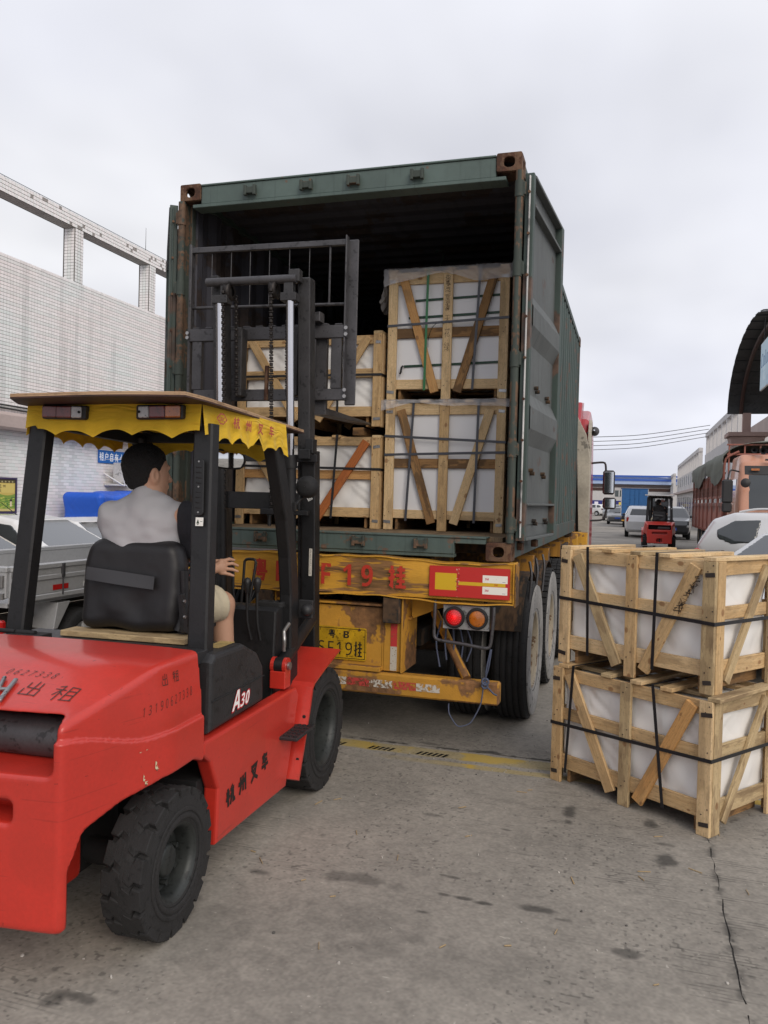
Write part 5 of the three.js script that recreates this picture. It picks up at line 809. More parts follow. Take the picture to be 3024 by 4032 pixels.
function decal(mesh, name, pos, dir, roll, size, t, o = {}) {
  mesh.updateMatrixWorld(true); const oo = new THREE.Object3D(); oo.position.set(...pos); oo.lookAt(pos[0] + dir[0], pos[1] + dir[1], pos[2] + dir[2]); oo.rotateZ(roll);
  const keep = mesh.matrixWorld.clone(); mesh.matrixWorld.identity();
  const g = new DecalGeometry(mesh, V(...pos), oo.rotation, V(...size)); mesh.matrixWorld.copy(keep);
  const n = g.attributes.normal, p = g.attributes.position; for (let i = 0; i < p.count; i++) p.setXYZ(i, p.getX(i) + n.getX(i) * 0.0012, p.getY(i) + n.getY(i) * 0.0012, p.getZ(i) + n.getZ(i) * 0.0012);
  const m = new THREE.Mesh(g, mat({ map: t, transparent: true, roughness: 0.55, polygonOffset: true, polygonOffsetFactor: -2, ...o })); m.name = name; mesh.add(m); return m;
}
const hand = (w, h, f) => canvasTex(w, h, (x) => { x.globalAlpha = 0.82; f(x); wearOff(x, w, h, w * h / 700, 4); });
const pen = '#3a2a22';
decal(cw, 'hand_lettering', [0.21, 0.968, 0.315], [0, 0.946, 0.324], 0, [0.40, 0.24, 0.1], hand(800, 480, x => { han(x, '出', 270, 190, 170, 180, 11, pen, 3); han(x, '租', 520, 190, 190, 190, 11, pen, 3); [...'0627338'].forEach((c, i) => textAt(x, c, 30 + i * 62, 100, 96, pen, 'italic', 0.7)); }));
decal(cw, 'hand_lettering', [0.535, 0.90, 0.03], [1, 0.1, 0.1], 0, [0.36, 0.19, 0.2], hand(720, 380, x => { han(x, '出', 250, 20, 80, 90, 7, pen, 4); han(x, '租', 390, 20, 90, 90, 7, pen, 4); [...'13190627338'].forEach((c, i) => textAt(x, c, 60 + i * 58, 250 - i * 3, 92, pen, 'italic', 0.62)); }));
const emb = part('emblem', [plank([0.135, 0.938, 0.435], [0.098, 0.982, 0.305], [1, 0, 0], 0.016, 0.010), plank([0.078, 0.962, 0.365], [0.045, 0.984, 0.298], [1, 0, 0], 0.014, 0.010), plank([0.076, 0.960, 0.372], [0.118, 0.962, 0.365], [0, 0, 1], 0.016, 0.010)], M.clip, cw);
decal(cw, 'paint_chip', [0.53, 0.66, 0.16], [1, 0, 0.25], 0, [0.30, 0.22, 0.14], canvasTex(300, 220, x => { x.fillStyle = '#c9bd9a'; for (const [a, b, c, d] of [[120, 110, 10, 40], [128, 140, 14, 16], [175, 80, 16, 44], [182, 96, 14, 22], [100, 30, 14, 4], [130, 28, 14, 3], [40, 190, 3, 8]]) { x.beginPath(); x.moveTo(a, b); for (let i = 1; i < 7; i++) x.lineTo(a + rnd(0, c), b + d * i / 7); x.lineTo(a - rnd(2), b + d * 0.6); x.fill(); } x.fillStyle = '#5b4a3a'; x.fillRect(130, 150, 5, 7); x.fillRect(180, 112, 5, 6); }));
// frame sides, fenders, steps
for (const s of [-1, 1]) {
  const b = part('side_panel', exX([[-0.21, 0.655], [-0.212, 0.60], [-0.275, 0.555], [-0.35, 0.42], [-0.34, 0.19], [-1.13, 0.165], [-1.29, 0.60], [-1.25, 0.648]], 0.07, s * 0.53, 0.014, { seg: 3 }), M.red, fk);
  const fen = [[-1.15, 0.20], [-1.22, 0.353], [-1.29, 0.515], [-1.335, 0.635], [-1.36, 0.655], [-1.535, 0.70], [-1.80, 0.757]];
  part('fender', exX([...fen, ...fen.map(([z, y]) => [z - 0.014, y - 0.010]).reverse()], 0.285, s * 0.481, 0), M.red, fk);
  const st = part('step', bb(s * 0.555, s * 0.66, 0.435, 0.452, -1.29, -1.02, 0.004), M.hood, fk);
  part('step_holes', Array.from({ length: 15 }, (_, i) => cy(0.011, 0.004, s * (0.585 + (i % 3) * 0.026), 0.4535, -1.05 - Math.floor(i / 3) * 0.05, 'y', 10)), M.blackMatt, st);
  if (s > 0) { sign('lettering', 0.50, 0.125, canvasTex(1000, 250, (x, w, h) => { [...'杭州叉车'].forEach((c, i) => han(x, c, 25 + i * 250, 40, 170, 175, 34, '#191512')); wearOff(x, w, h, 120, 8); }), b, [0.5665, 0.372, -0.66], [0, PI / 2, 0.085]); }
  for (const [y, z] of [[0.49, -1.283], [0.29, -1.198]]) part('bolt_hole', cy(0.009, 0.004, s * 0.60, y, z + 0.006, 'z', 10), M.blackMatt, fk);
}
part('floor_plate', [bb(-0.49, 0.49, 0.47, 0.50, -1.35, -0.86), bb(-0.49, 0.49, 0.2, 0.46, -1.3, -0.3)], M.blackMatt, fk);
part('steer_axle', [cy(0.05, 0.86, 0, 0.268, 0, 'x', 12), bb(-0.2, 0.2, 0.2, 0.5, -0.19, 0.1)], M.blackMatt, fk); part('drive_axle', cy(0.08, 0.8, 0, 0.338, -1.62, 'x', 12), M.blackMatt, fk);
const hd = part('engine_hood', exX([[-0.30, 0.662], [-0.30, 0.955], [-0.34, 0.985], [-0.62, 0.982], [-0.78, 0.915], [-0.85, 0.84], [-0.86, 0.67]], 1.09, 0, 0.022, { seg: 3 }), M.hood, fk);
part('hood_crease', [bb(0.545, 0.549, 0.79, 0.795, -0.85, -0.31, 0.0005)], M.blackMatt, hd);
sign('model_lettering', 0.25, 0.13, canvasTex(250, 130, x => { x.save(); x.transform(1, 0, -0.32, 1, 34, 0); x.lineJoin = 'round'; for (const [c, px, s] of [['A', 58, 116], ['3', 122, 78], ['0', 172, 78]]) { x.font = `bold ${s}px sans-serif`; x.textBaseline = 'alphabetic'; x.textAlign = 'center'; x.strokeStyle = '#b22228'; x.lineWidth = 12; x.strokeText(c, px, 112); x.fillStyle = '#f0eeea'; x.fillText(c, px, 112); } x.restore(); }), hd, [0.5475, 0.752, -0.61], [0, PI / 2, 0.02]);
part('warning_label', bx(0.07, 0.002, 0.16, 0.46, 0.9845, -0.55), mat({ color: L3(0.48, 0.34, 0.12), roughness: 0.6, map: rep(T.grime, 4) }), hd);
part('rear_deck', [bb(-0.50, 0.50, 0.95, 1.0, -0.36, -0.21)], M.hood, fk);
part('latch', [bb(-0.40, -0.24, 1.0, 1.022, -0.34, -0.24), cy(0.012, 0.12, -0.34, 1.026, -0.28, 'x', 8), cy(0.010, 0.09, -0.42, 1.03, -0.27, 'x', 8)], M.blackMatt, fk);
// overhead guard
for (const s of [-1, 1]) {
  const p = part('guard_post', (() => { const g = s > 0 ? [[0.465, 0.62, -0.36], [0.450, 1.0, -0.385], [0.410, 1.95, -0.478]] : [[-0.465, 0.62, -0.36], [-0.450, 1.0, -0.385], [-0.414, 1.95, -0.478]]; return loft(g.map(([x, y, z]) => [[x - 0.045, y, z + 0.028], [x - 0.037, y, z + 0.036], [x + 0.037, y, z + 0.036], [x + 0.045, y, z + 0.028], [x + 0.045, y, z - 0.030], [x + 0.037, y, z - 0.038], [x - 0.037, y, z - 0.038], [x - 0.045, y, z - 0.030]].reverse())).toNonIndexed(); })(), M.black, fk);
  p.geometry.computeVertexNormals();
  if (s > 0) {
    const pl = part('vent_plate', tf(ex(rrect(0.045, 0.24, 0.016), 0.006, 0.002), 0.421, 1.675, -0.398, -0.075, 0, 0.043), M.black, p);
    for (let i = 0; i < 8; i++) part('vent_slot', bx(0.028, 0.008, 0.004, 0.4175 + 0.001 * i, 1.76 - i * 0.022 - (i > 3 ? 0.018 : 0), -0.4015 + 0.0017 * i, 0.5, 0, -0.12), M.blackMatt, pl);
    part('vent_screw', [1.785, 1.678, 1.57].map(y => cy(0.004, 0.004, 0.421 + (1.675 - y) * 0.043, y, -0.394 + (1.675 - y) * 0.075, 'z', 8)), M.bolt, pl);
    sign('safety_sticker', 0.036, 0.036, canvasTex(72, 72, x => { x.fillStyle = '#dcdcd6'; x.fillRect(0, 0, 72, 72); x.fillStyle = '#2c3a2a'; x.beginPath(); x.moveTo(22, 14); x.lineTo(36, 52); x.lineTo(8, 52); x.fill(); x.fillRect(42, 32, 22, 4); x.fillRect(14, 56, 16, 6); }), p, [0.432, 1.53, -0.3865], [-0.075, 0, 0], { solid: true });
    part('post_bolt', [[0.93, 0.004], [0.80, 0]].map(([y]) => cy(0.014, 0.014, 0.475, y, -0.335, 'z', 8)), M.black, p);
  }
  part('front_post', exX([[-1.02, 1.93], [-1.15, 1.66], [-1.215, 1.52], [-1.275, 1.32], [-1.31, 1.12], [-1.33, 0.60], [-1.44, 0.60], [-1.425, 1.12], [-1.385, 1.33], [-1.32, 1.54], [-1.25, 1.68], [-1.12, 1.95]], 0.07, s > 0 ? 0.465 : -0.27, 0.01), M.black, fk);
  part('guard_rail', plank([s > 0 ? 0.38 : -0.405, 1.965, -0.44], [s > 0 ? 0.43 : -0.27, 1.925, -1.12], [0, 1, 0], 0.06, 0.05), M.black, fk);
}
for (const [z, y] of [[-0.46, 1.985], [-1.10, 1.935]]) part('guard_crossbar', bx(z > -1 ? 0.76 : 0.74, 0.05, 0.06, z > -1 ? 0.0 : 0.08, y, z), M.black, fk);
for (let i = 0; i < 6; i++) part('guard_bar', plank([-0.33 + i * 0.132, 1.995, -0.42], [-0.33 + i * 0.132, 1.955, -1.07], [1, 0, 0], 0.03, 0.012), M.black, fk);
// plywood board laid on the guard
{
  const yb = (z) => 2.034 + (z + 0.28) * 0.03, mk = (o, t) => sheet((u, v) => { const z = lerp(-0.20, -1.50, v), cut = v < 0.12 ? lerp(0.09, 0, v / 0.12) : 0, x = lerp(-0.455 + cut, 0.478 - cut * 0.25, u); return [x, yb(z) + o + 0.004 * Math.sin(x * 5 + 1) * (1 - v), z]; }, 16, 16, t);
  const b = part('roof_board', [mk(0.018, 0.0065), mk(0.0105, 0.006)], M.boardEdge, fk);
  part('board_ply', mk(0.0038, 0.006), M.steelBrown, b);
}
// scalloped yellow fringe
const lamp = (x) => { const g = new THREE.Group(); g.name = 'tail_lamp'; g.position.set(x, 1.993, -0.385); g.rotation.z = x < 0 ? -0.02 : 0.01; fk.add(g); const d = x < 0 ? 1 : -1; part('housing', bx(0.222, 0.062, 0.05, 0, 0, -0.018, 0, 0, 0, 0.006), M.darkPlastic, g); part('amber_lens', bx(0.07, 0.050, 0.014, -d * 0.068, 0, 0.010, 0, 0, 0, 0.004), x < 0 ? M.lampDull : M.lampAmber, g); part('red_lens', bx(0.074, 0.050, 0.014, d * 0.006, 0, 0.010, 0, 0, 0, 0.004), M.lampDull, g); part('clear_lens', bx(0.05, 0.050, 0.014, d * 0.070, 0, 0.010, 0, 0, 0, 0.004), M.lampClear, g); part('lens_screw', cy(0.006, 0.006, d * 0.088, 0, 0.018, 'z', 8), M.blackMatt, g); return g; };
lamp(-0.235); lamp(0.235);
function fringe(path, top, drop, n, ph, tear) { // path: u -> [x, z]
  return sheet((u, v) => { const [x, z, nx, nz] = path(u), sc = 0.030 * Math.abs(Math.sin(u * PI * n + ph)) ** 0.8, t = tear ? tear(u) : 0, y1 = top(u) - drop + sc + t, fold = (0.004 * Math.sin(u * 31 + 2) + 0.003 * Math.sin(u * 57)) * v; return [x + nx * (fold + 0.012 * v), lerp(top(u), y1, v), z + nz * (fold + 0.012 * v)]; }, 90, 10, 0.0012);
}
const rf = part('fringe', [fringe(u => [lerp(-0.443, 0.418, u), -0.414, 0, 1], u => 2.042, 0.155, 4.5, 0.6, u => (u < 0.06 ? 0.015 : 0) + 0.006 * Math.sin(u * 13))], M.clothYellow, fk);
const sf = part('fringe', [fringe(u => [lerp(0.420, 0.508, u), lerp(-0.414, -1.15, u), 1, 0], u => 2.038 - u * 0.028, 0.165, 5.5, 0.9, u => 0.035 * Math.max(0, Math.sin(u * 23)) * sst(0.2, 0.5, u) - 0.02 * sst(0.8, 1, u))], M.clothYellow, fk);
part('fringe', [fringe(u => [-0.445, lerp(-0.425, -1.20, u), -1, 0], u => 2.038 - u * 0.028, 0.16, 5.5, 0.4), fringe(u => [lerp(-0.44, 0.45, u), -1.21, 0, -1], u => 2.0, 0.15, 4.5, 0.2, u => -0.03 * Math.sin(u * 9))], M.clothYellow, fk);
sign('lettering', 0.56, 0.09, canvasTex(896, 144, (x, w, h) => { const F = '#a8473a'; x.strokeStyle = F; x.lineWidth = 9; x.save(); x.translate(90, 70); x.beginPath(); x.moveTo(-62, 0); x.lineTo(-20, -34); x.lineTo(20, -34); x.lineTo(62, 0); x.lineTo(20, 34); x.lineTo(-20, 34); x.closePath(); x.stroke(); textAt(x, 'SAC', 0, 2, 42, F); x.restore(); [...'杭州叉车'].forEach((c, i) => han(x, c, 240 + i * 170, 30, 84, 88, 13, F)); wearOff(x, w, h, 170, 6); }), sf, [0.486, 1.968, -0.745], [0, PI / 2 - 0.119, -0.035]);
// driver's seat on a plank
{
  const s = new THREE.Group(); s.name = 'seat'; fk.add(s);
  part('backrest', sdfMesh((x, y, z) => { const q = rbox(x, y, z + (y - 1.2) * 0.10, [0.012, 1.225, -0.585], [0.252 - 0.03 * sst(1.3, 1.45, y), 0.205, 0.062], 0.055); return q + 0.006 * Math.sin((x * 1.5 + y) * 16) * sst(0.2, 0.05, Math.abs(x)) * sst(1.24, 1.1, y) + 0.004 * Math.sin((x - y) * 22) * sst(1.26, 1.15, y); }, [-0.30, 0.98, -0.70], [0.32, 1.47, -0.46], 0.012), M.vinyl, s);
  part('side_trim', tube([[0.262, 1.30, -0.575], [0.268, 1.2, -0.575], [0.27, 1.10, -0.565], [0.255, 1.03, -0.55]], 0.022, 8, 20), M.vinyl, s);
  part('pouch_flap', sheet((u, v) => [lerp(-0.19, 0.155, u), lerp(1.302, 1.245, v) - u * 0.03, -0.508 + 0.014 * Math.sin(u * PI) * v + 0.01 * v - 0.004], 16, 5, 0.004), mat({ color: L3(0.030, 0.029, 0.031), roughness: 0.42 }), s);
  part('cushion', sdfMesh((x, y, z) => rbox(x, y, z, [0.0, 1.065, -0.80], [0.25, 0.06, 0.235], 0.05), [-0.28, 0.98, -1.06], [0.28, 1.15, -0.54], 0.014), M.vinyl, s);
  part('hinge_bracket', [exX([[-0.50, 1.20], [-0.53, 1.205], [-0.56, 1.05], [-0.66, 1.0], [-0.64, 0.99], [-0.53, 1.03]], 0.02, 0.285, 0.003)], M.hood, s);
  for (const [y, z] of [[1.17, -0.52], [1.10, -0.525], [1.005, -0.60]]) part('bracket_bolt', cy(0.008, 0.008, 0.299, y, z, 'x', 8), M.bolt, s);
  part('base_plank', plank([-0.29, 0.9995, -0.52], [0.335, 0.9995, -0.52], [0, 0, 1], 0.12, 0.026), WD[4], s);
  part('base_frame', bb(-0.22, 0.22, 0.985, 1.02, -1.0, -0.60), M.blackMatt, s);
}
// controls
part('cowl', [exX([[-1.17, 0.5], [-1.20, 1.045], [-1.24, 1.06], [-1.42, 1.05], [-1.42, 0.5]], 0.92, 0, 0.01)], M.black, fk);
{
  const c = part('cup_tray', [ex(rrect(0.15, 0.09, 0.02), 0.03, 0.006, { holes: [circ(0.034, 18, -0.025, 0), rrect(0.02, 0.06, 0.008, 3, 0.04, 0)] }).rotateX(-PI / 2).translate(0.39, 1.068, -1.31)], M.blackMatt, fk);
  for (const [x, z, y, x2, z2] of [[0.33, -1.12, 1.195, 0.345, -1.15], [0.385, -1.12, 1.2, 0.395, -1.15]]) { const l = part('lever', tube([[x2, 0.9, z2], [x, 1.0, z - 0.01], [x, y - 0.03, z]], 0.008, 8, 16), M.black, fk); part('lever_knob', lathe([[0.001, 0.03], [0.018, 0.022], [0.022, 0], [0.012, -0.05], [0.001, -0.055]], 14, 'y').translate(x, y, z), M.black, l); }
  for (const [x, z, y, x2] of [[0.185, -1.24, 1.30, 0.20]]) { const l = part('lever', tube([[x2, 1.02, z - 0.02], [x + 0.01, 1.15, z], [x + 0.008, 1.27, z], [x, y, z + 0.01]], 0.0085, 8, 20), M.black, fk); part('lever_knob', new THREE.SphereGeometry(0.015, 10, 8).translate(x, y + 0.006, z + 0.01), M.black, l); }
  part('grab_bar', tube([[0.19, 1.06, -1.36], [0.20, 1.2, -1.36], [0.205, 1.285, -1.36], [0.225, 1.298, -1.36], [0.262, 1.296, -1.36], [0.27, 1.27, -1.36], [0.245, 1.06, -1.34]], 0.008, 8, 40), M.black, fk);
  const st = new THREE.Group(); st.name = 'steering_wheel'; st.position.set(-0.02, 1.19, -1.08); st.rotation.x = 0.5; fk.add(st);
  part('wheel_rim', new THREE.TorusGeometry(0.165, 0.014, 8, 36).rotateX(PI / 2), M.darkPlastic, st); for (let i = 0; i < 3; i++) part('spoke', plank([0, 0, 0], [0.16 * Math.cos(i * 2.1 + 0.5), 0, 0.16 * Math.sin(i * 2.1 + 0.5)], [0, 1, 0], 0.012, 0.022), M.darkPlastic, st); part('column', cy(0.024, 0.4, 0, -0.2, 0, 'y', 12), M.black, st); part('horn_pad', cy(0.045, 0.03, 0, 0.005, 0, 'y', 18), M.darkPlastic, st);
  part('instrument_pod', [bx(0.16, 0.10, 0.06, -0.02, 1.09, -1.22, -0.5, 0, 0, 0.012)], M.darkPlastic, fk);
  const mr = new THREE.Group(); mr.name = 'rear_view_mirror'; mr.position.set(0.15, 1.835, -1.24); mr.rotation.set(0.05, 0.35, -0.06); fk.add(mr);
  part('shell', ex(rrect(0.185, 0.105, 0.045, 6), 0.03, 0.008), M.darkPlastic, mr);
  part('mirror_glass', sheet((u, v) => { const a = (u - 0.5) * 2, b = (v - 0.5) * 2, k = Math.max(Math.abs(a), Math.abs(b)) / (Math.hypot(a, b) || 1), q = lerp(1, k, 0.55); const x = a * 0.083 * q, y = b * 0.044 * q; return [x, y, 0.0165 + 0.006 - (x * x + y * y) * 0.75]; }, 18, 12), M.mirror, mr);
  part('mirror_arm', rod([0.0, 0.05, -0.01], [0.05, 0.12, -0.02], 0.008), M.black, mr);
  const l = new THREE.Group(); l.name = 'work_lamp'; l.position.set(0.505, 1.70, -1.50); l.rotation.y = 0.1; fk.add(l);
  part('housing', lathe([[0.001, 0.062], [0.03, 0.060], [0.05, 0.045], [0.060, 0.02], [0.062, -0.02], [0.055, -0.03]], 24, 'z'), M.blackMatt, l); part('lens', lathe([[0.001, -0.034], [0.04, -0.031], [0.055, -0.026]], 20, 'z'), M.lampClear, l); part('lamp_bracket', [rod([-0.02, -0.05, 0], [-0.05, -0.10, 0.06], 0.008), bx(0.02, 0.05, 0.03, -0.052, -0.11, 0.07)], M.black, l);
  part('side_lamp', [lathe([[0.001, 0.03], [0.02, 0.028], [0.03, 0.01], [0.03, -0.03]], 18, 'z').translate(0.55, 1.03, -1.42), bx(0.08, 0.10, 0.02, 0.53, 1.03, -1.46)], M.darkPlastic, fk);
  const tc = new THREE.Group(); tc.name = 'tilt_cylinder'; fk.add(tc);
  for (const s of [-1, 1]) { part('clevis', [exX(circ(0.042, 18, -1.17, 0.775).concat(), 0.018, s * 0.47), exX(circ(0.042, 18, -1.17, 0.775), 0.018, s * 0.535), bb(s * 0.46, s * 0.545, 0.66, 0.75, -1.21, -1.13, 0.004)], M.red, tc); part('barrel', [cy(0.04, 0.045, s * 0.502, 0.775, -1.17, 'x', 18), rod([s * 0.502, 0.78, -1.19], [s * 0.40, 0.90, -1.92], 0.034, 14)], M.black, tc); part('pin', cy(0.020, 0.012, s * 0.552, 0.775, -1.17, 'x', 14), M.bolt, tc); part('hose', tube([[s * 0.50, 0.84, -1.22], [s * 0.505, 0.90, -1.21], [s * 0.495, 0.94, -1.23], [s * 0.52, 0.985, -1.24]], 0.011, 8, 20), M.bolt, tc); }
}
// mast: leans back a little;  zm(y) is its rear face
const zm = (y) => -2.085 + (y - 0.3) * 0.066, mp = (x, y, dz = 0) => [x, y, zm(y) + dz];
{
  const mast = new THREE.Group(); mast.name = 'mast'; fk.add(mast);
  const chan = (x0, x1, y0, y1, d0, d1, m, nm) => part(nm, [plank(mp((x0 + x1) / 2, y0, (d0 + d1) / 2), mp((x0 + x1) / 2, y1, (d0 + d1) / 2), [1, 0, 0], Math.abs(x1 - x0), Math.abs(d1 - d0), 0.006)], m, mast);
  for (const s of [-1, 1]) {
    chan(s * 0.285, s * 0.375, 0.10, 1.93, -0.10, 0.0, M.black, 'outer_channel');
    chan(s * 0.245, s * 0.325, 0.45, 2.99, -0.145, -0.045, M.mast, 'inner_channel');
    part('lift_cylinder', [rod(mp(s * 0.232, 0.3, 0.045), mp(s * 0.232, 1.86, 0.045), 0.036, 18)], M.black, mast);
    part('piston_rod', rod(mp(s * 0.232, 1.80, 0.045), mp(s * 0.232, 2.83, 0.045), 0.0245, 20), M.chrome, mast);
    part('rod_cap', [bx(0.10, 0.05, 0.08, s * 0.225, 2.848, zm(2.85) + 0.03), bx(0.06, 0.12, 0.05, s * 0.21, 2.92, zm(2.92) + 0.0)], M.mast, mast);
    part('gland', rod(mp(s * 0.232, 1.82, 0.045), mp(s * 0.232, 1.90, 0.045), 0.043, 18), M.black, mast);
    part('foot_bracket', [bx(0.07, 0.06, 0.10, s * 0.33, 1.905, zm(1.9) + 0.02), bx(0.05, 0.09, 0.08, s * 0.35, 1.955, zm(1.95))], M.black, mast);
  }
  part('top_tie', [rod(mp(-0.335, 2.965, 0.012), mp(0.26, 2.965, 0.012), 0.026, 14)], M.steelGrey, mast); part('tie_end', bx(0.07, 0.075, 0.06, 0.245, 2.985, zm(2.98) - 0.01), M.mast, mast); part('tie_end', bx(0.05, 0.04, 0.06, -0.29, 2.99, zm(2.98) - 0.03), M.mast, mast);
  part('cross_tie', plank(mp(-0.29, 1.615, 0.02), mp(0.29, 1.615, 0.02), [0, 1, 0], 0.105, 0.04), M.black, mast);
  part('cross_tie', plank(mp(-0.37, 1.88, 0.02), mp(0.40, 1.88, 0.02), [0, 1, 0], 0.045, 0.04), M.black, mast);
  part('cross_tie', plank(mp(-0.30, 0.62, 0.0), mp(0.30, 0.62, 0.0), [0, 1, 0], 0.14, 0.04), M.black, mast);
  part('chain_anchor', [bx(0.16, 0.035, 0.06, 0.125, 1.548, zm(1.55) + 0.05), cy(0.012, 0.09, 0.10, 1.505, zm(1.5) + 0.06, 'y', 10), cy(0.018, 0.02, 0.10, 1.53, zm(1.5) + 0.06, 'y', 6), bx(0.10, 0.03, 0.05, 0.30, 1.545, zm(1.55) + 0.04)], M.black, mast);
  // leaf chains over their pulleys
  const link = boxUV(chBox(0.018, 0.021, 0.024, 0.004)), pinG = boxUV(chBox(0.028, 0.010, 0.012, 0.003));
  const chain = (x, y0, y1, dz) => { const c = new THREE.Group(); c.name = 'chain'; mast.add(c); let i = 0; for (let y = y0; y < y1; y += 0.0185, i++) { const m = new THREE.Mesh(i % 2 ? pinG : link, M.chain); m.name = 'chain_link'; m.position.set(...mp(x, y, dz)); m.castShadow = m.receiveShadow = true; c.add(m); } };
  chain(-0.205, 1.56, 2.90, 0.055); chain(0.112, 1.56, 2.90, 0.055); chain(-0.170, 2.28, 2.90, -0.055); chain(0.172, 2.28, 2.74, -0.055);
  for (const x of [-0.19, 0.112]) part('pulley', [lathe([[0.03, -0.02], [0.058, -0.018], [0.050, 0], [0.058, 0.018], [0.03, 0.02]], 24).translate(x, 2.905, zm(2.9) + 0.003)], M.chain, mast);
  sign('maker_mark', 0.05, 0.05, canvasTex(100, 100, x => { x.strokeStyle = '#c8c8c4'; x.lineWidth = 7; x.translate(50, 50); x.rotate(-0.5); x.strokeRect(-28, -20, 56, 40); textAt(x, 'SAC', 0, 2, 30, '#d8d8d4'); }), mast, mp(0.345, 1.635, 0.006));
  sign('data_strip', 0.02, 0.17, canvasTex(40, 340, x => { x.fillStyle = '#c9c4b8'; x.fillRect(0, 0, 40, 340); x.fillStyle = '#55504a'; for (let i = 0; i < 26; i++) x.fillRect(8, 12 + i * 12, rnd(6, 24), 5); }), mast, mp(0.35, 1.24, 0.006), [0, 0, 0], { solid: true });
  // carriage with load backrest and forks
  const cz = -2.17, carr = new THREE.Group(); carr.name = 'carriage'; fk.add(carr);
  part('carriage_bar', [bb(-0.59, 0.50, 2.655, 2.737, cz - 0.03, cz + 0.01, 0.004), ...Array.from({ length: 12 }, (_, i) => bb(-0.57 + i * 0.09, -0.52 + i * 0.09, 2.738, 2.748, cz - 0.03, cz + 0.005))], M.steelGrey, carr);
  part('carriage_bar', bb(-0.55, 0.50, 2.262, 2.335, cz - 0.03, cz + 0.01, 0.004), M.steelGrey, carr);
  for (const [x0, x1] of [[-0.30, -0.22], [0.215, 0.295], [0.40, 0.47], [-0.57, -0.50]]) part('carriage_upright', bb(x0, x1, 2.336, 2.654, cz - 0.028, cz + 0.008, 0.004), M.steelGrey, carr);
  for (const s of [-1, 1]) part('roller_bracket', bb(s * 0.17, s * 0.215, 2.28, 2.72, cz + 0.011, cz + 0.10, 0.006), M.mast, carr);
  part('shim_wedge', [ex([[0.22, 2.75], [0.345, 2.75], [0.345, 2.81], [0.25, 2.80]], 0.09, 0.004).translate(0, 0, cz + 0.03), cy(0.006, 0.05, 0.27, 2.82, cz + 0.03, 'y', 8), cy(0.014, 0.008, 0.27, 2.845, cz + 0.03, 'y', 8)], M.steelGrey, carr);
  part('pin_rod', rod([-0.02, 2.26, cz + 0.04], [-0.018, 2.48, cz + 0.04], 0.014, 10), M.rust, carr);
  const lb = new THREE.Group(); lb.name = 'load_backrest'; carr.add(lb);
  part('side_bar', bb(0.482, 0.553, 2.235, 3.285, cz - 0.055, cz - 0.04, 0.006), M.steelGrey, lb); part('side_flange', bb(0.482, 0.492, 2.30, 3.30, cz - 0.039, cz + 0.015), M.steelGrey, lb);
  part('side_bar', bb(-0.61, -0.59, 2.235, 3.30, cz - 0.055, cz + 0.0, 0.004), M.steelGrey, lb);
  part('top_bar', plank([-0.595, 3.262, cz - 0.02], [0.49, 3.262, cz - 0.02], [0, 1, 0], 0.036, 0.03), M.steelGrey, lb); part('lower_bar', rod([-0.59, 2.885, cz - 0.03], [0.485, 2.876, cz - 0.03], 0.011, 8), M.steelGrey, lb);
  for (const x of [-0.454, -0.316, -0.181, -0.046, 0.093, 0.23, 0.369]) part('upright_bar', bx(x > 0.35 ? 0.012 : 0.005, 0.37, 0.010, x, 3.065, cz - 0.028, 0, 0, 0, 0.002), M.steelGrey, lb);
  for (const [x, y] of [[0.5, 2.715], [0.5, 2.675], [0.5, 2.325], [0.5, 2.285], [-0.6, 2.71], [-0.6, 2.68]]) part('bolt', cy(0.012, 0.012, x, y, cz + 0.018, 'z', 8), M.bolt, lb);
  for (const x of [-0.36, 0.31]) { const f = part('fork', [bb(x - 0.05, x + 0.05, 2.20, 2.76, cz - 0.075, cz - 0.031, 0.006), exX([[cz - 0.032, 2.175], [cz - 0.032, 2.22], [cz - 1.12, 2.225], [cz - 1.12, 2.21]], 0.10, x, 0.003)], M.steelGrey, carr); }
}
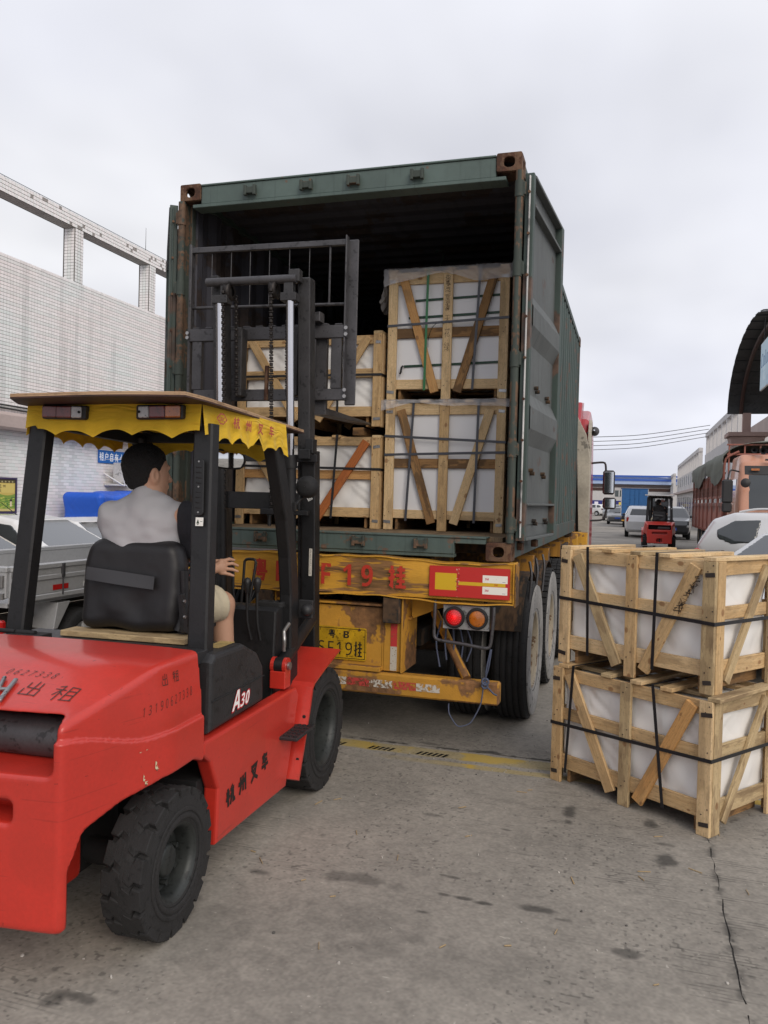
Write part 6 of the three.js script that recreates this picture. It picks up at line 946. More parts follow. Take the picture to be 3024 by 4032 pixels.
// ------------------------------------------------------------------ forklift driver, seated, looking to the load
function driver(label, pos, turn, o = {}) {
  const P = thing('person', label, 'person', pos, turn, undefined), yaw = -0.52, hc = [-0.022, 1.742, -0.735], cyw = Math.cos(yaw), syw = Math.sin(yaw);
  const J = { hip: [0, 1.16, -0.72], waist: [0, 1.28, -0.70], chest: [0, 1.45, -0.675], neck: [0, 1.60, -0.705] };
  const R = { sh: [0.205, 1.535, -0.675], el: [0.275, 1.30, -0.74], wr: [0.145, 1.262, -1.045], hp: [0.10, 1.135, -0.72], kn: [0.215, 1.085, -1.06], an: [0.26, 0.60, -1.07] };
  const Lf = { sh: [-0.185, 1.525, -0.715], el: [-0.20, 1.33, -0.93], wr: [-0.12, 1.245, -1.10], hp: [-0.10, 1.135, -0.72], kn: [-0.215, 1.085, -1.06], an: [-0.25, 0.60, -1.07] };
  const torso = (x, y, z, g = 0) => {
    let d = ell(x, y, z, [0, 1.22, -0.715], [0.185 + g, 0.17 + g, 0.125 + g]);
    d = smin(d, ell(x, y, z, [0, 1.40, -0.685], [0.212 + g, 0.18 + g, 0.118 + g]), 0.06);
    d = smin(d, cap(x, y, z, [-0.16, 1.52, -0.685], [0.155, 1.525, -0.685], 0.074 + g, 0.074 + g), 0.06);
    d = smin(d, cap(x, y, z, [0.07, 1.585, -0.695], [-0.07, 1.585, -0.695], 0.046 + g, 0.046 + g), 0.05); return smin(d, cap(x, y, z, [0, 1.58, -0.695], [0, 1.63, -0.71], 0.062 + g, 0.058 + g), 0.04);
  };
  const arm = (x, y, z, A, g = 0) => smin(cap(x, y, z, A.sh, A.el, 0.060 + g, 0.045 + g), cap(x, y, z, A.el, A.wr, 0.043 + g, 0.027 + g), 0.02);
  const leg = (x, y, z, A, g = 0) => smin(cap(x, y, z, A.hp, A.kn, 0.090 + g, 0.068 + g), cap(x, y, z, A.kn, A.an, 0.060 + g, 0.040 + g), 0.03);
  const toH = (x, y, z) => { const a = x - hc[0], c = z - hc[2]; return [(a * cyw - c * syw) / 1.06, (y - hc[1]) / 1.06, (a * syw + c * cyw) / 1.06]; }; // head frame, face towards -z
  const headF = (x, y, z) => {
    let d = ell(x, y, z, [0, 0.03, 0.012], [0.080, 0.088, 0.098]); d = smin(d, ell(x, y, z, [0, -0.04, -0.022], [0.064, 0.078, 0.070]), 0.04);
    d = smin(d, ell(x, y, z, [0, -0.095, -0.052], [0.036, 0.026, 0.032]), 0.03);
    d = smin(d, cap(x, y, z, [0, 0.005, -0.088], [0, -0.03, -0.108], 0.010, 0.014), 0.014); d = smin(d, cap(x, y, z, [-0.022, -0.062, -0.082], [0.022, -0.062, -0.082], 0.010, 0.010), 0.012);
    for (const s of [-1, 1]) { d = smax(d, -ell(x, y, z, [s * 0.032, 0.006, -0.096], [0.017, 0.011, 0.014]), 0.012); d = smin(d, cap(x, y, z, [s * 0.012, 0.028, -0.088], [s * 0.046, 0.026, -0.076], 0.008, 0.008), 0.012); const e = ell(x, y, z, [s * 0.082, -0.012, 0.016], [0.012, 0.034, 0.020]); d = smin(d, smax(e, -ell(x, y, z, [s * 0.096, -0.012, 0.012], [0.010, 0.022, 0.011]), 0.006), 0.012); }
    return d;
  };
  const skin = mat({ color: L3(0.46, 0.26, 0.17), roughness: 0.55, ...bump(T.fine, 8, 0.0008) });
  const body = sdfMesh((x, y, z) => { let d = torso(x, y, z, -0.006); d = smin(d, cap(x, y, z, J.neck, [0, 1.68, -0.72], 0.064, 0.060), 0.03); for (const A of [R, Lf]) d = Math.min(smin(d, arm(x, y, z, A), 0.03), leg(x, y, z, A)); return Math.min(d, 9); }, [-0.40, 0.55, -1.20], [0.40, 1.72, -0.54], 0.0125);
  const head = sdfMesh((x, y, z) => { const q = toH(x, y, z); return smin(headF(...q), cap(x, y, z, [0, 1.62, -0.71], [0.0, 1.70, -0.72], 0.060, 0.056), 0.03); }, [-0.16, 1.585, -0.91], [0.16, 1.91, -0.57], 0.005);
  // hands: palm, four fingers and a thumb
  const hand = (A, tips, thumb, up) => { const w = A.wr; return sdfMesh((x, y, z) => { let d = cap(x, y, z, w, [w[0], w[1], w[2] + 0.03], 0.027, 0.028); const K = tips.map(t => t[0]); d = smin(d, cap(x, y, z, w, K[1], 0.024, 0.017), 0.02); d = smin(d, cap(x, y, z, w, K[2], 0.024, 0.017), 0.02); d = smin(d, cap(x, y, z, K[0], K[3], 0.0125, 0.0115), 0.018); for (const t of tips) { let f = cap(x, y, z, t[0], t[1], 0.0098, 0.0088); f = smin(f, cap(x, y, z, t[1], t[2], 0.0088, 0.0070), 0.004); d = smin(d, f, 0.008); } let h = cap(x, y, z, [lerp(w[0], thumb[0][0], 0.35), lerp(w[1], thumb[0][1], 0.35), lerp(w[2], thumb[0][2], 0.35)], thumb[0], 0.016, 0.0115); h = smin(h, cap(x, y, z, thumb[0], thumb[1], 0.0115, 0.0085), 0.006); return smin(d, h, 0.012); }, w.map(v => v - 0.15), w.map(v => v + 0.15), 0.0042); };
  const w = R.wr; // right hand open over the lever: fingers forward and out
  const rh = hand(R, [[[w[0] + 0.042, w[1] + 0.040, w[2] - 0.060], [w[0] + 0.072, w[1] + 0.050, w[2] - 0.095], [w[0] + 0.088, w[1] + 0.044, w[2] - 0.12]], [[w[0] + 0.050, w[1] + 0.022, w[2] - 0.066], [w[0] + 0.088, w[1] + 0.028, w[2] - 0.098], [w[0] + 0.108, w[1] + 0.016, w[2] - 0.122]], [[w[0] + 0.052, w[1] + 0.002, w[2] - 0.064], [w[0] + 0.092, w[1] - 0.002, w[2] - 0.088], [w[0] + 0.116, w[1] - 0.012, w[2] - 0.104]], [[w[0] + 0.048, w[1] - 0.018, w[2] - 0.056], [w[0] + 0.082, w[1] - 0.026, w[2] - 0.072], [w[0] + 0.102, w[1] - 0.034, w[2] - 0.084]]], [[w[0] - 0.004, w[1] + 0.036, w[2] - 0.060], [w[0] + 0.012, w[1] + 0.040, w[2] - 0.092]]);
  const v = Lf.wr, lh = hand(Lf, [0, 1, 2, 3].map(i => [[v[0] + 0.02 - i * 0.018, v[1] + 0.012, v[2] - 0.07], [v[0] + 0.03 - i * 0.018, v[1] - 0.008, v[2] - 0.10], [v[0] + 0.03 - i * 0.018, v[1] - 0.034, v[2] - 0.09]]), [[v[0] + 0.045, v[1], v[2] - 0.045], [v[0] + 0.058, v[1] - 0.012, v[2] - 0.07]]);
  const b = part('body', [body, head, rh, lh], skin, P);
  const shirt = part('shirt', sdfMesh((x, y, z) => { let d = torso(x, y, z, 0.012) + 0.006 * Math.sin(y * 70 + Math.sin(x * 14 + 1) * 3) * sst(1.48, 1.30, y) * (0.4 + 0.6 * Math.abs(Math.sin(x * 7 + y * 3))) + 0.005 * Math.sin((x + y * 0.7) * 26) + 0.008 * PN.noise(x * 14, y * 20, z * 9); d = smax(d, 1.13 - y, 0.015); d = smax(d, -cap(x, y, z, [0, 1.635, -0.74], [0, 1.78, -0.74], 0.070, 0.085), 0.01); return smax(d, Math.max(x - 0.207, -x - 0.26), 0.01); }, [-0.28, 1.10, -0.88], [0.26, 1.68, -0.52], 0.0105), o.shirt ?? mat({ color: L3(0.36, 0.355, 0.37), roughness: 0.85, ...bump(T.cloth, 5, 0.0006) }), P);
  for (const [s, A] of [[1, R], [-1, Lf]]) part('sleeve', sdfMesh((x, y, z) => { let d = smin(cap(x, y, z, [A.sh[0] + s * 0.002, A.sh[1], A.sh[2]], A.el, 0.079, 0.066), torso(x, y, z, 0.010), 0.02) + 0.003 * Math.sin(y * 50 + z * 20); d = smax(d, s > 0 ? 0.203 - x : 0.765 + z, 0.006); const t = ((x - A.sh[0]) * (A.el[0] - A.sh[0]) + (y - A.sh[1]) * (A.el[1] - A.sh[1]) + (z - A.sh[2]) * (A.el[2] - A.sh[2])) / ((A.el[0] - A.sh[0]) ** 2 + (A.el[1] - A.sh[1]) ** 2 + (A.el[2] - A.sh[2]) ** 2); d = smax(d, (t - 0.72) * 0.25, 0.008); return smax(d, -smax(cap(x, y, z, A.sh, A.el, 0.054, 0.05), (0.6 - t) * 0.25, 0.01), 0.004); }, [s > 0 ? 0.17 : -0.32, 1.22, -1.02], [s > 0 ? 0.42 : -0.05, 1.66, -0.54], 0.0105), mat({ color: L3(0.012, 0.012, 0.016), roughness: 0.9, ...bump(T.cloth, 6, 0.0015) }), P);
  part('shorts', sdfMesh((x, y, z) => { let d = ell(x, y, z, [0, 1.14, -0.72], [0.20, 0.10, 0.14]); for (const A of [R, Lf]) { const t = ((x - A.hp[0]) * (A.kn[0] - A.hp[0]) + (z - A.hp[2]) * (A.kn[2] - A.hp[2])) / ((A.kn[0] - A.hp[0]) ** 2 + (A.kn[2] - A.hp[2]) ** 2); d = smin(d, smax(cap(x, y, z, A.hp, A.kn, 0.108, 0.092) + 0.004 * Math.sin(t * 30 + y * 20), (t - 0.93) * 0.35, 0.012), 0.03); } return d; }, [-0.36, 0.95, -1.22], [0.36, 1.30, -0.55], 0.0125), mat({ color: L3(0.52, 0.45, 0.32), roughness: 0.9, ...bump(T.cloth, 6, 0.002) }), P);
  part('hair', sdfMesh((x, y, z) => { const q = toH(x, y, z); let d = smin(ell(q[0], q[1], q[2], [0, 0.036, 0.018], [0.084, 0.093, 0.102]), ell(q[0], q[1], q[2], [0, -0.028, 0.034], [0.062, 0.062, 0.066]), 0.03) - 0.004 + 0.004 * PN.noise(x * 150, y * 110, z * 150) + 0.002 * PN.noise(x * 300, y * 200, z * 300); d = smax(d, -(0.86 * (q[2] + 0.052) + 0.5 * (q[1] - 0.045)), 0.012); d = smax(d, -(q[1] + 0.078 - 0.13 * sst(0.045, -0.05, q[2]) + 0.006 * PN.noise(x * 200, 0, z * 200)), 0.006); return smax(d, -(headF(q[0], q[1], q[2]) + 0.004), 0.004); }, [-0.16, 1.63, -0.91], [0.16, 1.92, -0.57], 0.005), mat({ color: L3(0.006, 0.0055, 0.0055), roughness: 0.65, ...bump(T.fine, 14, 0.006) }), P);
  for (const A of [R, Lf]) part('shoe', sdfMesh((x, y, z) => smax(smin(ell(x, y, z, [A.an[0], 0.545, A.an[2] - 0.06], [0.048, 0.045, 0.12]), cap(x, y, z, A.an, [A.an[0], 0.66, A.an[2]], 0.050, 0.048), 0.03), 0.508 - y, 0.01), [A.an[0] - 0.08, 0.48, A.an[2] - 0.22], [A.an[0] + 0.08, 0.69, A.an[2] + 0.1], 0.013), M.darkPlastic, P);
  return P;
}
const man = driver('man in grey shirt with black sleeves driving the red forklift', [-2.16, 0, -2.63], 2.5 * RAD);
// ------------------------------------------------------------------ vehicles
function carWheel(p, x, z, s, R = 0.31) {
  const g = new THREE.Group(); g.name = 'wheel'; g.position.set(x, R, z); p.add(g); const w = 0.19, r = R * 0.64;
  part('tyre', lathe(tyreProfile(R, r, w), 32), M.rubberDark, g);
  part('rim', [lathe([[r, s * w * 0.44], [r - 0.012, s * w * 0.40], [r - 0.02, s * w * 0.1], [r * 0.3, s * w * 0.16], [r * 0.24, s * w * 0.34], [0.001, s * w * 0.35]], 30), ...Array.from({ length: 5 }, (_, i) => plank([s * w * 0.34, 0, 0], [s * w * 0.36, r * 0.93 * Math.cos(i * 1.2566), r * 0.93 * Math.sin(i * 1.2566)], [1, 0, 0], 0.02, 0.055))], M.silver, g);
}
function car(name, label, paint, p, turn, o, group) {
  const g = thing(name, label, 'car', p, turn, group), c = o.cell ?? 0.045, Wd = o.w ?? 0.86, S = o.side, yb = o.belt ?? 0.93, yr = o.roof ?? 1.43;
  const hw = (y, z) => Wd - (o.tumble ?? 0.23) * sst(yb - 0.05, yr + 0.06, y) - 0.11 * sst(1.45, 2.25, Math.abs(z)) - 0.05 * sst(0.5, 0.25, y);
  const F = (x, y, z) => { let d = smax(poly2(z, y, S), Math.abs(x) - hw(y, z), 0.09); d = Math.max(d, 0); let q = smax(poly2(z, y, S), Math.abs(x) - hw(y, z), 0.10); for (const zz of [o.ax ?? -1.32, (o.ax2 ?? 1.32)]) q = smax(q, -Math.max(Math.hypot(z - zz, y - 0.31) - 0.355, 0.55 - Math.abs(x)), 0.015); return q; };
  part('body', sdfMesh(F, [-1, 0.12, -2.45], [1, yr + 0.15, 2.45], c), paint, g);
  const pane = (nm, poly, cond, cc = 0.028) => { let z0 = 9, z1 = -9, y0 = 9, y1 = -9; for (const [a, b] of poly) { z0 = Math.min(z0, a); z1 = Math.max(z1, a); y0 = Math.min(y0, b); y1 = Math.max(y1, b); } const m = (sx) => sdfMesh((x, y, z) => smax(smax(F(x, y, z) - 0.015, poly2(z, y, poly), 0.012), cond(x, y, z, sx), 0.012), [sx < 0 ? -1 : sx > 0 ? 0.2 : -0.95, y0 - 0.08, z0 - 0.08], [sx > 0 ? 1 : sx < 0 ? -0.2 : 0.95, y1 + 0.08, z1 + 0.08], cc); return m; };
  for (const w of o.sideGlass) for (const s of [-1, 1]) part('side_window', pane('', w, (x, y, z, q) => (hw(y, z) - 0.10) - q * x)(s), M.glass, g);
  part('windscreen', pane('', o.screen, (x, y, z) => Math.abs(x) - hw(y, z) + 0.10)(0), o.screenMat ?? M.glass, g);
  part('rear_window', pane('', o.back, (x, y, z) => Math.abs(x) - hw(y, z) + 0.12)(0), M.glass, g);
  for (const s of [-1, 1]) { for (const z of [o.ax ?? -1.32, o.ax2 ?? 1.32]) carWheel(g, s * (Wd - 0.11), z, s); part('door_mirror', [bx(0.18, 0.12, 0.09, s * (Wd + 0.06), yb + 0.06, o.mz ?? -0.72, 0, s * 0.2, 0, 0.035), rod([s * (Wd - 0.05), yb - 0.0, o.mz ?? -0.72], [s * (Wd + 0.03), yb + 0.04, o.mz ?? -0.72], 0.02)], o.mirror ?? M.carBlack, g); part('headlamp', bx(0.28, 0.12, 0.10, s * (Wd - 0.26), 0.66, S[1][0] + 0.075, 0, s * 0.35, 0, 0.03), M.lampClear, g); part('tail_lamp', bx(0.12, 0.24, 0.16, s * (Wd - 0.15), o.tl ?? 0.86, (o.tz ?? 2.12), 0, 0, 0, 0.03), M.lampRed, g); for (const z of [-0.1, 0.8]) part('door_handle', bx(0.02, 0.025, 0.14, s * (Wd + 0.005), yb - 0.10, z, 0, 0, 0, 0.006), paint, g); }
  part('number_plate', bx(0.44, 0.13, 0.02, 0, 0.52, S[1][0] - 0.005), mat({ color: L3(0.02, 0.08, 0.38), roughness: 0.5 }), g);
  if (o.wiper) part('wiper', [rod([-0.2, yb + 0.03, o.screen[0][0] + 0.03], [0.35, yb + 0.07, o.screen[0][0] + 0.10], 0.010), rod([0.25, yb + 0.02, o.screen[0][0] + 0.03], [-0.3, yb + 0.05, o.screen[0][0] + 0.08], 0.010)], M.blackMatt, g);
  if (o.rack) for (const s of [-1, 1]) part('roof_rail', [tube([[s * 0.56, yr - 0.02, -0.35], [s * 0.56, yr + 0.035, -0.15], [s * 0.56, yr + 0.04, 0.8], [s * 0.56, yr + 0.03, 1.35], [s * 0.56, yr - 0.02, 1.6]], 0.017, 6, 30)], M.silver, g);
  if (o.aerial) part('aerial', rod([0.1, yr - 0.02, 0.1], [0.05, yr + 0.22, 0.55], 0.008, 5, 0.004), M.blackMatt, g);
  return g;
}
const sedan = { side: [[-2.14, 0.34], [-2.19, 0.60], [-2.05, 0.74], [-1.3, 0.88], [-1.12, 0.92], [-0.34, 1.36], [0.05, 1.42], [0.6, 1.40], [1.32, 1.06], [1.5, 1.02], [2.1, 0.97], [2.18, 0.75], [2.15, 0.34], [2.0, 0.22], [-2.0, 0.22]], sideGlass: [[[-0.80, 0.95], [-0.30, 1.30], [0.18, 1.335], [0.20, 0.95]], [[0.26, 0.95], [0.24, 1.335], [0.60, 1.32], [1.08, 1.04], [1.02, 0.95]]], screen: [[-1.10, 0.93], [-0.36, 1.36], [-0.28, 1.27], [-0.95, 0.88]], back: [[0.68, 1.36], [1.30, 1.08], [1.20, 1.02], [0.66, 1.27]], wiper: true };
const hatch = { ...sedan, side: [[-1.95, 0.34], [-2.0, 0.62], [-1.85, 0.78], [-1.35, 0.92], [-1.2, 0.95], [-0.30, 1.44], [0.1, 1.50], [1.1, 1.48], [1.75, 1.15], [1.9, 0.95], [1.93, 0.34], [1.8, 0.22], [-1.8, 0.22]], roof: 1.5, belt: 0.96, screen: [[-1.17, 0.965], [-0.32, 1.44], [-0.22, 1.34], [-1.02, 0.91]], sideGlass: [[[-0.85, 0.99], [-0.28, 1.36], [0.20, 1.41], [0.22, 0.99]], [[0.28, 0.99], [0.26, 1.41], [1.0, 1.39], [1.4, 1.12], [1.3, 0.99]]], back: [[1.15, 1.46], [1.72, 1.17], [1.62, 1.1], [1.1, 1.36]], ax: -1.22, ax2: 1.22, tz: 1.85 };
const suv = { side: [[-2.2, 0.40], [-2.25, 0.72], [-2.1, 0.92], [-1.35, 1.04], [-1.15, 1.06], [-0.45, 1.52], [0, 1.60], [1.65, 1.57], [1.95, 1.46], [2.16, 1.08], [2.22, 0.8], [2.18, 0.38], [2.05, 0.26], [-2.05, 0.26]], roof: 1.6, belt: 1.06, w: 0.9, tumble: 0.2, rack: true, sideGlass: [[[-0.85, 1.09], [-0.42, 1.46], [0.32, 1.50], [0.34, 1.09]], [[0.46, 1.09], [0.44, 1.50], [1.14, 1.49], [1.22, 1.09]], [[1.36, 1.12], [1.28, 1.48], [1.66, 1.45], [1.90, 1.30], [1.88, 1.18], [1.7, 1.11]]], screen: [[-1.13, 1.075], [-0.47, 1.52], [-0.38, 1.43], [-0.98, 1.02]], back: [[1.97, 1.44], [2.16, 1.12], [2.05, 1.08], [1.86, 1.4]], tl: 0.9, tz: 2.13, ax: -1.35, ax2: 1.35 };
const qt = PI / 2;
// nose-out along the tiled building
car('parked_car', 'beige car nearest the poster, behind the silver pickup', M.carBeige, [-9.6, -0.28, -9.2], -qt, { ...sedan, cell: 0.04 }, 'cars parked nose-out by the tiled building');
car('parked_car', 'white hatchback with large windscreen behind the silver pickup', M.carWhite, [-9.5, -0.28, -11.0], -qt, { ...hatch, cell: 0.035, aerial: true, roof: 1.5 }, 'cars parked nose-out by the tiled building');
car('parked_car', 'white car with dark windows next to the blue tarpaulin', M.carWhite, [-10.0, -0.28, -13.0], -qt, { ...sedan }, 'cars parked nose-out by the tiled building');
// silver pickup with drop sides
{
  const t = thing('pickup_truck', 'small silver pickup with drop-side bed behind the forklift', 'pickup', [-5.36, 0, -5.2]);
  const xr = 0.70, L = 3.6, y0 = 0.78, y1 = 1.035;
  for (const s of [-1, 1]) {
    const p = part('side_board', [bb(s * xr, s * (xr - 0.03), y0, y1 - 0.05, -L, -0.02), bb(s * (xr + 0.012), s * (xr - 0.035), y1 - 0.05, y1, -L, -0.02, 0.01), bb(s * (xr + 0.006), s * (xr - 0.03), y0 - 0.05, y0 - 0.002, -L, -0.02, 0.008), bb(s * (xr + 0.010), s * xr, y1 - 0.14, y1 - 0.10, -L, -0.02, 0.008)], M.truckBed, t);
    for (const z of [-0.62, -1.5, -2.4, -3.2]) part('side_latch', [bx(0.02, 0.12, 0.035, s * (xr + 0.012), y1 - 0.07, z), bx(0.012, 0.16, 0.012, s * (xr + 0.012), y1 - 0.2, z)], M.steelGrey, p);
    for (let i = 0; i < 8; i++) part('reflector', bb(s * (xr + 0.002), s * (xr + 0.004), 0.80, 0.845, -0.3 - i * 0.4, -0.1 - i * 0.4 - 0.004, 0), i % 2 ? M.lampRed : M.white, p);
    part('chassis_rail', bb(s * 0.34, s * 0.42, 0.46, 0.60, -5.2, -0.1), M.chassis, t); part('mudflap', exX([[-0.55, 0.46], [-0.60, 0.46], [-0.76, 0.68], [-0.60, 0.68]], 0.24, s * 0.56, 0.004), M.truckBed, t);
    carWheel(t, s * 0.59, -0.98, s, 0.295); carWheel(t, s * 0.58, -4.5, s, 0.30);
    part('tail_lamp', bx(0.18, 0.12, 0.06, s * 0.58, 0.55, 0.01, 0, 0, 0, 0.015), M.lampRed, t);
  }
  part('tailgate', [bb(-0.68, 0.68, y0, y1 - 0.02, -0.019, 0.012, 0.008), bb(-0.69, 0.69, y1 - 0.05, y1, -0.024, 0.02, 0.01), bb(-0.6, 0.6, y0 + 0.06, y0 + 0.15, 0.012, 0.02, 0.01)], M.truckBed, t);
  part('gate_latch', bx(0.05, 0.10, 0.03, 0.64, y1 - 0.12, 0.02), M.bolt, t); part('gate_hinge', bx(0.10, 0.05, 0.03, 0.62, y0 + 0.02, 0.02), M.bolt, t);
  part('bed_floor', bb(-0.66, 0.66, 0.70, 0.735, -L, -0.03), M.truckBed, t); part('headboard', bb(-0.68, 0.68, 0.7, 1.35, -L - 0.04, -L - 0.005), M.truckBed, t); part('bumper', bb(-0.66, 0.66, 0.40, 0.50, -0.02, 0.05, 0.02), M.silver, t); part('axle', cy(0.05, 1.1, 0, 0.295, -0.98, 'x', 10), M.chassis, t);
  const cp = [[-3.70, 0.5], [-3.70, 1.45], [-3.85, 1.74], [-4.4, 1.80], [-4.85, 1.68], [-5.25, 1.1], [-5.4, 0.95], [-5.4, 0.42], [-3.8, 0.4]];
  const cb = part('cab', sdfMesh((x, y, z) => smax(poly2(z, y, cp), Math.abs(x) - 0.70 + 0.12 * sst(1.0, 1.8, y), 0.1), [-0.8, 0.35, -5.55], [0.8, 1.9, -3.6], 0.045), M.silver, t);
  part('rear_window', bb(-0.5, 0.5, 1.15, 1.55, -3.70, -3.685), M.glass, cb); part('side_window', [bx(0.02, 0.42, 0.75, 0.645, 1.36, -4.35, 0, 0, 0.14)], M.glass, cb); part('side_window', [bx(0.02, 0.42, 0.75, -0.645, 1.36, -4.35, 0, 0, -0.14)], M.glass, cb);
}
// far side of the yard
car('parked_car', 'silver car with roof rails behind the stacked crates', M.silver, [3.2, 0, -13.4], -qt - 0.16, { ...suv, cell: 0.03 }, 'silver cars behind the crates');
car('parked_car', 'silver sedan facing out beside the stacked crates', M.silver, [2.1, 0, -9.9], PI - 0.62, { ...sedan, cell: 0.028, mirror: M.carGrey }, 'silver cars behind the crates');
car('parked_car', 'black car parked past the far forklift', M.carBlack, [1.85, 0, -43.5], PI, suv, 'cars standing along the road');
car('parked_car', 'grey car with red tail lamps beside the far forklift', M.silver, [0.55, 0, -44.5], 0, { ...suv, rack: false }, 'cars standing along the road');
car('parked_car', 'dark sedan behind the blue box truck', M.carGrey, [-1.1, 0, -70], PI, sedan, 'cars standing along the road');
car('parked_car', 'dark sedan farther off past the blue box truck', M.carGrey, [-1.9, 0, -84], PI, suv, 'cars standing along the road');
for (let i = 0; i < 4; i++) car('parked_car', ['first', 'second', 'third', 'fourth'][i] + ' pale car from the cab mirror in front of the warehouse', i % 2 ? M.silver : M.carWhite, [-10.2 + i * 2.4, 0, -108 - i * 3], 0.5 + i * 0.3, { ...(i % 2 ? sedan : suv), cell: 0.08, rack: false }, 'pale cars in front of the warehouse');
// blue box truck
{
  const t = thing('box_truck', 'blue box truck standing on the road behind the far forklift', 'truck', [0.15, 0, -60]);
  const box = part('box', [bb(-0.92, 0.92, 0.85, 2.75, -4.2, 0, 0.02), bb(-0.94, 0.94, 2.751, 2.79, -4.22, 0.02, 0.01)], M.blueBox, t);
  for (const s of [-1, 1]) { const d = part('door', bb(s * 0.01, s * 0.88, 0.90, 2.70, 0.001, 0.03, 0.01), M.blueBox, box); part('lock_rod', rod([s * 0.3, 0.9, 0.045], [s * 0.3, 2.7, 0.045], 0.02), M.blueBox, d); part('lock_handle', bx(0.3, 0.04, 0.03, s * 0.35, 1.5, 0.06), M.steelGrey, d); part('hinge_strip', bb(s * 0.885, s * 0.925, 0.86, 2.74, 0.001, 0.02), M.silver, box); for (const z of [-0.9, -5.1]) truckWheel(t, s * 0.66, z, s, { R: 0.40, r: 0.23, w: 0.24, rubber: M.rubberDark, side: M.rubberDark }); }
  part('bumper', bb(-0.85, 0.85, 0.46, 0.56, -0.05, 0.03, 0.01), M.yellow, t); part('tail_board', bb(-0.85, 0.85, 0.60, 0.82, -0.08, -0.03), M.blackMatt, t); part('number_plate', bb(-0.2, 0.2, 0.62, 0.74, -0.029, -0.01), M.lampClear, t); part('chassis', bb(-0.4, 0.4, 0.5, 0.84, -6.0, -0.1), M.chassis, t); part('cab', bb(-0.85, 0.85, 0.5, 2.1, -6.3, -4.35, 0.12), M.blueBox, t);
}
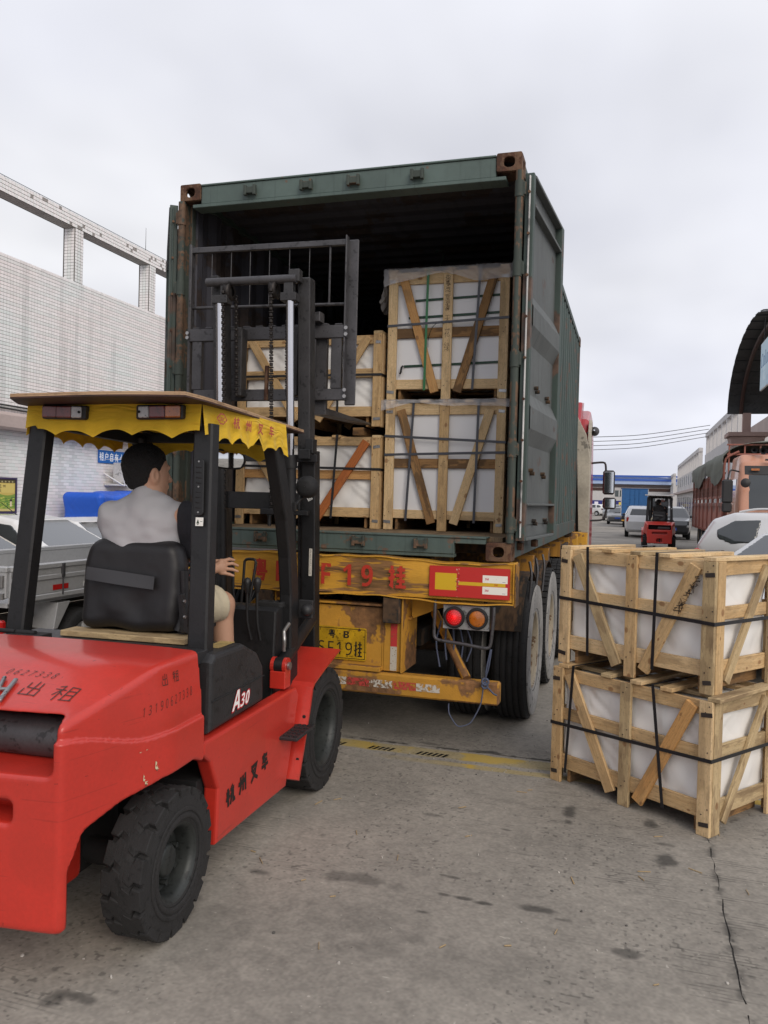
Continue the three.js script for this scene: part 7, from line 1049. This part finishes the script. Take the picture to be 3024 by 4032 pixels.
// brown cargo truck under a green sheet
{
  const t = thing('cargo_truck', 'brown cargo truck with slatted bed under a dark green sheet', 'truck', [3.55, 0, -20.6]);
  const W = 1.22, cp = [[0, 0.62], [0.05, 1.55], [-0.06, 2.05], [-0.28, 2.72], [-0.55, 2.92], [-1.9, 2.92], [-2.0, 2.6], [-2.0, 0.75], [-1.7, 0.62]];
  const cab = part('cab', sdfMesh((x, y, z) => smax(poly2(z, y, cp), Math.abs(x) - W + 0.09 * sst(1.6, 2.9, y) + 0.05 * sst(-0.4, 0.05, z), 0.12), [-1.35, 0.5, -2.15], [1.35, 3.05, 0.2], 0.05), M.cabOrange, t);
  const scr = (y) => (y < 2.05 ? lerp(0.05, -0.06, (y - 1.55) / 0.5) : lerp(-0.06, -0.28, (y - 2.05) / 0.67)) - 0.03;
  part('windscreen', sheet((u, v) => { const y = lerp(1.62, 2.42, v), x = lerp(-1.0, 1.0, u); return [x, y, scr(y) + 0.075 - 0.05 * x * x]; }, 12, 6, 0.02), M.glass, cab);
  part('visor_band', sheet((u, v) => { const y = lerp(2.43, 2.64, v), x = lerp(-1.03, 1.03, u); return [x, y, scr(y) + 0.085 - 0.05 * x * x]; }, 12, 3, 0.02), M.darkPlastic, cab);
  part('roof_slot', bb(-0.6, 1.0, 2.76, 2.80, -0.2, -0.12), M.darkPlastic, cab); part('marker_lamp', bb(-0.9, -0.72, 2.52, 2.57, -0.16, -0.12), M.lampAmber, cab);
  part('grille', [bb(-1.0, 1.0, 1.05, 1.50, -0.02, 0.06, 0.02), ...[1.12, 1.24, 1.36].map(y => bb(-0.95, 0.95, y, y + 0.04, 0.061, 0.09))], M.darkPlastic, cab); part('bumper', bb(-1.22, 1.22, 0.45, 0.95, -0.35, 0.16, 0.05), M.cabOrange, cab);
  part('wiper', rod([-0.8, 1.62, 0.10], [0.1, 1.70, 0.12], 0.015), M.blackMatt, cab);
  for (const s of [-1, 1]) { part('headlamp', bx(0.36, 0.22, 0.08, s * 0.92, 0.80, 0.15, 0, 0, 0, 0.03), M.lampClear, cab); const m = part('mirror', [bx(0.24, 0.56, 0.12, s * 1.42, 2.02, -0.02, 0, 0, 0, 0.04), bx(0.22, 0.24, 0.12, s * 1.42, 1.64, -0.02, 0, 0, 0, 0.04), tube([[s * 1.15, 2.5, -0.3], [s * 1.35, 2.52, -0.1], [s * 1.42, 2.3, -0.02]], 0.02, 6, 12)], M.darkPlastic, cab); part('round_mirror', lathe([[0.001, 0.03], [0.10, 0.02], [0.11, -0.02], [0.001, -0.04]], 18, 'z').translate(s * 1.05, 2.22, 0.2), M.darkPlastic, cab); part('side_window', bx(0.02, 0.55, 0.85, s * 1.185, 2.05, -0.85, 0, 0, s * 0.05), M.glass, cab); }
  part('horn', [lathe([[0.09, 0.12], [0.04, 0.02], [0.02, -0.1], [0.001, -0.12]], 16, 'z').translate(-0.62, 3.0, -0.45), lathe([[0.07, 0.1], [0.03, 0.02], [0.02, -0.1], [0.001, -0.12]], 14, 'z').translate(-0.8, 3.02, -0.55)], M.steelGrey, cab);
  // cargo bed
  const z0 = -2.6, z1 = -13.6;
  part('bed_floor', bb(-1.2, 1.2, 1.12, 1.25, z1, z0), M.chassis, t);
  for (const s of [-1, 1]) {
    for (let i = 0; i < 7; i++) { const a = z0 - i * 1.57, b = a - 1.5; part('side_board', [bb(s * 1.2, s * 1.23, 0.84, 1.76, b, a, 0.006), bb(s * 1.231, s * 1.25, 1.66, 1.76, b, a, 0.006)], M.brownPaint, t); part('side_post', bb(s * 1.2, s * 1.27, 0.84, 2.75, b - 0.05, b - 0.002), M.brownPaint, t); const r = part('rack', [bb(s * 1.2, s * 1.24, 1.88, 1.95, b, a), bb(s * 1.2, s * 1.24, 2.52, 2.58, b, a)], M.brownPaint, t); for (let k = 0; k < 8; k++) part('slat', bb(s * 1.205, s * 1.225, 1.951, 2.519, b + 0.05 + k * 0.18, b + 0.13 + k * 0.18, 0.002), M.brownPaint, r); }
    part('bolt_row', Array.from({ length: 40 }, (_, i) => cy(0.03, 0.03, s * 1.235, 0.90, z0 - 0.2 - i * 0.27, 'x', 6)), M.brownPaint, t, { kind: 'stuff' });
    part('frame_pipe', tube([[s * 1.26, 1.0, z0 + 0.08], [s * 1.26, 2.6, z0 + 0.08], [s * 1.2, 2.95, z0 + 0.1], [s * 0.9, 3.12, z0 + 0.12]], 0.035, 6, 24), M.brownPaint, t);
    for (const z of [-1.2, -3.6, -10.5, -11.8]) truckWheel(t, s * 1.02, z, s, { rubber: M.rubberDark, side: M.rubberDark });
  }
  part('front_rack', [bb(-1.2, 1.2, 1.2, 1.9, z0, z0 + 0.04), bb(-1.2, 1.2, 3.02, 3.07, z0 + 0.02, z0 + 0.08), bb(-1.2, 1.2, 3.28, 3.32, z0 + 0.02, z0 + 0.08), ...Array.from({ length: 7 }, (_, i) => bb(-1.16 + i * 0.38, -1.12 + i * 0.38, 1.9, 3.28, z0 + 0.03, z0 + 0.06))], M.brownPaint, t);
  part('frame_beam', [bb(-0.5, -0.4, 0.7, 1.1, z1, -0.3), bb(0.4, 0.5, 0.7, 1.1, z1, -0.3)], M.chassis, t);
  part('tarpaulin', sheet((u, v) => { const a = (u - 0.5) * 2, z = lerp(z0 + 0.15, z1 - 0.2, v), s = Math.sign(a), e = Math.abs(a), n = PN.noise(u * 9, v * 14, 3), drape = 0.72 + 0.18 * Math.sin(v * 11) + 0.10 * n; return e < 0.62 ? [a / 0.62 * 1.15, 3.38 - 0.22 * (e / 0.62) ** 3 + 0.05 * Math.sin(v * 20) * (1 - e) + 0.04 * n, z] : [s * (1.15 + 0.16 * Math.min(1, (e - 0.62) / 0.1) + 0.04 * n), 3.16 - drape * (e - 0.62) / 0.38, z]; }, 34, 60, 0.012), M.tarpGreen, t);
}
// a second forklift with its driver farther up the road
{
  const f = thing('forklift', 'small distant red forklift seen from behind on the road', 'forklift', [1.0, 0, -32.2]);
  const skip = new Set(['fringe', 'roof_board', 'tail_lamp', 'mast', 'carriage', 'work_lamp', 'tilt_cylinder']);
  for (const c of fk.children) if (!skip.has(c.name)) { const k = c.clone(); for (const q of [...k.children]) if (/lettering|emblem|paint_chip/.test(q.name)) k.remove(q); f.add(k); }
  part('roof_sheet', bx(1.06, 0.03, 1.15, 0, 2.03, -0.78, 0.03, 0, 0, 0.008), M.whiteDirty, f);
  for (const s of [-1, 1]) part('mast_channel', bb(s * 0.25, s * 0.36, 0.1, 2.0, -2.1, -1.98), M.black, f); part('mast_tie', [bb(-0.36, 0.36, 1.94, 2.0, -1.97, -1.93), bb(-0.36, 0.36, 0.6, 0.7, -1.97, -1.93)], M.black, f);
  part('windshield', bb(-0.35, 0.35, 1.45, 1.8, -1.30, -1.29), M.window, f);
  const d = man.clone(); d.name = numbered('person'); d.userData = { label: 'driver in dark clothes on the distant forklift', category: 'person' }; d.position.set(1.0, 0, -32.2); d.rotation.y = 0; scene.add(d);
  d.traverse(o => { if (o.isMesh && o.name === 'shirt') o.material = M.blackMatt; });
}
scene.traverse(o => { if (o.isMesh) { o.castShadow = o.receiveShadow = true; } });
renderer.render(scene, camera);
